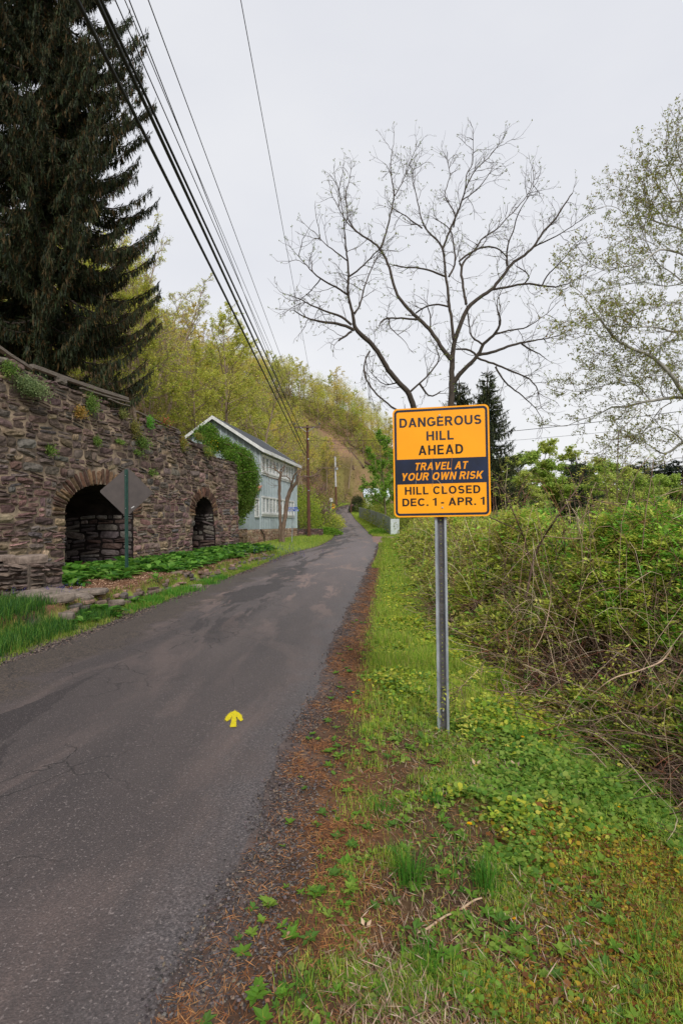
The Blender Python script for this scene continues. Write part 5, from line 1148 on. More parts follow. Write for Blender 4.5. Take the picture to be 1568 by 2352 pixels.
# ---------------------------------------------------------------- the great bare tree and the sycamore, limb by limb
class Traced:
    def __init__(s, Y, fu, fv, k, fr, rg, bcol): s.Y = Y; s.fu = fu; s.fv = fv; s.k = k; s.fr = fr; s.rg = rg; s.pts = []; s.limbs = []; s.bcol = bcol
    def limb(s, pl, dy=None, r_=None):
        uv = np.array([(s.fu(a_[0]), s.fv(a_[1])) for a_ in pl]); rr_ = [a_[2] if len(a_) > 2 else None for a_ in pl]
        idx = [i_ for i_, v_ in enumerate(rr_) if v_ is not None]; rr_ = np.interp(range(len(pl)), idx, [rr_[i_] for i_ in idx]) * s.fr * s.Y / FP
        if s.pts:
            A_ = np.array(s.pts); j_ = np.argmin((A_[:, 0] - uv[0, 0]) ** 2 + (A_[:, 1] - uv[0, 1]) ** 2); y0 = A_[j_, 2]
        else: y0 = s.Y
        Ltot = np.sum(np.linalg.norm(np.diff(uv, axis=0), axis=1)) * s.Y / FP
        dy = s.rg.uniform(-.55, .55) * Ltot if dy is None else dy
        n_ = max(6, int(Ltot / .22)); cum = np.concatenate(([0], np.cumsum(np.linalg.norm(np.diff(uv, axis=0), axis=1)))); tq = np.linspace(0, cum[-1], n_)
        U = np.interp(tq, cum, uv[:, 0]); V_ = np.interp(tq, cum, uv[:, 1]); RR_ = np.interp(tq, cum, rr_)
        for _ in range(2): U[1:-1] = (U[:-2] + 2 * U[1:-1] + U[2:]) / 4; V_[1:-1] = (V_[:-2] + 2 * V_[1:-1] + V_[2:]) / 4
        U[1:-1] += s.rg.normal(0, .5, n_ - 2); V_[1:-1] += s.rg.normal(0, .5, n_ - 2)
        t_ = tq / cum[-1]; Yv = y0 + dy * t_ + .25 * np.sin(t_ * 7 + s.rg.random() * 6) * t_ * min(1, Ltot / 4)
        W_ = np.array([P(a_, b_, c_) for a_, b_, c_ in zip(U, V_, Yv)])
        s.pts += list(zip(U, V_, Yv)); s.limbs.append((W_, np.maximum(RR_, .012)))
        return W_
def twiggy(limbs, rg, every, l1, l2, n2, rtw, leafn, ls, cols, tip_only=False, up=.05, thin=.06, l0p=1.0, bcol=barkc, n3=0):
    """secondary branches, twigs and buds along traced limbs"""
    cr = MB(); B1, B2, B3 = [], [], []
    for W_, RR_ in limbs:
        L_ = np.sum(np.linalg.norm(np.diff(W_, axis=0), axis=1)); m_ = max(2, int(L_ / every)); 
        for _ in range(m_):
            t_ = rg.random() ** .8; r_here = np.interp(t_ * (len(RR_) - 1), range(len(RR_)), RR_)
            if r_here > thin and rg.random() < .65: continue
            p, d = along(W_, min(t_, .99)); ln = l1 * rg.uniform(.35, 1.25) * l0p
            B1.append((curve_from(p, side_dir(d, rg.uniform(.45, 1.15), rg), ln, 8, .20, up, rg), ln))
        p, d = W_[-1], W_[-1] - W_[-2]; B1.append((curve_from(p, d, l1 * .7, 8, .2, up, rg), l1 * .7))
    for b_, ln in B1:
        for _ in range(n2):
            t_ = .15 + .85 * rg.random(); p, d = along(b_, min(t_, .99)); B2.append((curve_from(p, side_dir(d, rg.uniform(.4, 1.0), rg), l2 * rg.uniform(.4, 1.2), 6, .22, up, rg), l2))
    for b_, ln in B2:
        for _ in range(n3):
            t_ = .2 + .8 * rg.random(); p, d = along(b_, min(t_, .99)); B3.append((curve_from(p, side_dir(d, rg.uniform(.4, 1.0), rg), l2 * .5 * rg.uniform(.4, 1.2), 6, .22, up, rg), l2))
    cr.tubes(np.array([b_[0] for b_ in B1]), np.array([np.linspace(rtw * (1.2 + b_[1] * .5), rtw * .7, 8) for b_ in B1]), 4, bcol)
    B2 = B2 + B3; cr.tubes(np.array([b_[0] for b_ in B2]), np.tile(np.linspace(rtw * .9, rtw * .45, 6), (len(B2), 1)), 3, bcol)
    if leafn:
        tw = np.array([b_[0] for b_ in B2]); n_ = len(tw) * leafn; bi = np.repeat(np.arange(len(tw)), leafn)
        ti = (np.full(n_, 4.99) if tip_only else rg.random(n_) ** .6 * 4.99); ii = ti.astype(int); a_ = (ti - ii)[:, None]
        keep = rg.random(len(tw)) < (.62 if tip_only else .95); k_ = keep[bi]
        pos = (tw[bi, ii] * (1 - a_) + tw[bi, ii + 1] * a_)[k_]; n_ = len(pos)
        pos += rg.normal(0, ls * .2, (n_, 3)); cr.leaves(pos, unit(n_, rg) + np.array((0, 0, .3)), unit(n_, rg), ls * rg.uniform(.6, 1.3, n_), ls * rg.uniform(.3, .6, n_), pick(cols, n_, rg), 1)
    return cr
bk = srgb(70, 62, 55)
rg = np.random.default_rng(77); TB = Traced(28.0, lambda x: 627.2 + .6 * x, lambda y: 250.9 + .6 * y, 1, .60, rg, bk)
base_ = (683, 1600)
TB.limb([(640, 1640, 34), (668, 1420, 24), (683, 1250, 17), (680, 1150, 13), (683, 1080, 12), (683, 1000, 11), (690, 900, 9), (710, 840, 8.5), (738, 765, 8), (775, 730, 7), (835, 690, 6.5), (885, 630, 6), (910, 590), (960, 560, 5), (1000, 525, 4.5), (1030, 470, 4), (1080, 420, 3.5), (1110, 370, 3), (1145, 320, 2)], 1.0)
for l_ in ([(835, 690), (900, 680, 4.5), (960, 665, 4), (1020, 672, 4), (1070, 683, 3), (1130, 668, 2), (1200, 625, 1.5)], [(1030, 672, 3), (1045, 635, 2.5), (1085, 600, 2), (1120, 560, 1.5), (1150, 520, 1)],
      [(738, 745, 6), (730, 700, 5), (722, 650, 5), (718, 600, 5), (730, 580, 4), (770, 540, 3.5), (800, 490, 3), (850, 465, 2.5), (890, 420, 2), (940, 370, 2), (985, 310, 1.5), (1000, 260, 1)],
      [(678, 955, 9), (640, 905, 8), (600, 840, 7.5), (560, 805, 7), (510, 760, 6.5), (470, 705, 6), (455, 650, 6), (440, 590, 5.5), (410, 530, 5), (370, 500, 4), (320, 470, 3.5), (290, 430, 3), (280, 380, 2.5), (275, 320, 2), (295, 260, 1.5), (300, 210, 1)],
      [(410, 530, 4.5), (425, 500, 4), (440, 440, 3.5), (455, 370, 3), (465, 330, 3), (455, 280, 2.5), (447, 220, 2), (455, 170, 1.5), (462, 100, 1)], [(465, 330, 2.5), (495, 280, 2), (520, 210, 1.5), (545, 150, 1)],
      [(690, 880, 7), (685, 820, 6), (675, 760, 6), (668, 690, 5.5), (660, 640, 5), (655, 580, 4.5), (650, 530, 4), (620, 490, 3.5), (585, 465, 3), (560, 400, 2.5), (550, 330, 2), (530, 280, 1.5), (540, 220, 1)],
      [(650, 530, 4), (665, 490, 4), (680, 450, 4), (705, 400, 3.5), (720, 350, 3), (738, 300, 2.5), (735, 250, 2), (765, 210, 1.5), (765, 110, 1)], [(672, 640, 4), (700, 590, 3.5), (690, 520, 3), (685, 470, 2.5), (660, 440, 2), (620, 420, 1.5)],
      [(720, 600, 4), (700, 585, 4), (760, 545, 4), (800, 525, 3.5), (850, 525, 3), (895, 560, 2.5), (900, 610, 1.5)], [(570, 455, 3), (530, 430, 2.5), (500, 400, 2), (460, 380, 1.5)], [(895, 600, 4), (890, 540, 3), (920, 460, 2.5), (935, 400, 2), (960, 360, 1.5), (1000, 290, 1)],
      [(1000, 525, 3), (1050, 500, 2.5), (1090, 480, 2), (1140, 450, 1.5), (1185, 415, 1)], [(690, 450, 3), (700, 400, 2.5), (650, 330, 2), (680, 250, 1.5), (660, 180, 1)], [(738, 300, 2.5), (770, 230, 2), (820, 190, 1.5), (868, 130, 1)], [(720, 350, 2.5), (790, 300, 2), (830, 240, 1.2)],
      [(660, 640, 4), (600, 615, 3.5), (550, 605, 3), (490, 605, 2.5), (460, 595, 2)], [(670, 755, 4), (620, 742, 3.5), (580, 755, 3), (545, 780, 3)], [(560, 805, 4.5), (510, 800, 4), (450, 798, 3.5), (415, 800, 3), (405, 830, 2)],
      [(600, 840, 3), (605, 790, 2.5), (590, 755, 2)], [(683, 1055, 10), (715, 1010, 9), (750, 975, 8), (785, 945, 7), (800, 900, 6), (850, 860, 5), (875, 810, 4), (850, 750, 2), (870, 700, 1.5)], [(850, 860, 4), (900, 845, 3), (960, 840, 2.5), (1010, 810, 1.5), (1060, 770, 1)],
      [(785, 940, 6), (840, 930, 5.5), (890, 910, 5), (940, 895, 4.5), (1000, 885, 3), (1060, 875, 2), (1110, 860, 1)], [(950, 897, 3.5), (980, 920, 3), (1020, 935, 2), (1050, 960, 1)], [(780, 950, 4.5), (800, 960, 4), (850, 975, 4), (880, 990, 3.5), (930, 1010, 3), (975, 1025, 2.5), (1010, 1060, 2), (1020, 1120, 1)],
      [(850, 985, 3.5), (880, 1040, 3), (930, 1080, 2.5), (970, 1110, 2), (1010, 1150, 1.5), (1030, 1190, 1)], [(780, 945, 4.5), (760, 920, 4), (735, 915, 4), (700, 918, 3.5)], [(800, 900, 4), (770, 880, 3.5), (755, 870, 3), (745, 780, 2.5), (740, 750, 2)], [(960, 668, 3), (990, 640, 2.5), (950, 610, 2), (930, 600, 1.5)],
      [(665, 1500, 18), (600, 1300, 14), (540, 1150, 11), (520, 1085, 10), (480, 1045, 9), (440, 1000, 9), (410, 940, 8), (385, 905, 8), (345, 870, 8), (310, 840, 7), (305, 780, 5), (285, 710, 4), (290, 640, 3.5), (285, 580, 3), (278, 520, 2.5), (272, 450, 2), (265, 380, 1.5), (250, 300, 1)],
      [(310, 845, 5.5), (260, 820, 5), (190, 815, 4), (130, 800, 2.5), (80, 770, 1.5)], [(300, 825, 4.5), (260, 790, 4), (190, 770, 3), (110, 730, 2), (60, 710, 1)], [(285, 710, 3.5), (240, 680, 3), (180, 650, 2.5), (130, 600, 1.5), (95, 560, 1)], [(300, 850, 4), (275, 870, 3.5), (250, 885, 3)],
      [(290, 640, 3), (345, 600, 2.5), (380, 560, 2), (410, 530, 1.5)], [(310, 780, 3.5), (330, 765, 3), (345, 690, 2.5), (370, 620, 2), (400, 560, 1.5)], [(370, 925, 3), (345, 970, 2.5), (350, 1030, 3), (390, 1085, 3), (440, 1130, 3), (480, 1155, 3.5)], [(520, 1085, 4), (570, 1040, 3), (600, 1010), (640, 960, 2.5), (630, 930, 2)],
      [(285, 580, 2.5), (240, 545, 2), (200, 520, 1.5), (160, 470, 1)], [(320, 470, 3), (270, 420, 2), (240, 350, 1.5), (225, 330, 1)], [(180, 650, 2), (150, 690, 1.5), (100, 730, 1)], [(445, 800, 2.5), (440, 840, 2), (480, 860, 1.5), (505, 890, 1)], [(480, 1045, 3), (440, 1060, 2), (400, 1040, 1.5), (360, 990, 1)], [(560, 1050, 4), (600, 1110, 3), (640, 1080, 2)]):
    TB.limb(l_)
gt = thing('bare_tree', 'great spreading tree with bare dark limbs and tiny green buds behind the orange sign', 'tree', tuple(TB.limbs[0][0][0])); go_ = np.array(gt.location)
mb = MB()
for W_, RR_ in TB.limbs: mb.tubes(W_ - go_, RR_, 8, bk)
mb.build('trunk', M_bark, gt)
rg = np.random.default_rng(78)
cr = twiggy(TB.limbs, rg, .40, 1.35, .75, 4, .0095, 5, .085, [srgb(128, 150, 66), srgb(146, 156, 84), srgb(112, 128, 62), srgb(130, 118, 84)], True, .03, .07, 1.0, srgb(84, 74, 66), 0)
for i_ in range(len(cr.V)): cr.V[i_] = cr.V[i_] - go_
cr.build('crown', [M_bark, M_leaf], gt)
# ivy-like tufts up the left stem
sy = srgb(168, 164, 156); rg = np.random.default_rng(91)
TS = Traced(22.0, lambda x: 1160.3 + .3467 * x, lambda y: 250.9 + .3467 * y, 1, .34, rg, sy)
TS.limb([(1640, 3300, 150), (1600, 2900, 130), (1560, 2500, 110), (1500, 2200, 95), (1460, 1900, 80), (1420, 1500, 60), (1400, 1100, 45), (1370, 700, 30), (1330, 300, 15)], 0)
for l_ in ([(1480, 2100, 30), (1330, 2000, 20), (1176, 1890, 15), (1130, 1800, 14), (1080, 1740, 13), (1020, 1680, 12), (970, 1630, 11), (880, 1600, 10), (800, 1570, 8), (700, 1500, 7), (640, 1400, 6), (560, 1300, 4), (500, 1210, 2.5), (430, 1160, 1.5)],
      [(1250, 1945, 14), (1176, 1900, 12), (1060, 1915, 11), (960, 1930, 10), (880, 1945, 8), (800, 1975, 7), (700, 1965, 6), (640, 2010, 4), (560, 2040, 3), (480, 2060, 2.5), (400, 2110, 2), (340, 2100, 1.5)], [(1500, 2200, 25), (1300, 2180, 14), (1176, 2200, 10), (1120, 2250, 9), (1060, 2290, 7), (1030, 2300, 6), (980, 2230, 4), (900, 2200, 2)],
      [(1410, 1150, 20), (1280, 1020, 10), (1176, 960, 7), (1100, 935, 7), (1020, 915, 6), (960, 970, 5), (900, 1020, 5), (850, 1020, 4), (820, 1050, 4), (760, 1040, 3), (680, 1070, 2), (600, 1050, 1.5), (530, 980, 1)], [(1390, 950, 16), (1270, 850, 9), (1176, 790, 6), (1080, 770, 6), (990, 745, 5), (930, 700, 4), (860, 710, 3), (780, 690, 2), (700, 620, 1.5), (640, 650, 1)],
      [(1370, 700, 12), (1260, 600, 7), (1176, 590, 5), (1100, 630, 5), (1060, 600, 4), (1010, 500, 3), (960, 400, 2), (930, 350, 1)], [(1400, 1400, 12), (1280, 1250, 7), (1176, 1150, 5), (1110, 1080, 4), (1000, 1020, 3), (940, 900, 2.5), (900, 780, 2)],
      [(1420, 1550, 16), (1280, 1480, 10), (1176, 1460, 8), (1100, 1480, 7), (1050, 1450, 6), (960, 1440, 5), (860, 1440, 4), (770, 1450, 3), (690, 1380, 2), (600, 1380, 1.5), (500, 1400, 1), (410, 1400, 1)], [(1100, 1480, 5), (1060, 1550, 4), (950, 1600, 2), (860, 1640, 1)],
      [(1430, 1700, 10), (1280, 1660, 6), (1176, 1660, 4), (1050, 1700, 4), (980, 1750, 3), (900, 1790, 3), (780, 1760, 3), (640, 1730, 2), (520, 1720, 1.5)], [(960, 1930, 5), (900, 1850, 4), (840, 1800, 4), (700, 1810, 3), (600, 1850, 2.5), (480, 1880, 2), (380, 1850, 1)],
      [(1340, 400, 8), (1176, 700, 3)], [(1176, 590, 4), (1120, 480, 3), (1090, 400, 3), (1060, 250, 2), (1070, 150, 1)], [(1330, 300, 6), (1230, 400, 4), (1176, 380, 3), (1130, 250, 2), (1130, 120, 1)], [(960, 1945, 4), (900, 1980, 3), (830, 2060, 3), (740, 2140, 3), (700, 2200, 2), (640, 2260, 1.5)], [(1100, 1940, 4), (1000, 1990, 3), (980, 2060, 2), (900, 2150, 1.5)],
      [(1060, 1915, 5), (1020, 1880, 4), (1030, 1840, 3), (1050, 1800, 2)], [(1080, 1740, 5), (1000, 1780, 3), (880, 1700, 2), (760, 1640, 1.5), (620, 1620, 1)], [(700, 1500, 4), (640, 1520, 2.5), (560, 1470, 1.5), (470, 1520, 1)], [(1176, 1150, 4), (1060, 1180, 3), (940, 1140, 2), (800, 1160, 1.5), (700, 1180, 1)], [(1280, 1250, 5), (1176, 1290, 4), (1040, 1300, 3), (880, 1280, 2), (740, 1290, 1.2)],
      [(990, 745, 3), (930, 620, 2), (900, 480, 1.5), (860, 420, 1)], [(1080, 770, 3), (1000, 650, 2), (860, 560, 1.5), (760, 520, 1)], [(1176, 2200, 6), (1100, 2120, 4), (980, 2100, 3), (860, 2200, 2), (760, 2280, 1)], [(1020, 915, 3), (930, 860, 2), (820, 850, 1.5), (760, 880, 1)]):
    TS.limb(l_)
gs = thing('sycamore_tree', 'pale-limbed tree with small new leaves reaching in from the right photo edge', 'tree', tuple(TS.limbs[0][0][0])); so_ = np.array(gs.location)
mb = MB()
for W_, RR_ in TS.limbs: mb.tubes(W_ - so_, RR_, 8, sy)
mb.build('trunk', M_bark, gs)
rg = np.random.default_rng(92)
cr = twiggy([l_ for l_ in TS.limbs[1:]], rg, .16, 1.4, .62, 5, .006, 9, .10, [srgb(150, 158, 70), srgb(132, 142, 62), srgb(166, 168, 84), srgb(140, 120, 66)], False, .06, .12, 1.0, srgb(122, 114, 104), 0)
for i_ in range(len(cr.V)): cr.V[i_] = cr.V[i_] - so_
cr.build('crown', [M_bark, M_leaf], gs)

# ---------------------------------------------------------------- forked pollard by the building
rg = np.random.default_rng(101); z9u = lambda x: 426.5 + .18 * x; z9v = lambda y: 940.8 + .18 * y
TP = Traced(35.6, z9u, z9v, 1, .18, rg, bk)
TP.limb([(1225, 1760, 36), (1212, 1680, 24), (1205, 1500, 20), (1200, 1200, 20), (1195, 1050, 20), (1195, 900, 19), (1208, 840, 17), (1215, 815, 14)], 0)
TP.limb([(1240, 1740, 34), (1238, 1650, 28), (1242, 1500, 27), (1265, 1350, 27), (1290, 1200, 27), (1310, 1080, 26), (1350, 1010, 22), (1400, 950, 20), (1440, 880, 18), (1420, 840, 15)], -.3)
for l_ in ([(1300, 1080, 12), (1330, 990, 12), (1360, 930, 12), (1375, 860, 11), (1400, 790, 9), (1440, 770, 8), (1480, 770, 7), (1530, 745, 6)], [(1440, 870, 9), (1480, 848, 9), (1530, 850, 9), (1600, 862, 9), (1650, 845, 8), (1700, 815, 7), (1706, 770, 7), (1716, 740, 6), (1790, 738, 5), (1900, 745, 3), (1990, 738, 2)],
      [(1215, 850, 8), (1250, 838, 7), (1300, 835, 7), (1325, 880, 6), (1350, 930, 6)], [(1195, 890, 7), (1130, 885, 5), (1060, 870, 4), (1010, 820, 3), (980, 740, 2.5), (1000, 690, 1)], [(1212, 820, 12), (1170, 790, 10), (1140, 760, 9), (1135, 715, 8)], [(1212, 815, 10), (1200, 770, 8), (1230, 740, 7), (1270, 720, 6)], [(1215, 820, 8), (1250, 770, 7), (1262, 730, 5)], [(1160, 785, 5), (1100, 740, 4), (1040, 735, 3)],
      [(1425, 845, 8), (1430, 800, 5), (1460, 780, 3)], [(1640, 860, 5), (1680, 900, 3), (1740, 960, 2)], [(1200, 970, 3), (1120, 975, 2)]):
    TP.limb(l_)
ft = thing('pollard_tree', 'knobbly pruned tree with two stems in front of the blue grey building', 'tree', tuple(TP.limbs[0][0][0])); fo = np.array(ft.location)
for nm_, ls_ in (('trunk', TP.limbs[:1]), ('trunk', TP.limbs[1:2]), ('branches', TP.limbs[2:])):
    mb = MB()
    for W_, RR_ in ls_:
        RR_ = RR_ * (1 + .12 * np.sin(np.arange(len(RR_)) * 2.3)); mb.tubes(W_ - fo, RR_, 9, srgb(122, 102, 88), 0, nm_ == 'branches')
    mb.build(nm_, M_bark, ft)
cr = twiggy(TP.limbs[2:], np.random.default_rng(102), .22, .8, .4, 3, .006, 3, .07, [srgb(160, 160, 70), srgb(140, 150, 60), srgb(170, 160, 90)], True, .16, .2, 1.0, srgb(128, 110, 94), 0)
for i_ in range(len(cr.V)): cr.V[i_] = cr.V[i_] - fo
cr.build('twigs', [M_bark, M_leaf], ft)
# ================================================================ GROUND COVER, GRAVEL, GRASS
def blades(mb, c, ln, wd, lean, col, mat=0, rg=R, az_=None):
    n = len(c); a_ = rg.random(n) * 6.283 if az_ is None else az_; b_ = a_ + rg.normal(0, .5, n)
    D = np.stack((np.cos(a_), np.sin(a_), np.zeros(n)), 1); S = np.stack((-np.sin(b_), np.cos(b_), np.zeros(n)), 1)
    ln = np.broadcast_to(ln, (n,))[:, None]; wd = np.broadcast_to(wd, (n,))[:, None]; lean = np.broadcast_to(lean, (n,))[:, None]; U = np.array((0, 0, 1.))
    p1 = c + (U * (1 - lean * .25) + D * lean * .35) * ln * .5; p2 = p1 + (U * (1 - lean * .95) + D * (lean * .9)) * ln * .5
    V = np.stack((c - S * wd / 2, c + S * wd / 2, p1 + S * wd * .42, p1 - S * wd * .42, p2), 1)
    o = (np.arange(n) * 5)[:, None]; col = np.repeat(np.asarray(col), 5, axis=0) if np.asarray(col).ndim == 2 else col
    mb.V.append(V.reshape(-1, 3)); mb.C.append(np.broadcast_to(col, (n * 5, 3))); f4 = (o + np.array((0, 1, 2, 3))) + mb.n; f3 = (o + np.array((3, 2, 4))) + mb.n
    for f in (f4, f3): mb.F.append(f); mb.M.append(np.full(n, mat)); mb.S.append(np.full(n, False))
    mb.n += n * 5
def gpos(x, y, dz=0.0): return np.stack((x, y, H(x, y) + dz), 1)
def sample_r(n, ymin, ymax, pw, rg, xmax=None):
    u = rg.random(n); e = 1 - pw; y = (ymin ** e + u * (ymax ** e - ymin ** e)) ** (1 / e)
    x0 = np.maximum(road_r(y) - .02, -.70 * y - .1); x1 = np.minimum(.70 * y + .3, 9) if xmax is None else np.minimum(.70 * y + .3, xmax(y))
    x = x0 + rg.random(n) * (x1 - x0); return x, y, x - road_r(y)
xfront = lambda y: np.interp(y, [1, 2.5, 3.5, 5, 7, 10, 14, 23, 30, 37], [3.0, 2.75, 2.5, 2.15, 1.8, 1.85, 2.15, 2.9, 3.3, 4.0]) + .45 * (fbm(np.asarray(y) * .9, 7.7, 77, 3) - .5)
def zones(x, y, dr):
    """how much of each cover grows at a spot of the right-hand verge"""
    a = fbm(x * 1.6, y * 1.6, 201); b_ = fbm(x * 4, y * 4, 211); g_ = sst(3.6, 6, y)
    soil = sst(.4, .75, dr) * (1 - sst(1.15, 1.85, dr + (a - .5) * 1.1 - .05 * (y - 2))) * (1 - .8 * g_)
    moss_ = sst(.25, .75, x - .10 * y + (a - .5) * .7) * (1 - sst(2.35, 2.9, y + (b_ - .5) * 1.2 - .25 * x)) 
    ivy_ = sst(.45, .85, x - .06 * (y - 2) + (a - .5) * 1.0) * (1 - moss_ * .8) * (1 - .35 * g_)
    lush = g_ * sst(.25, .7, dr)
    return a, b_, soil, moss_, ivy_, lush
rg = np.random.default_rng(301)
# --- small broad leaves: ground ivy, clover, chickweed, yellowing moss
x, y, dr = sample_r(640000, 1.45, 36, 1.6, rg, lambda y: xfront(y) + 1.2)
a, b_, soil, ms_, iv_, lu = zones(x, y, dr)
fr_ = sst(.22, .9, dr)
pr_ = np.clip(np.maximum.reduce([iv_ * (.15 + 1.1 * sst(.38, .56, b_)), ms_ * (.25 + .8 * sst(.36, .55, b_)), lu * (.15 + .75 * sst(.44, .62, b_)), .6 * fr_ * sst(.50, .62, fbm(x * 7, y * 7, 217))]) * fr_, 0, 1)
pr_ *= 1 - .88 * soil * (1 - sst(.54, .62, b_))
pr_ *= 1 - .6 * sst(.3, 1.3, x - xfront(y))
pr_ = pr_ * (1 - .85 * np.exp(-(((x - .81) / .1) ** 2 + ((y - 4.2) / .16) ** 2)))
k = rg.random(len(x)) < pr_; x, y, a, b_, ms_, iv_, lu, dr = [q[k] for q in (x, y, a, b_, ms_, iv_, lu, dr)]; n = len(x)
sz = (.008 + .014 * rg.random(n) ** 1.5) * (1 + y / 6) * (.7 + .8 * fbm(x * 1.2, y * 1.2, 218)) * np.where(rg.random(n) < ms_ * .8, .6, 1) * np.where(iv_ > .6, 1.25, 1)
hgt = rg.random(n) * (.01 + (.09 * sst(.4, .75, fbm(x * 2.2, y * 2.2, 219)) + .02) * np.clip(lu + iv_ * .6, 0, 1)) 
col = pick([srgb(120, 158, 58), srgb(140, 172, 70), srgb(98, 140, 52), srgb(150, 172, 74)], n, rg, None, .2)
cy = pick([srgb(204, 206, 72), srgb(178, 194, 64), srgb(216, 210, 92), srgb(156, 184, 60)], n, rg, None, .18)
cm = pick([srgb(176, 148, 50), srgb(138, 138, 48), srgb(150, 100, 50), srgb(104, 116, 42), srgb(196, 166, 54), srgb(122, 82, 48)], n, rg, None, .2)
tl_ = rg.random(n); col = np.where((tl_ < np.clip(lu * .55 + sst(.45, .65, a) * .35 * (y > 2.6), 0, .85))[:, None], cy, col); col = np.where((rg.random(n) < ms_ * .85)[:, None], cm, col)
mb = MB(); az_ = rg.random(n) * 6.283; d = np.stack((np.cos(az_), np.sin(az_), rg.normal(.15, .3, n)), 1); nm = np.array((0, 0, 1.)) + rg.normal(0, .45, (n, 3))
nr_ = y < 6; wd_ = sz * rg.uniform(.6, 1.0, n); pp = gpos(x, y) + np.stack((0 * x, 0 * x, hgt), 1); col = col * .92
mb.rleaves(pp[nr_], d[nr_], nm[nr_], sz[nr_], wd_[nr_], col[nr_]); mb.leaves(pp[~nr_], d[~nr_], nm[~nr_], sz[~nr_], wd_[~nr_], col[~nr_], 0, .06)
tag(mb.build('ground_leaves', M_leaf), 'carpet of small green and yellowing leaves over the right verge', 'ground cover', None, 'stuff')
# --- grass blades on the right verge
x, y, dr = sample_r(420000, 1.45, 42, 1.35, rg, lambda y: xfront(y) + .8)
a, b_, soil, ms_, iv_, lu = zones(x, y, dr); pr_ = sst(.25, .7, dr) * (.22 + .75 * sst(.48, .62, b_) + .9 * lu) * (1 - .5 * ms_) * (1 - .8 * soil * (1 - sst(.56, .64, b_)))
k = rg.random(len(x)) < pr_; x, y, lu, b_ = x[k], y[k], lu[k], b_[k]; n = len(x); mb = MB()
blades(mb, gpos(x, y, -.01), (.03 + .09 * rg.random(n) ** 1.5) * (.7 + 1.3 * lu * sst(.4, .7, fbm(x * 1.7, y * 1.7, 233))) * (1 + y / 25), .0022 * (1 + y / 5), rg.uniform(.1, 1.0, n), pick([srgb(136, 172, 56), srgb(172, 194, 72), srgb(110, 146, 50), srgb(200, 204, 96), srgb(186, 166, 112)], n, rg, [.28, .3, .18, .14, .10]), 0, rg)
tag(mb.build('verge_grass', M_leaf), 'short yellow-green grass blades among the weeds of the right verge', 'grass', None, 'stuff')
# --- orange-brown needles and straw
x, y, dr = sample_r(200000, 1.45, 30, 1.5, rg, lambda y: road_r(y) + 2.0); x = x - .12 * (rg.random(len(x)) < .3); dr = x - road_r(y)
b_ = fbm(x * 2.5, y * 2.5, 221); pr_ = sst(-.10, .06, dr) * (1 - sst(.4, .95, dr + (b_ - .5) * .9)) * (.12 + .8 * sst(.42, .62, b_)) + .10 * sst(.6, 1, dr)
k = rg.random(len(x)) < pr_; x, y = x[k], y[k]; n = len(x); mb = MB(); az_ = rg.random(n) * 6.283
mb.leaves(gpos(x, y, .004) + np.stack((0 * x, 0 * x, rg.random(n) * .012), 1), np.stack((np.cos(az_), np.sin(az_), rg.normal(0, .12, n)), 1), np.array((0, 0, 1.)) + rg.normal(0, .3, (n, 3)), (.03 + .03 * rg.random(n)) * (1 + y / 20), .0020 * (1 + y / 5), pick([srgb(158, 104, 62), srgb(128, 82, 52), srgb(178, 130, 84), srgb(104, 70, 50)], n, rg))
tag(mb.build('needle_litter', M_dry), 'rusty orange conifer needles drifted along the road edge', 'needles', None, 'stuff')
n0 = 60000; x, y, dr = sample_r(n0, 1.45, 14, 1.7, rg, lambda y: road_r(y) + 2.2)
a, b_, soil, ms_, iv_, lu = zones(x, y, dr); c_ = fbm(x * 1.9, y * 1.9, 231); k = rg.random(len(x)) < np.clip(soil * (.22 + .8 * sst(.48, .62, c_)), 0, 1); x, y = x[k], y[k]; n = len(x); mb = MB(); az_ = rg.normal(1.9, .7, n)
mb.leaves(gpos(x, y, .006) + np.stack((0 * x, 0 * x, rg.random(n) ** 2 * .03), 1), np.stack((np.cos(az_), np.sin(az_), rg.normal(0, .2, n)), 1), np.array((0, 0, 1.)) + rg.normal(0, .3, (n, 3)), .03 + .09 * rg.random(n) ** 2, .0018 + .0026 * rg.random(n), pick([srgb(172, 146, 120), srgb(140, 112, 92), srgb(112, 86, 70), srgb(190, 168, 144)], n, rg))
tag(mb.build('dead_straw', M_dry), 'dry tan straw and stalks lying on the bare soil by the sign', 'straw', None, 'stuff')
# --- chippings and crumbs of asphalt
x, y, dr = sample_r(80000, 1.4, 34, 1.45, rg, lambda y: road_r(y) + .6); s_ = rg.random(len(x)); x = x - .16 * (s_ < .5)
dr = x - road_r(y); b_ = fbm(x * 3, y * 3, 241); k = rg.random(len(x)) < np.clip((1 - sst(.05, .45, dr)) * (.10 + .5 * sst(.42, .62, b_)), 0, 1) * sst(-.18, -.03, dr); x, y, dr = x[k], y[k], dr[k]; n = len(x)
z_ = np.where(dr < 0, road_z(y) + .010, H(x, y) + .003); OV = np.array([(1, 0, 0), (0, 1, 0), (-1, 0, 0), (0, -1, 0), (0, 0, .8), (0, 0, -.8), (.6, .6, .3), (-.6, .5, .35)])
OF = np.array([(0, 6, 4), (6, 1, 4), (1, 7, 4), (7, 2, 4), (2, 3, 4), (3, 0, 4), (0, 5, 1), (1, 5, 2)])
mb = MB(); mb.tmpl(OV, OF, np.stack((x, y, z_ + .002), 1), (.0028 + .006 * rg.random((n, 1)) ** 2.5) * np.array((1, .8, .6)) * (.8 + .4 * rg.random((n, 3))) * (1 + y / 9)[:, None], rotm(n, .6, rg), pick([srgb(88, 82, 82), srgb(106, 98, 96), srgb(76, 68, 66), srgb(124, 108, 94), srgb(60, 55, 55)], n, rg, None, .25))
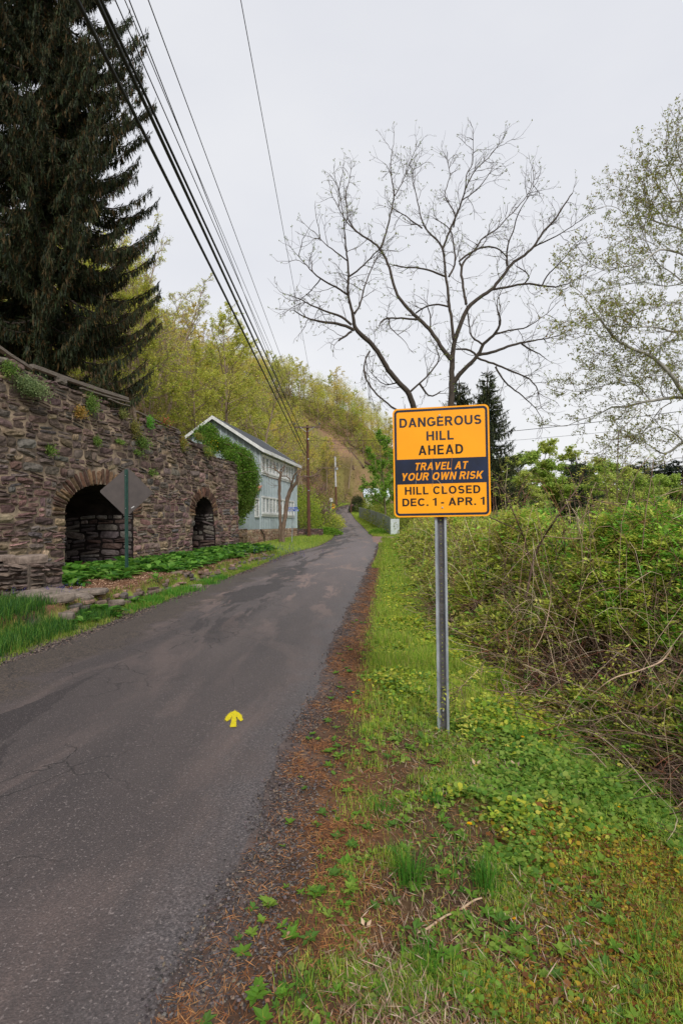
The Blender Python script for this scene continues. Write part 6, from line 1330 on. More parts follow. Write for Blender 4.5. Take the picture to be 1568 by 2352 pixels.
# left shoulder crumbs
n = 16000; y = 5.5 + 24 * rg.random(n) ** 1.5; x = road_l(y) + rg.normal(.0, .22, n); mb.tmpl(OV, OF, np.stack((x, y, np.where(x > road_l(y) + .02, road_z(y) + .012, H(x, y)) + .002), 1), (.006 + .009 * rg.random((n, 1)) ** 2) * np.array((1, .8, .6)) * (1 + y / 14)[:, None], rotm(n, .6, rg), pick([srgb(92, 82, 80), srgb(124, 108, 96), srgb(66, 58, 56)], n, rg, None, .25))
tag(mb.build('road_gravel', M_dry), 'blue-grey stone chippings and asphalt crumbs along the road edges', 'gravel', None, 'stuff')
# --- flat rosettes of weeds
mb = MB(); x, y, dr = sample_r(520, 1.5, 9, 1.2, rg, lambda y: road_r(y) + 1.9); k = dr > .1; x, y = x[k], y[k]
for cx, cy_ in zip(x, y):
    m_ = rg.integers(4, 9); s_ = rg.uniform(.02, .055); az_ = rg.random() * 6 + np.arange(m_) * 6.283 / m_ + rg.normal(0, .2, m_); c0 = np.array((cx, cy_, float(H(cx, cy_)) + .012))
    mb.leaves(np.tile(c0, (m_, 1)), np.stack((np.cos(az_), np.sin(az_), rg.uniform(.1, .6, m_)), 1), np.tile((0, 0, 1.), (m_, 1)), s_ * rg.uniform(.7, 1.2, m_), s_ * rg.uniform(.4, .65, m_), jit([srgb(104, 146, 46), srgb(130, 160, 60), srgb(90, 128, 50)][rg.integers(3)], m_), 0, .1)
tag(mb.build('weed_rosettes', M_leaf), 'scattered little green weed rosettes in the gravel and bare soil', 'weeds', None, 'stuff')
# --- grass tufts one can tell apart
def tuft(px, py, nb, ln, wd, cols, name, label, cat, group=None, sp_=.05, pix=True, Yd=None):
    if pix: p = P(px, py, Yd); cx, cy_ = p[0], p[1]
    else: cx, cy_ = px, py
    gz_ = float(H(cx, cy_)); mb = MB(); n = nb; pos = rg.normal(0, sp_, (n, 3)) * np.array((1, 1, 0)) + np.array((0, 0, -.01))
    az_ = np.arctan2(pos[:, 1], pos[:, 0]) + rg.normal(0, .5, n); blades(mb, pos, ln * rg.uniform(.5, 1.15, n), wd, rg.uniform(.15, .85, n), pick(cols, n, rg), 0, rg, az_)
    o = mb.build(name, M_leaf); o.location = (cx, cy_, gz_); tag(o, label, cat, group); return o
dg_ = [srgb(64, 118, 40), srgb(84, 140, 48), srgb(104, 156, 56)]
def ydep(v, z=-.1): return (CAMZ - z) * 1200 / (v - 1205)
for pu, pv, ln, nb, lab in ((942, 2030, .26, 150, 'dark green grass tuft, tallest in the bare soil below the sign'), (1112, 2030, .24, 110, 'green grass tuft in the ivy right of the tallest one'), (880, 1880, .12, 120, 'short bright grass tuft on the soil nearer the road'), (1000, 1850, .14, 70, 'thin grass tuft just below the sign post'), (1190, 1690, .22, 60, 'thin upright grass clump right of the post foot'), (980, 2210, .12, 90, 'low grass tuft among straw near the photo bottom'), (690, 2300, .10, 90, 'small tuft at the photo bottom near the road edge'), (1005, 1730, .42, 9, 'few long thin grass stalks leaning in front of the post foot'), (1040, 2030, .5, 8, 'tall loose grass stalks between the two dark tufts'), (1480, 2150, .3, 12, 'loose grass stalks in the yellow moss at the lower right')):
    tuft(pu, pv, nb, ln, .0035, dg_, 'grass_tuft', lab, 'grass tuft', None, .035, True, ydep(pv))
# --- dandelions, dead leaves, sticks
for q_, (pu, pv, lab) in enumerate(((811, 1612, 'yellow dandelion near the road edge left of the post'), (1200, 1688, 'yellow dandelion head right of the post foot'), (1078, 1905, 'yellow dandelion in the leaves below the post'), (848, 1580, 'small yellow dandelion, farthest along the verge'), (1420, 1815, 'tiny yellow flower at the edge of the brambles'), (1180, 2095, 'tiny yellow flower low in the ground ivy'))):
    Yd = ydep(pv, -.05); p = P(pu, pv, Yd); gz_ = float(H(p[0], p[1])); s_ = .018 if q_ < 4 else .010; t_ = thing('dandelion', lab, 'flower', (p[0], p[1], gz_))
    mb = MB(); m_ = 40; az_ = rg.random(m_) * 6.283; r_ = rg.random(m_); hz_ = .06 + (.03 if q_ < 4 else 0)
    mb.leaves(np.tile((0, 0, hz_), (m_, 1)), np.stack((np.cos(az_), np.sin(az_), .1 + .9 * r_), 1), unit(m_, rg), s_ * (1.1 - .5 * r_), s_ * .35, jit(srgb(250, 200, 10), m_, .1)); mb.build('flower_head', M_leaf, t_)
    mb = MB(); mb.tubes(np.array([(0, 0, -.01), (.003, 0, hz_ * .5), (0, 0, hz_)]), np.full(3, .002), 5, srgb(120, 140, 60)); mb.build('stalk', M_bark, t_)
mb = MB(); x, y, dr = sample_r(150, 1.5, 12, 1.3, rg, lambda y: xfront(y) + .3); k = dr > .2; x, y = x[k], y[k]; n = len(x); az_ = rg.random(n) * 6.28
mb.leaves(gpos(x, y, .02), np.stack((np.cos(az_), np.sin(az_), rg.normal(.1, .3, n)), 1), np.array((0, 0, 1.)) + rg.normal(0, .6, (n, 3)), rg.uniform(.02, .045, n), rg.uniform(.01, .02, n), pick([srgb(150, 108, 78), srgb(170, 138, 112), srgb(124, 84, 62), srgb(140, 110, 88)], n, rg), 0, .15)
tag(mb.build('dead_leaves', M_dry), 'curled tan dead leaves strewn over the right verge', 'dead leaves', None, 'stuff')
for q_, (pu, pv, L_, an, lab) in enumerate(((800, 2150, .16, 2.2, 'thick broken brown stick on the soil near the bottom'), (845, 1782, .13, .3, 'bent brown stick beside the small road-edge weeds'), (1000, 2120, .2, .5, 'split pale stick lying in the straw'), (1070, 2080, .18, .45, 'pale twig end right of the dark grass tufts'), (820, 1830, .10, 2.4, 'short dark stick in the soil strip'))):
    Yd = ydep(pv); p = P(pu, pv, Yd); gz_ = float(H(p[0], p[1])); mb = MB(); tt_ = np.linspace(-.5, .5, 6); pl_ = np.stack((tt_ * L_ * math.cos(an), tt_ * L_ * math.sin(an), .012 + .01 * np.sin(tt_ * 5)), 1)
    mb.tubes(pl_, np.linspace(.010, .005, 6) * (1.1 if q_ == 0 else .7), 6, srgb(124, 82, 58) if q_ in (0, 1, 4) else srgb(196, 168, 138), 0, True); o = mb.build('stick', M_bark); o.location = (p[0], p[1], gz_); tag(o, lab, 'stick')
for q_, (pu, pv, s_, lab) in enumerate(((1090, 1757, .05, 'pale upright dead leaf right of the post foot'), (1180, 1757, .05, 'curled brown dead leaf standing near the brambles'), (836, 2140, .035, 'pale scrap of bark on the soil near the bottom'))):
    Yd = ydep(pv); p = P(pu, pv, Yd); mb = MB(); mb.leaves(np.array([(0, 0, .01), (0.01, 0, .01)]), np.array([(-.3, .2, .8), (.4, 0, .5)]), np.array([(.2, -1, .3), (.1, -1, .4)]), s_, s_ * .5, np.tile(srgb(214, 186, 160), (2, 1)), 0, .2); o = mb.build('curled_leaf', M_dry); o.location = (p[0], p[1], float(H(p[0], p[1])) + .01); tag(o, lab, 'dead leaf')
# --- right verge farther on, left verge, lawn
n = 120000; y = 20 + 130 * rg.random(n) ** 1.7; yc = np.clip(y, 0, 150); sd_ = rg.random(n) < .5
x = np.where(sd_, road_r(yc) + .1 + rg.random(n) ** 1.3 * 6, np.interp(yc, RY, RL) - .05 - rg.random(n) ** 1.3 * np.where(y < 28, 1.2, 7)); k = ~((y > 37) & (y < 49) & sd_) & ((y > 29) | ~sd_ | True) & ~(sd_ & (y < 36) & (x > xfront(y))); k &= ~((x < edge_x(y)) & (y < 27))
k &= ~((~sd_) & (y > 33) & (y < 47) & (x < -5.2 + .165 * (y - 36)))
x, y = x[k], y[k]; n = len(x); mb = MB(); blades(mb, gpos(x, y, -.02), (.06 + .16 * rg.random(n) ** 2) * (1 + y / 90), .004 * (1 + y / 12), rg.uniform(.1, .9, n), pick([srgb(140, 172, 56), srgb(168, 184, 72), srgb(112, 150, 46), srgb(186, 190, 92)], n, rg), 0, rg)
# left verge near
n = 90000; y = 4.8 + 24 * rg.random(n) ** 1.4; x = road_l(y) - .02 + .06 * rg.normal(size=n) - rg.random(n) * np.maximum(.25, road_l(y) - edge_x(y) + .0); b_ = fbm(x * 2, y * 2, 251); k = rg.random(n) < .25 + .9 * sst(.4, .6, b_); x, y, b_ = x[k], y[k], b_[k]; n = len(x)
blades(mb, gpos(x, y, -.01), (.03 + .09 * rg.random(n) ** 1.5) * (.6 + 1.0 * b_), .005 * (1 + y / 14), rg.uniform(.1, .9, n), pick([srgb(120, 152, 50), srgb(150, 166, 66), srgb(92, 128, 42), srgb(176, 172, 96)], n, rg), 0, rg)
tag(mb.build('lawn_grass', M_leaf), 'bright spring grass beside the road and over the roadside lawn', 'grass', None, 'stuff')
n = 26000; y = 6.0 + 3.6 * rg.random(n); x = -3.9 - rg.random(n) * 3.4; k = (x < edge_x(y) + .55) & (x > -.72 * y - .3) & (fbm(x * 1.5, y * 1.5, 261) > .33) & ~((y > 8.9) & (x < edge_x(y))); x, y = x[k], y[k]; n = len(x); mb = MB()
blades(mb, gpos(x, y, -.02), .12 + .24 * rg.random(n), .008, rg.uniform(.2, .9, n), pick([srgb(62, 108, 44), srgb(84, 132, 52), srgb(50, 92, 44), srgb(112, 150, 60)], n, rg), 0, rg)
tag(mb.build('long_grass', M_leaf), 'long dark green grass at the lower left below the stacked stones', 'grass', None, 'stuff')
ig = [srgb(74, 134, 44), srgb(96, 156, 54), srgb(118, 168, 66)]
for q_, (pu, pv, Yd, ln, nb, lab) in enumerate(((350, 1372, 11.3, .30, 220, 'iris-like green clump, broad one by the flat stones'), (395, 1352, 12.4, .30, 260, 'iris-like green clump below the edging, middle of the row'), (430, 1342, 13.2, .28, 200, 'iris-like green clump at the right of the middle one'), (478, 1325, 14.8, .30, 240, 'upright green clump beside the pinkish stone'), (505, 1318, 16, .28, 200, 'upright green clump just beyond the pinkish stone'), (300, 1392, 10.4, .16, 150, 'small low green clump nearest in the left row'), (326, 1384, 10.8, .18, 150, 'small low green clump second nearest in the left row'), (556, 1290, 19.5, .2, 200, 'low green clump with yellow flowers far along the edging'))):
    p = P(pu, pv, Yd); tuft(p[0], p[1], nb, ln, .014, ig, 'leaf_clump', lab, 'plant', 'grassy clumps along the left verge', .16, False)
# --- broad leafed planting bed
def broad_plant(mb, c, nl, L_, rg, cols, wd=.42, up_=1.0):
    az_ = rg.random() * 6 + np.arange(nl) * 2.4 + rg.normal(0, .3, nl)
    for a_ in az_:
        el_ = rg.uniform(.45, 1.25) * up_; ln = L_ * rg.uniform(.7, 1.15); t_ = np.linspace(0, 1, 6); hd_ = np.array((math.cos(a_), math.sin(a_), 0)); sd_ = np.array((-math.sin(a_), math.cos(a_), 0))
        r_ = ln * (t_ * math.cos(el_) + .18 * t_ ** 2); z_ = ln * 1.0 * (math.sin(el_) * t_ - .42 * t_ ** 2.2)
        w_ = ln * wd * np.array((.06, .10, .75, 1.0, .72, .0)) / 2; mid = c + hd_ * r_[:, None] + np.array((0, 0, 1)) * z_[:, None]
        lf_ = mid - sd_ * w_[:, None] + np.array((0, 0, 1)) * w_[:, None] * .35; rt_ = mid + sd_ * w_[:, None] + np.array((0, 0, 1)) * w_[:, None] * .35
        V = np.concatenate((lf_, mid, rt_)); F_ = [(q, 6 + q, 7 + q, q + 1) for q in range(5)] + [(6 + q, 12 + q, 13 + q, 7 + q) for q in range(5)]
        mb.add(V, np.array(F_), np.clip(cols[rg.integers(len(cols))] * rg.uniform(.8, 1.2), 0, 1), 0, True)
hc = [srgb(92, 144, 50), srgb(112, 162, 60), srgb(74, 124, 44), srgb(130, 172, 74), srgb(64, 106, 42)]
rgh = np.random.default_rng(401); mb = MB()
for q_ in range(620):
    y_ = 9.8 + 19.0 * rgh.random(); xe, xw = edge_x(y_) - .25 - .75 * float(sst(12.5, 10, y_)) - .45 * float(sst(16, 13, y_)), wall_x(y_) + .25
    if y_ > 27: xw = -7.2
    x_ = xw + (xe - xw) * rgh.random()
    if y_ > 27 and x_ < -6.5: continue
    broad_plant(mb, np.array((x_, y_, float(H(x_, y_)) - .02)), rgh.integers(7, 11), rgh.uniform(.34, .5), rgh, hc)
tag(mb.build('broad_leaf_bed', M_leaf), 'bed of lush broad green leaves along the foot of the kiln wall', 'ground cover', None, 'stuff')
for q_, (pu, pv, Yd, L_, nl, lab) in enumerate(((232, 1386, 9.6, .36, 34, 'lush broad-leaved green clump in front of the flat slabs'), (172, 1402, 8.9, .30, 16, 'leafy green plant left of the broad clump'), (205, 1412, 8.8, .28, 14, 'upright leafy green stalk in front of the grey slabs'), (262, 1400, 9.6, .22, 20, 'low leafy clump right of the upright stalk'), (310, 1360, 10.9, .26, 18, 'leafy green plant on the edging left of the iris clumps'), (85, 1362, 9.7, .3, 8, 'single pale green rosette among the purple flowers'), (352, 1320, 12.6, .3, 9, 'lone leafy plant standing in the wood chips by the post'))):
    p = P(pu, pv, Yd); mb = MB(); 
    for _ in range(max(1, nl // 8)): broad_plant(mb, rgh.normal(0, .1, 3) * np.array((1, 1, 0)), min(8, nl), L_, rgh, hc, .38)
    o = mb.build('leafy_plant', M_leaf); o.location = (p[0], p[1], float(H(p[0], p[1]))); tag(o, lab, 'plant')
# wood chips and purple flower spikes
mb = MB(); n = 16000; y = 8.8 + 15 * rgh.random(n) ** 1.4; x = edge_x(y) - .05 - rgh.random(n) * 1.5; az_ = rgh.random(n) * 6.28
mb.leaves(gpos(x, y, .01), np.stack((np.cos(az_), np.sin(az_), rgh.normal(0, .2, n)), 1), np.array((0, 0, 1.)) + rgh.normal(0, .5, (n, 3)), rgh.uniform(.03, .07, n), rgh.uniform(.012, .025, n), pick([srgb(176, 140, 112), srgb(136, 100, 78), srgb(204, 172, 144), srgb(110, 80, 64)], n, rgh))
tag(mb.build('wood_chips', M_dry), 'brown wood chip mulch between the leafy bed and the edging stones', 'mulch', None, 'stuff')
mb = MB(); spots = [(P(100 + rgh.normal(0, 32), 1340, 9.9), .9) for _ in range(95)] + [(P(645 + rgh.normal(0, 30), 1252, 29 + rgh.normal(0, 1.5)), 1.3) for _ in range(70)] + [(P(605 + rgh.normal(0, 22), 1268, 24 + rgh.normal(0, 1)), 1.2) for _ in range(40)]
for p, s_ in spots:
    x_, y_ = p[0], p[1] + rgh.normal(0, .35); c0 = np.array((x_, y_, float(H(x_, y_)))); m_ = 26; hz_ = rgh.random(m_) * .17 * s_
    mb.leaves(c0 + np.stack((0 * hz_, 0 * hz_, hz_ + .03), 1) + rgh.normal(0, .012, (m_, 3)), unit(m_, rgh) + np.array((0, 0, .5)), unit(m_, rgh), .022 * s_, .014 * s_, pick([srgb(96, 84, 160), srgb(120, 104, 180), srgb(90, 120, 60), srgb(80, 72, 140)], m_, rgh), 0)
tag(mb.build('purple_flowers', M_leaf), 'low spikes of blue-purple flowers at the bed edge', 'flowers', None, 'stuff')

# ================================================================ PLANTS ON THE KILN, THE CLIMBING VINE
rgw = np.random.default_rng(501)
gw = [srgb(110, 140, 62), srgb(134, 158, 74), srgb(92, 120, 56)]
for q_, (pu, pv, w_, h_, cols, lab) in enumerate(((56, 884, 46, 24, [srgb(128, 146, 96), srgb(104, 124, 78), srgb(150, 164, 112)], 'wide grey-green bush hanging near the kiln top at the left'), (200, 926, 15, 26, gw, 'upright light green fern tuft on the upper kiln wall'), (174, 944, 14, 16, [srgb(176, 140, 70), srgb(150, 140, 70), srgb(190, 150, 80)], 'ochre wilting tuft beside the light green fern tuft'), (8, 845, 16, 22, gw, 'grey-green tuft at the photo edge high on the kiln'),
        (274, 949, 12, 12, [srgb(140, 140, 80), srgb(120, 130, 70)], 'olive tuft below the end of the grey planks'), (302, 982, 14, 22, [srgb(150, 140, 74), srgb(128, 130, 66)], 'olive brown weeds hanging above the first arch'), (336, 968, 8, 18, [srgb(96, 164, 56), srgb(120, 180, 66)], 'vivid green leafy weed on the kiln top ledge'), (372, 966, 12, 14, [srgb(120, 140, 60), srgb(200, 90, 80), srgb(110, 140, 60)], 'green tuft with red blossoms on the kiln top'),
        (318, 1014, 22, 16, gw, 'spreading yellow-green weeds in the middle of the wall'), (414, 1016, 12, 20, [srgb(168, 146, 70), srgb(130, 140, 64)], 'ochre and green weeds hanging near the vine'), (266, 1012, 12, 6, gw, 'thin green weeds in a joint left of the spreading weeds'), (106, 1032, 10, 14, gw, 'small weeds between the arch and the left edge'), (308, 1038, 10, 8, gw, 'small green tuft under the spreading weeds'), (342, 1084, 9, 10, gw, 'little green weed right of the diamond sign top'), (470, 1035, 22, 14, gw + [srgb(170, 160, 70)], 'pale weeds along the top above the small arch'), (214, 1012, 8, 14, gw, 'thin hanging weed on the middle wall above the arch'), (448, 1000, 16, 10, [srgb(150, 140, 66), srgb(120, 130, 60)], 'dull weeds on the kiln top before the gable'))):
    u_, z_ = wall_hit(pu, pv); c0 = W3(u_, z_, .06); kpx = c0[1] / FP; n = int(90 + w_ * h_ * 2.4); mb = MB()
    pu_ = np.clip(rgw.normal(0, .42, n), -1, 1); pz_ = rgw.normal(0, .42, n); o_ = np.abs(rgw.normal(0, .10, n)) * (1 + w_ / 40)
    pos = np.outer(pu_ * w_ * kpx, WD) + np.outer(o_, WN) + np.outer(pz_ * h_ * kpx - o_ * .3, (0, 0, 1))
    mb.leaves(pos, unit(n, rgw) + np.array((0, 0, -.2)), unit(n, rgw), .05 * rgw.uniform(.6, 1.4, n), .032, pick(cols, n, rgw)); m_ = 8
    e_ = pos[rgw.integers(0, n, m_)]; mb.tubes(e_[:, None] * np.linspace(0, 1, 4)[None, :, None], np.full((m_, 4), .004), 3, srgb(120, 110, 70), 1)
    o = mb.build('wall_plant', [M_leaf, M_bark]); o.location = c0; tag(o, lab, 'plant', 'weeds growing from the kiln wall')
cl = [(330, 260, 40, 27.6), (320, 330, 60, 27.5), (330, 420, 62, 27.2), (310, 530, 45, 26.9), (400, 420, 50, 27.5), (480, 450, 60, 27.6), (540, 540, 60, 27.6), (600, 520, 55, 27.8), (680, 600, 80, 27.8), (760, 640, 70, 28.2), (700, 740, 80, 28), (790, 780, 85, 28.4), (720, 880, 90, 28.2), (830, 880, 70, 29), (760, 1000, 90, 28.6), (840, 1020, 50, 29.2), (730, 1120, 85, 28.4), (720, 1230, 75, 28.4), (700, 1330, 45, 28.2), (790, 1180, 60, 28.8), (690, 1430, 26, 27.8), (250, 300, 60, 28), (190, 330, 50, 28.2), (600, 600, 40, 26.75), (625, 700, 34, 26.8), (640, 830, 30, 26.8), (560, 560, 36, 26.6), (655, 980, 24, 26.9), (660, 1130, 20, 26.9)]
wgt = np.array([c_[2] ** 2 for c_ in cl], float); n = 42000; ci = rgw.choice(len(cl), n, p=wgt / wgt.sum()); cc_ = np.array([P(z9u(c_[0]), z9v(c_[1]), c_[3]) for c_ in cl]); rr_ = np.array([c_[2] * .23 * c_[3] / FP for c_ in cl])
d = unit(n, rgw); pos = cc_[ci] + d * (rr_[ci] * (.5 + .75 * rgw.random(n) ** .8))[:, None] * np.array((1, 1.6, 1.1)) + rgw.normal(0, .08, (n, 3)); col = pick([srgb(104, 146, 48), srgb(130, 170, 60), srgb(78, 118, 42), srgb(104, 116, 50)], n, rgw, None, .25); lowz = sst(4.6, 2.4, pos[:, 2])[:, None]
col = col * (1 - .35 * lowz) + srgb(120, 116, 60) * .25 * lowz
vt = thing('climbing_vine', 'thick green climbing vine draping the far end of the kiln wall', 'vine', tuple(cc_[15] - np.array((0, 0, 3.2)))); vo_ = np.array(vt.location)
mb = MB(); mb.leaves(pos - vo_, d + unit(n, rgw) * .8, unit(n, rgw), .085 * rgw.uniform(.6, 1.3, n), .055, col, 0, .1)
yfl = np.array([P(z9u(u_), z9v(v_), 26.9) for u_, v_ in zip(rgw.uniform(230, 410, 70), rgw.uniform(370, 520, 70))]); mb.leaves(yfl - vo_, unit(70, rgw), unit(70, rgw), .06, .05, jit(srgb(240, 205, 30), 70)); mb.build('foliage', M_leaf, vt)
mb = MB()
for _ in range(60):
    a_, b_ = rgw.integers(0, len(cl), 2); 
    if np.linalg.norm(cc_[a_] - cc_[b_]) < 1.4 and a_ != b_: mb.tubes(curve_from(cc_[a_], cc_[b_] - cc_[a_] + rgw.normal(0, .3, 3), 1.6, 6, .2, -.03, rgw) - vo_, np.linspace(.014, .005, 6), 4, srgb(130, 108, 84))
mb.build('stem', M_bark, vt)

# ================================================================ BRAMBLE THICKET
rb = np.random.default_rng(601)
def ztop(x, y):
    dx = x - xfront(y); return H(x, y, False) + (1.5 + .33 * np.clip(dx, 0, 7) + 2.0 * (fbm(x * .5, y * .5, 611) - .5) + .8 * (fbm(x * 2, y * 2, 621) - .5)) * sst(-.15, 1.5 , dx) ** .7 * (1 - .35 * sst(20, 36, y)) 
cane_c = [srgb(130, 104, 88), srgb(106, 84, 72), srgb(130, 84, 64), srgb(196, 174, 148), srgb(84, 66, 56), srgb(150, 124, 106), srgb(92, 74, 62)]
def canes(n, y0, y1, dx0, dx1, Lm, rr_, pw=1.4, h0=.35, h1=1.08):
    e = 1 - pw; u = rb.random(n); y = (y0 ** e + u * (y1 ** e - y0 ** e)) ** (1 / e); x = xfront(y) + dx0 + (dx1 - dx0) * rb.random(n) ** 1.3
    m = 14; t = np.linspace(0, 1, m)[None, :]; az_ = rb.random(n) * 6.283; L_ = Lm * rb.uniform(.35, 1.2, n); zt = ztop(x, y) - H(x, y, False); hh = np.clip(zt, .3, 4) * rb.uniform(h0, h1, n)
    sk_ = rb.uniform(.6, 1.6, n)[:, None]; shape = np.sin(np.clip(t ** sk_, 0, 1) * math.pi * rb.uniform(.55, 1.05, n)[:, None])
    px = x[:, None] + np.cos(az_)[:, None] * L_[:, None] * t - .35 * L_[:, None] * t * rb.uniform(-.4, .9, (n, 1)); py = y[:, None] + np.sin(az_)[:, None] * L_[:, None] * t
    z0_ = H(x, y, False)[:, None] - .03; pz = z0_ + hh[:, None] * shape
    ph = rb.random((n, 3)) * 6.28; am = rb.uniform(.02, .12, (n, 1)); px = px + am * np.sin(t * 9 + ph[:, 0:1]); py = py + am * np.sin(t * 8 + ph[:, 1:2]); pz = pz + am * .6 * np.sin(t * 11 + ph[:, 2:3]) * (t > .05)
    gz_ = H(px, py, False); lim = xfront(py) - rb.random((n, 1)) ** 2.5 * .75; px = np.where(px < lim, lim + (lim - px) * .8, px); pz = np.maximum(pz, gz_ + .01 + .02 * rb.random((n, 1)))
    R_ = rr_ * rb.uniform(.5, 1.5, (n, 1)) * (1.15 - .75 * t) * (1 + py.clip(2, 40) / 12); return np.stack((px, py, pz), -1), R_
cm_ = MB()
for n_, y0, y1, a_, b_, Lm, rr_ in ((620, 2.4, 12, -.25, .3, 1.7, .0028), (1300, 2.2, 12, -.05, 1.6, 1.5, .0019), (1000, 2.2, 12, .3, 3.2, 2.2, .0024), (260, 8, 36, .0, 2.5, 2.0, .0020), (700, 2.4, 14, 0.1, 1.2, .8, .0016)):
    p_, r_ = canes(n_, y0, y1, a_, b_, Lm, rr_); cm_.tubes(p_, r_, 4, pick(cane_c, n_, rb, None, .2), 0)
p_, r_ = canes(650, 2.6, 30, .2, 3.0, 1.5, .0024, 1.3, 1.0, 1.5); cm_.tubes(p_, r_, 4, pick(cane_c, 650, rb, None, .2), 0)
# side shoots everywhere keep the inside dark and tangled
n_ = 15000; y = (2.2 ** -.3 + rb.random(n_) * (26 ** -.3 - 2.2 ** -.3)) ** (1 / -.3); x = xfront(y) + .05 + 3.0 * rb.random(n_); zt = ztop(x, y); gz_ = H(x, y, False); z = gz_ + (zt - gz_) * rb.random(n_) ** .8
d = unit(n_, rb); L_ = rb.uniform(.15, .6, n_)[:, None]; p0_ = np.stack((x, y, z), 1); pl_ = np.stack([p0_ + d * L_ * t_ + rb.normal(0, .015, (n_, 3)) for t_ in (0, .33, .66, 1)], 1); pl_[:, :, 2] = np.maximum(pl_[:, :, 2], gz_[:, None] + .01)
cm_.tubes(pl_, np.tile(np.array((.0022, .002, .0016, .001)), (n_, 1)) * (1 + y / 10)[:, None], 3, pick(cane_c, n_, rb, None, .25), 0)
# leaf sprays (several leaflets along a little stalk)
def sprays(mb, p, d, k, L_, ls, cols, rg, drp=.25):
    n = len(p); d = d / np.linalg.norm(d, axis=1, keepdims=True); sd_ = np.cross(d, np.array((0, 0, 1.)) + rg.normal(0, .3, (n, 3))); sd_ /= np.linalg.norm(sd_, axis=1, keepdims=True) + 1e-9; cb = pick(cols, n, rg, None, .2)
    for j in range(k):
        for sg in (-1, 1):
            t_ = (j + .5) / k; c_ = p + d * (L_ * t_)[:, None] - np.array((0, 0, 1)) * (L_ * drp * t_ ** 2)[:, None]
            mb.leaves(c_, sd_ * sg + d * .55 + rg.normal(0, .15, (n, 3)), np.array((0, 0, 1.)) + rg.normal(0, .35, (n, 3)), ls * rg.uniform(.7, 1.2, n), ls * rg.uniform(.38, .55, n), np.clip(cb * rg.uniform(.85, 1.15, (n, 1)), 0, 1), 1, .08)
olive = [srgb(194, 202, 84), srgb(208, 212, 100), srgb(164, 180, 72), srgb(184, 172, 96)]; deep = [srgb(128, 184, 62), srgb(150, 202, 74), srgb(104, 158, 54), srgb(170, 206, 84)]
def shell(n, y0, y1, pw, width, rg, lowbias=1.0):
    e = 1 - pw; u = rg.random(n); y = (y0 ** e + u * (y1 ** e - y0 ** e)) ** (1 / e); x = xfront(y) + width * rg.random(n) ** 1.5; zt = ztop(x, y); gz_ = H(x, y, False)
    top = rg.random(n) < .6; z = np.where(top, zt - np.abs(rg.normal(0, .18, n)), gz_ + (zt - gz_) * rg.random(n) ** lowbias); return x, y, z, zt, gz_
def leafmass(n, y0, y1, pw, width, k, L_, ls, thr, rg):
    x, y, z, zt, gz_ = shell(n, y0, y1, pw, width, rg); cn = fbm(x * 1.3 + 3, z * 1.6 + y * .9, 631); hf = np.clip((z - gz_) / np.maximum(zt - gz_, .2), 0, 1)
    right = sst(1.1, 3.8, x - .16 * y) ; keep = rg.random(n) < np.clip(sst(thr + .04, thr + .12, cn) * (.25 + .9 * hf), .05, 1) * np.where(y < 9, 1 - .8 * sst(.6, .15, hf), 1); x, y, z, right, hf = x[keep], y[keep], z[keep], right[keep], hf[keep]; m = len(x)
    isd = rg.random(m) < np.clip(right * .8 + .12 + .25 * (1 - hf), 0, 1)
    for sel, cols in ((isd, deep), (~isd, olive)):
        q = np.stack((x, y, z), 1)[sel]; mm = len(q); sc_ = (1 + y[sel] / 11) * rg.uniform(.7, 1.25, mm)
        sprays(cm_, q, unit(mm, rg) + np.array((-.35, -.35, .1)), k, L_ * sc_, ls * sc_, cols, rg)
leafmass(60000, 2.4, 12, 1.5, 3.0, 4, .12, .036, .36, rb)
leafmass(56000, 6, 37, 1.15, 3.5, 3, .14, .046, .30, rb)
tag(cm_.build('bramble_thicket', [M_bark, M_leaf]), 'tangled thicket of bare canes and small green leaves filling the right side', 'brambles', None, 'stuff')
# bushy growth behind the front of the thicket
mb = MB(); n = 150000; y = 3 + 60 * rb.random(n) ** 1.6; x = np.interp(y, [3, 37, 63], [4.6, 6.8, 11.5]) + rb.random(n) ** 1.2 * np.maximum(.70 * y - 2, 3.0); 
zt = np.where(y < 37, ztop(x, np.minimum(y, 36.9)), H(x, y, False) + 2.0 + 1.5 * fbm(x * .3, y * .3, 641)) + 1.5 * (fbm(x * .45, y * .45, 651) - .5); z = zt - .35 - np.abs(rb.normal(0, .5, n)); s_ = .045 * (1 + y / 8) * rb.uniform(.6, 1.3, n)
k = fbm(x * .8, y * .8 + z, 661) > .36; x, y, z, s_ = x[k], y[k], z[k], s_[k]; n = len(x); cc_ = fbm(x * .25, y * .25, 671)
col = pick(deep + [srgb(120, 150, 60)], n, rb, None, .2); col2 = pick(olive + [srgb(176, 176, 84)], n, rb, None, .2); col = np.where((rb.random(n) < sst(.40, .6, cc_))[:, None], col2, col)
mb.leaves(np.stack((x, y, z), 1), unit(n, rb) + np.array((0, -.3, .3)), unit(n, rb), s_, s_ * .55, col, 0, .1)
kk = rb.choice(n, 1500); m_ = len(kk); b0_ = np.stack((x[kk], y[kk], z[kk] - rb.uniform(.6, 2.2, m_)), 1); e_ = np.stack((rb.normal(0, .9, m_), rb.normal(0, .9, m_), rb.uniform(.8, 1.9, m_)), 1) * rb.uniform(.5, 1, (m_, 1))
mb.tubes(b0_[:, None] + e_[:, None] * np.linspace(0, 1, 4)[None, :, None] + rb.normal(0, .05, (m_, 4, 3)), np.tile(np.array((.008, .007, .005, .003)), (m_, 1)) * (1 + y[kk] / 14)[:, None], 3, pick(cane_c, m_, rb), 1)
tag(mb.build('low_shrubbery', [M_leaf, M_bark]), 'leafy green scrub spreading back from the bramble thicket', 'scrub', None, 'stuff')
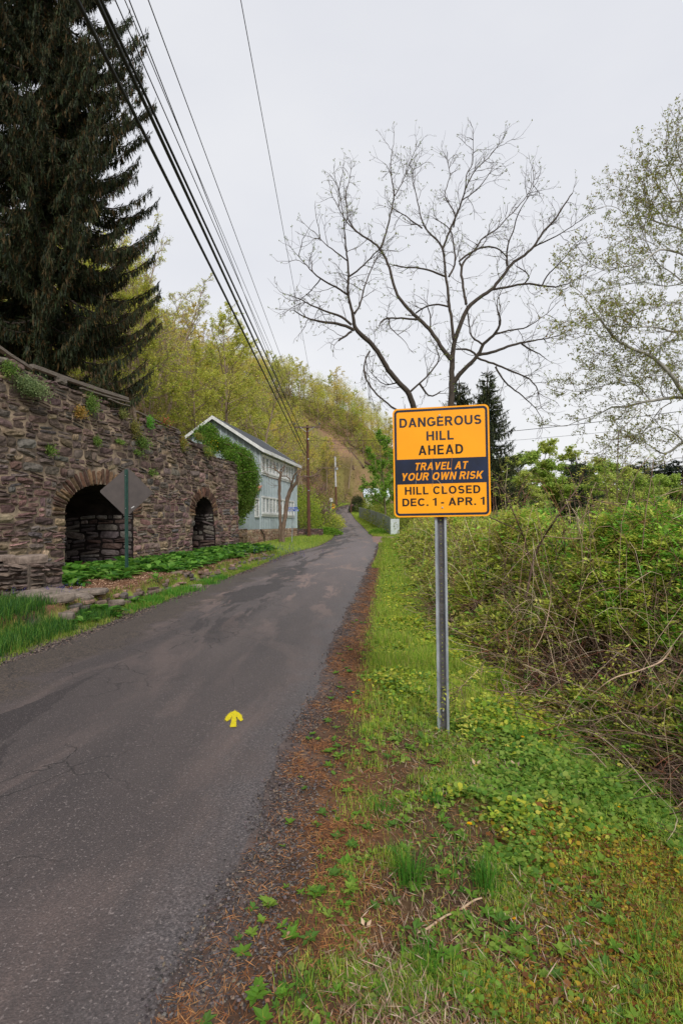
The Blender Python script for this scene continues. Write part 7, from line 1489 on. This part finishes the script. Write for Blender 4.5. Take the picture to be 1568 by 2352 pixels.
# shoots standing out of the thicket
def z3u(x): return 878 + .4402 * x
def z3v(y): return 878 + .4402 * y
for q_, (pl, Yd, r0_, lab) in enumerate((([(750, 1120), (790, 900), (845, 800), (900, 720), (960, 630), (1005, 570), (1045, 500), (1060, 430)], 6.6, .016, 'dark arching stem, thickest rising from the middle of the brambles'), ([(760, 900), (740, 810), (715, 760), (680, 670), (650, 590), (620, 530), (600, 490), (560, 470)], 7.0, .011, 'bent shoot left of the thickest dark stem'), ([(845, 800), (940, 815), (1040, 815), (1160, 830), (1260, 800), (1370, 775), (1470, 755)], 6.4, .007, 'long pale cane running out to the right'),
        ([(560, 705), (640, 740), (720, 780), (760, 860)], 7.4, .010, 'dark broken branch just right of the sign bottom'), ([(1100, 700), (1180, 560), (1260, 460), (1350, 370)], 9.0, .007, 'thin shoot crossing in front of the sky at the right'), ([(1568, 560), (1420, 600), (1300, 640), (1150, 620), (1060, 660)], 7.5, .006, 'thin arching cane high over the right brambles'),
        ([(870, 1010), (880, 1120), (860, 1240), (830, 1330), (790, 1400)], 5.4, .006, 'pale cane hanging in a long curve in front of the tangle'), ([(1510, 1385), (1460, 1460), (1330, 1510), (1200, 1540), (1080, 1640), (1000, 1720)], 3.9, .007, 'pale dead branch sweeping across the lower right tangle'), ([(500, 1500), (440, 1560), (400, 1600), (380, 1680)], 4.6, .004, 'short cane reaching out over the weeds beside the post'))):
    W_ = np.array([P(z3u(a_), z3v(b_), Yd + .25 * math.sin(i_ * 1.3 + q_)) for i_, (a_, b_) in enumerate(pl)]); tq = np.linspace(0, len(pl) - 1, 22); W_ = np.stack([np.interp(tq, range(len(pl)), W_[:, c_]) for c_ in range(3)], 1)
    for _ in range(2): W_[1:-1] = (W_[:-2] + 2 * W_[1:-1] + W_[2:]) / 4
    t_ = thing('bramble_shoot', lab, 'branch', tuple(W_[0]), 0, 'single shoots standing out of the brambles'); mb = MB(); col = srgb(96, 76, 66) if r0_ > .0065 and q_ not in (2, 7) else srgb(186, 158, 134); mb.tubes(W_ - W_[0], np.linspace(r0_, r0_ * .3, 22), 6, col); mb.build('stem', M_bark, t_)
    nt = 26 if q_ not in (6, 7) else 5; mb = MB(); tw = []
    for _ in range(nt):
        p, dd = along(W_ - W_[0], .25 + .74 * rb.random()); c_ = curve_from(p, side_dir(dd, rb.uniform(.5, 1.1), rb), rb.uniform(.12, .4), 5, .15, .02, rb); tw.append(c_)
    tw = np.array(tw); mb.tubes(tw, np.tile(np.linspace(.0026, .0012, 5), (nt, 1)), 3, srgb(110, 90, 76), 0); mm = nt * 2; bi = rb.integers(0, nt, mm)
    sprays(mb, tw[bi, rb.integers(2, 5, mm)], unit(mm, rb) + np.array((0, 0, -.1)), 4, np.full(mm, .13), .034, olive if q_ != 2 else deep, rb); mb.build('leaf_sprays', [M_bark, M_leaf], t_)
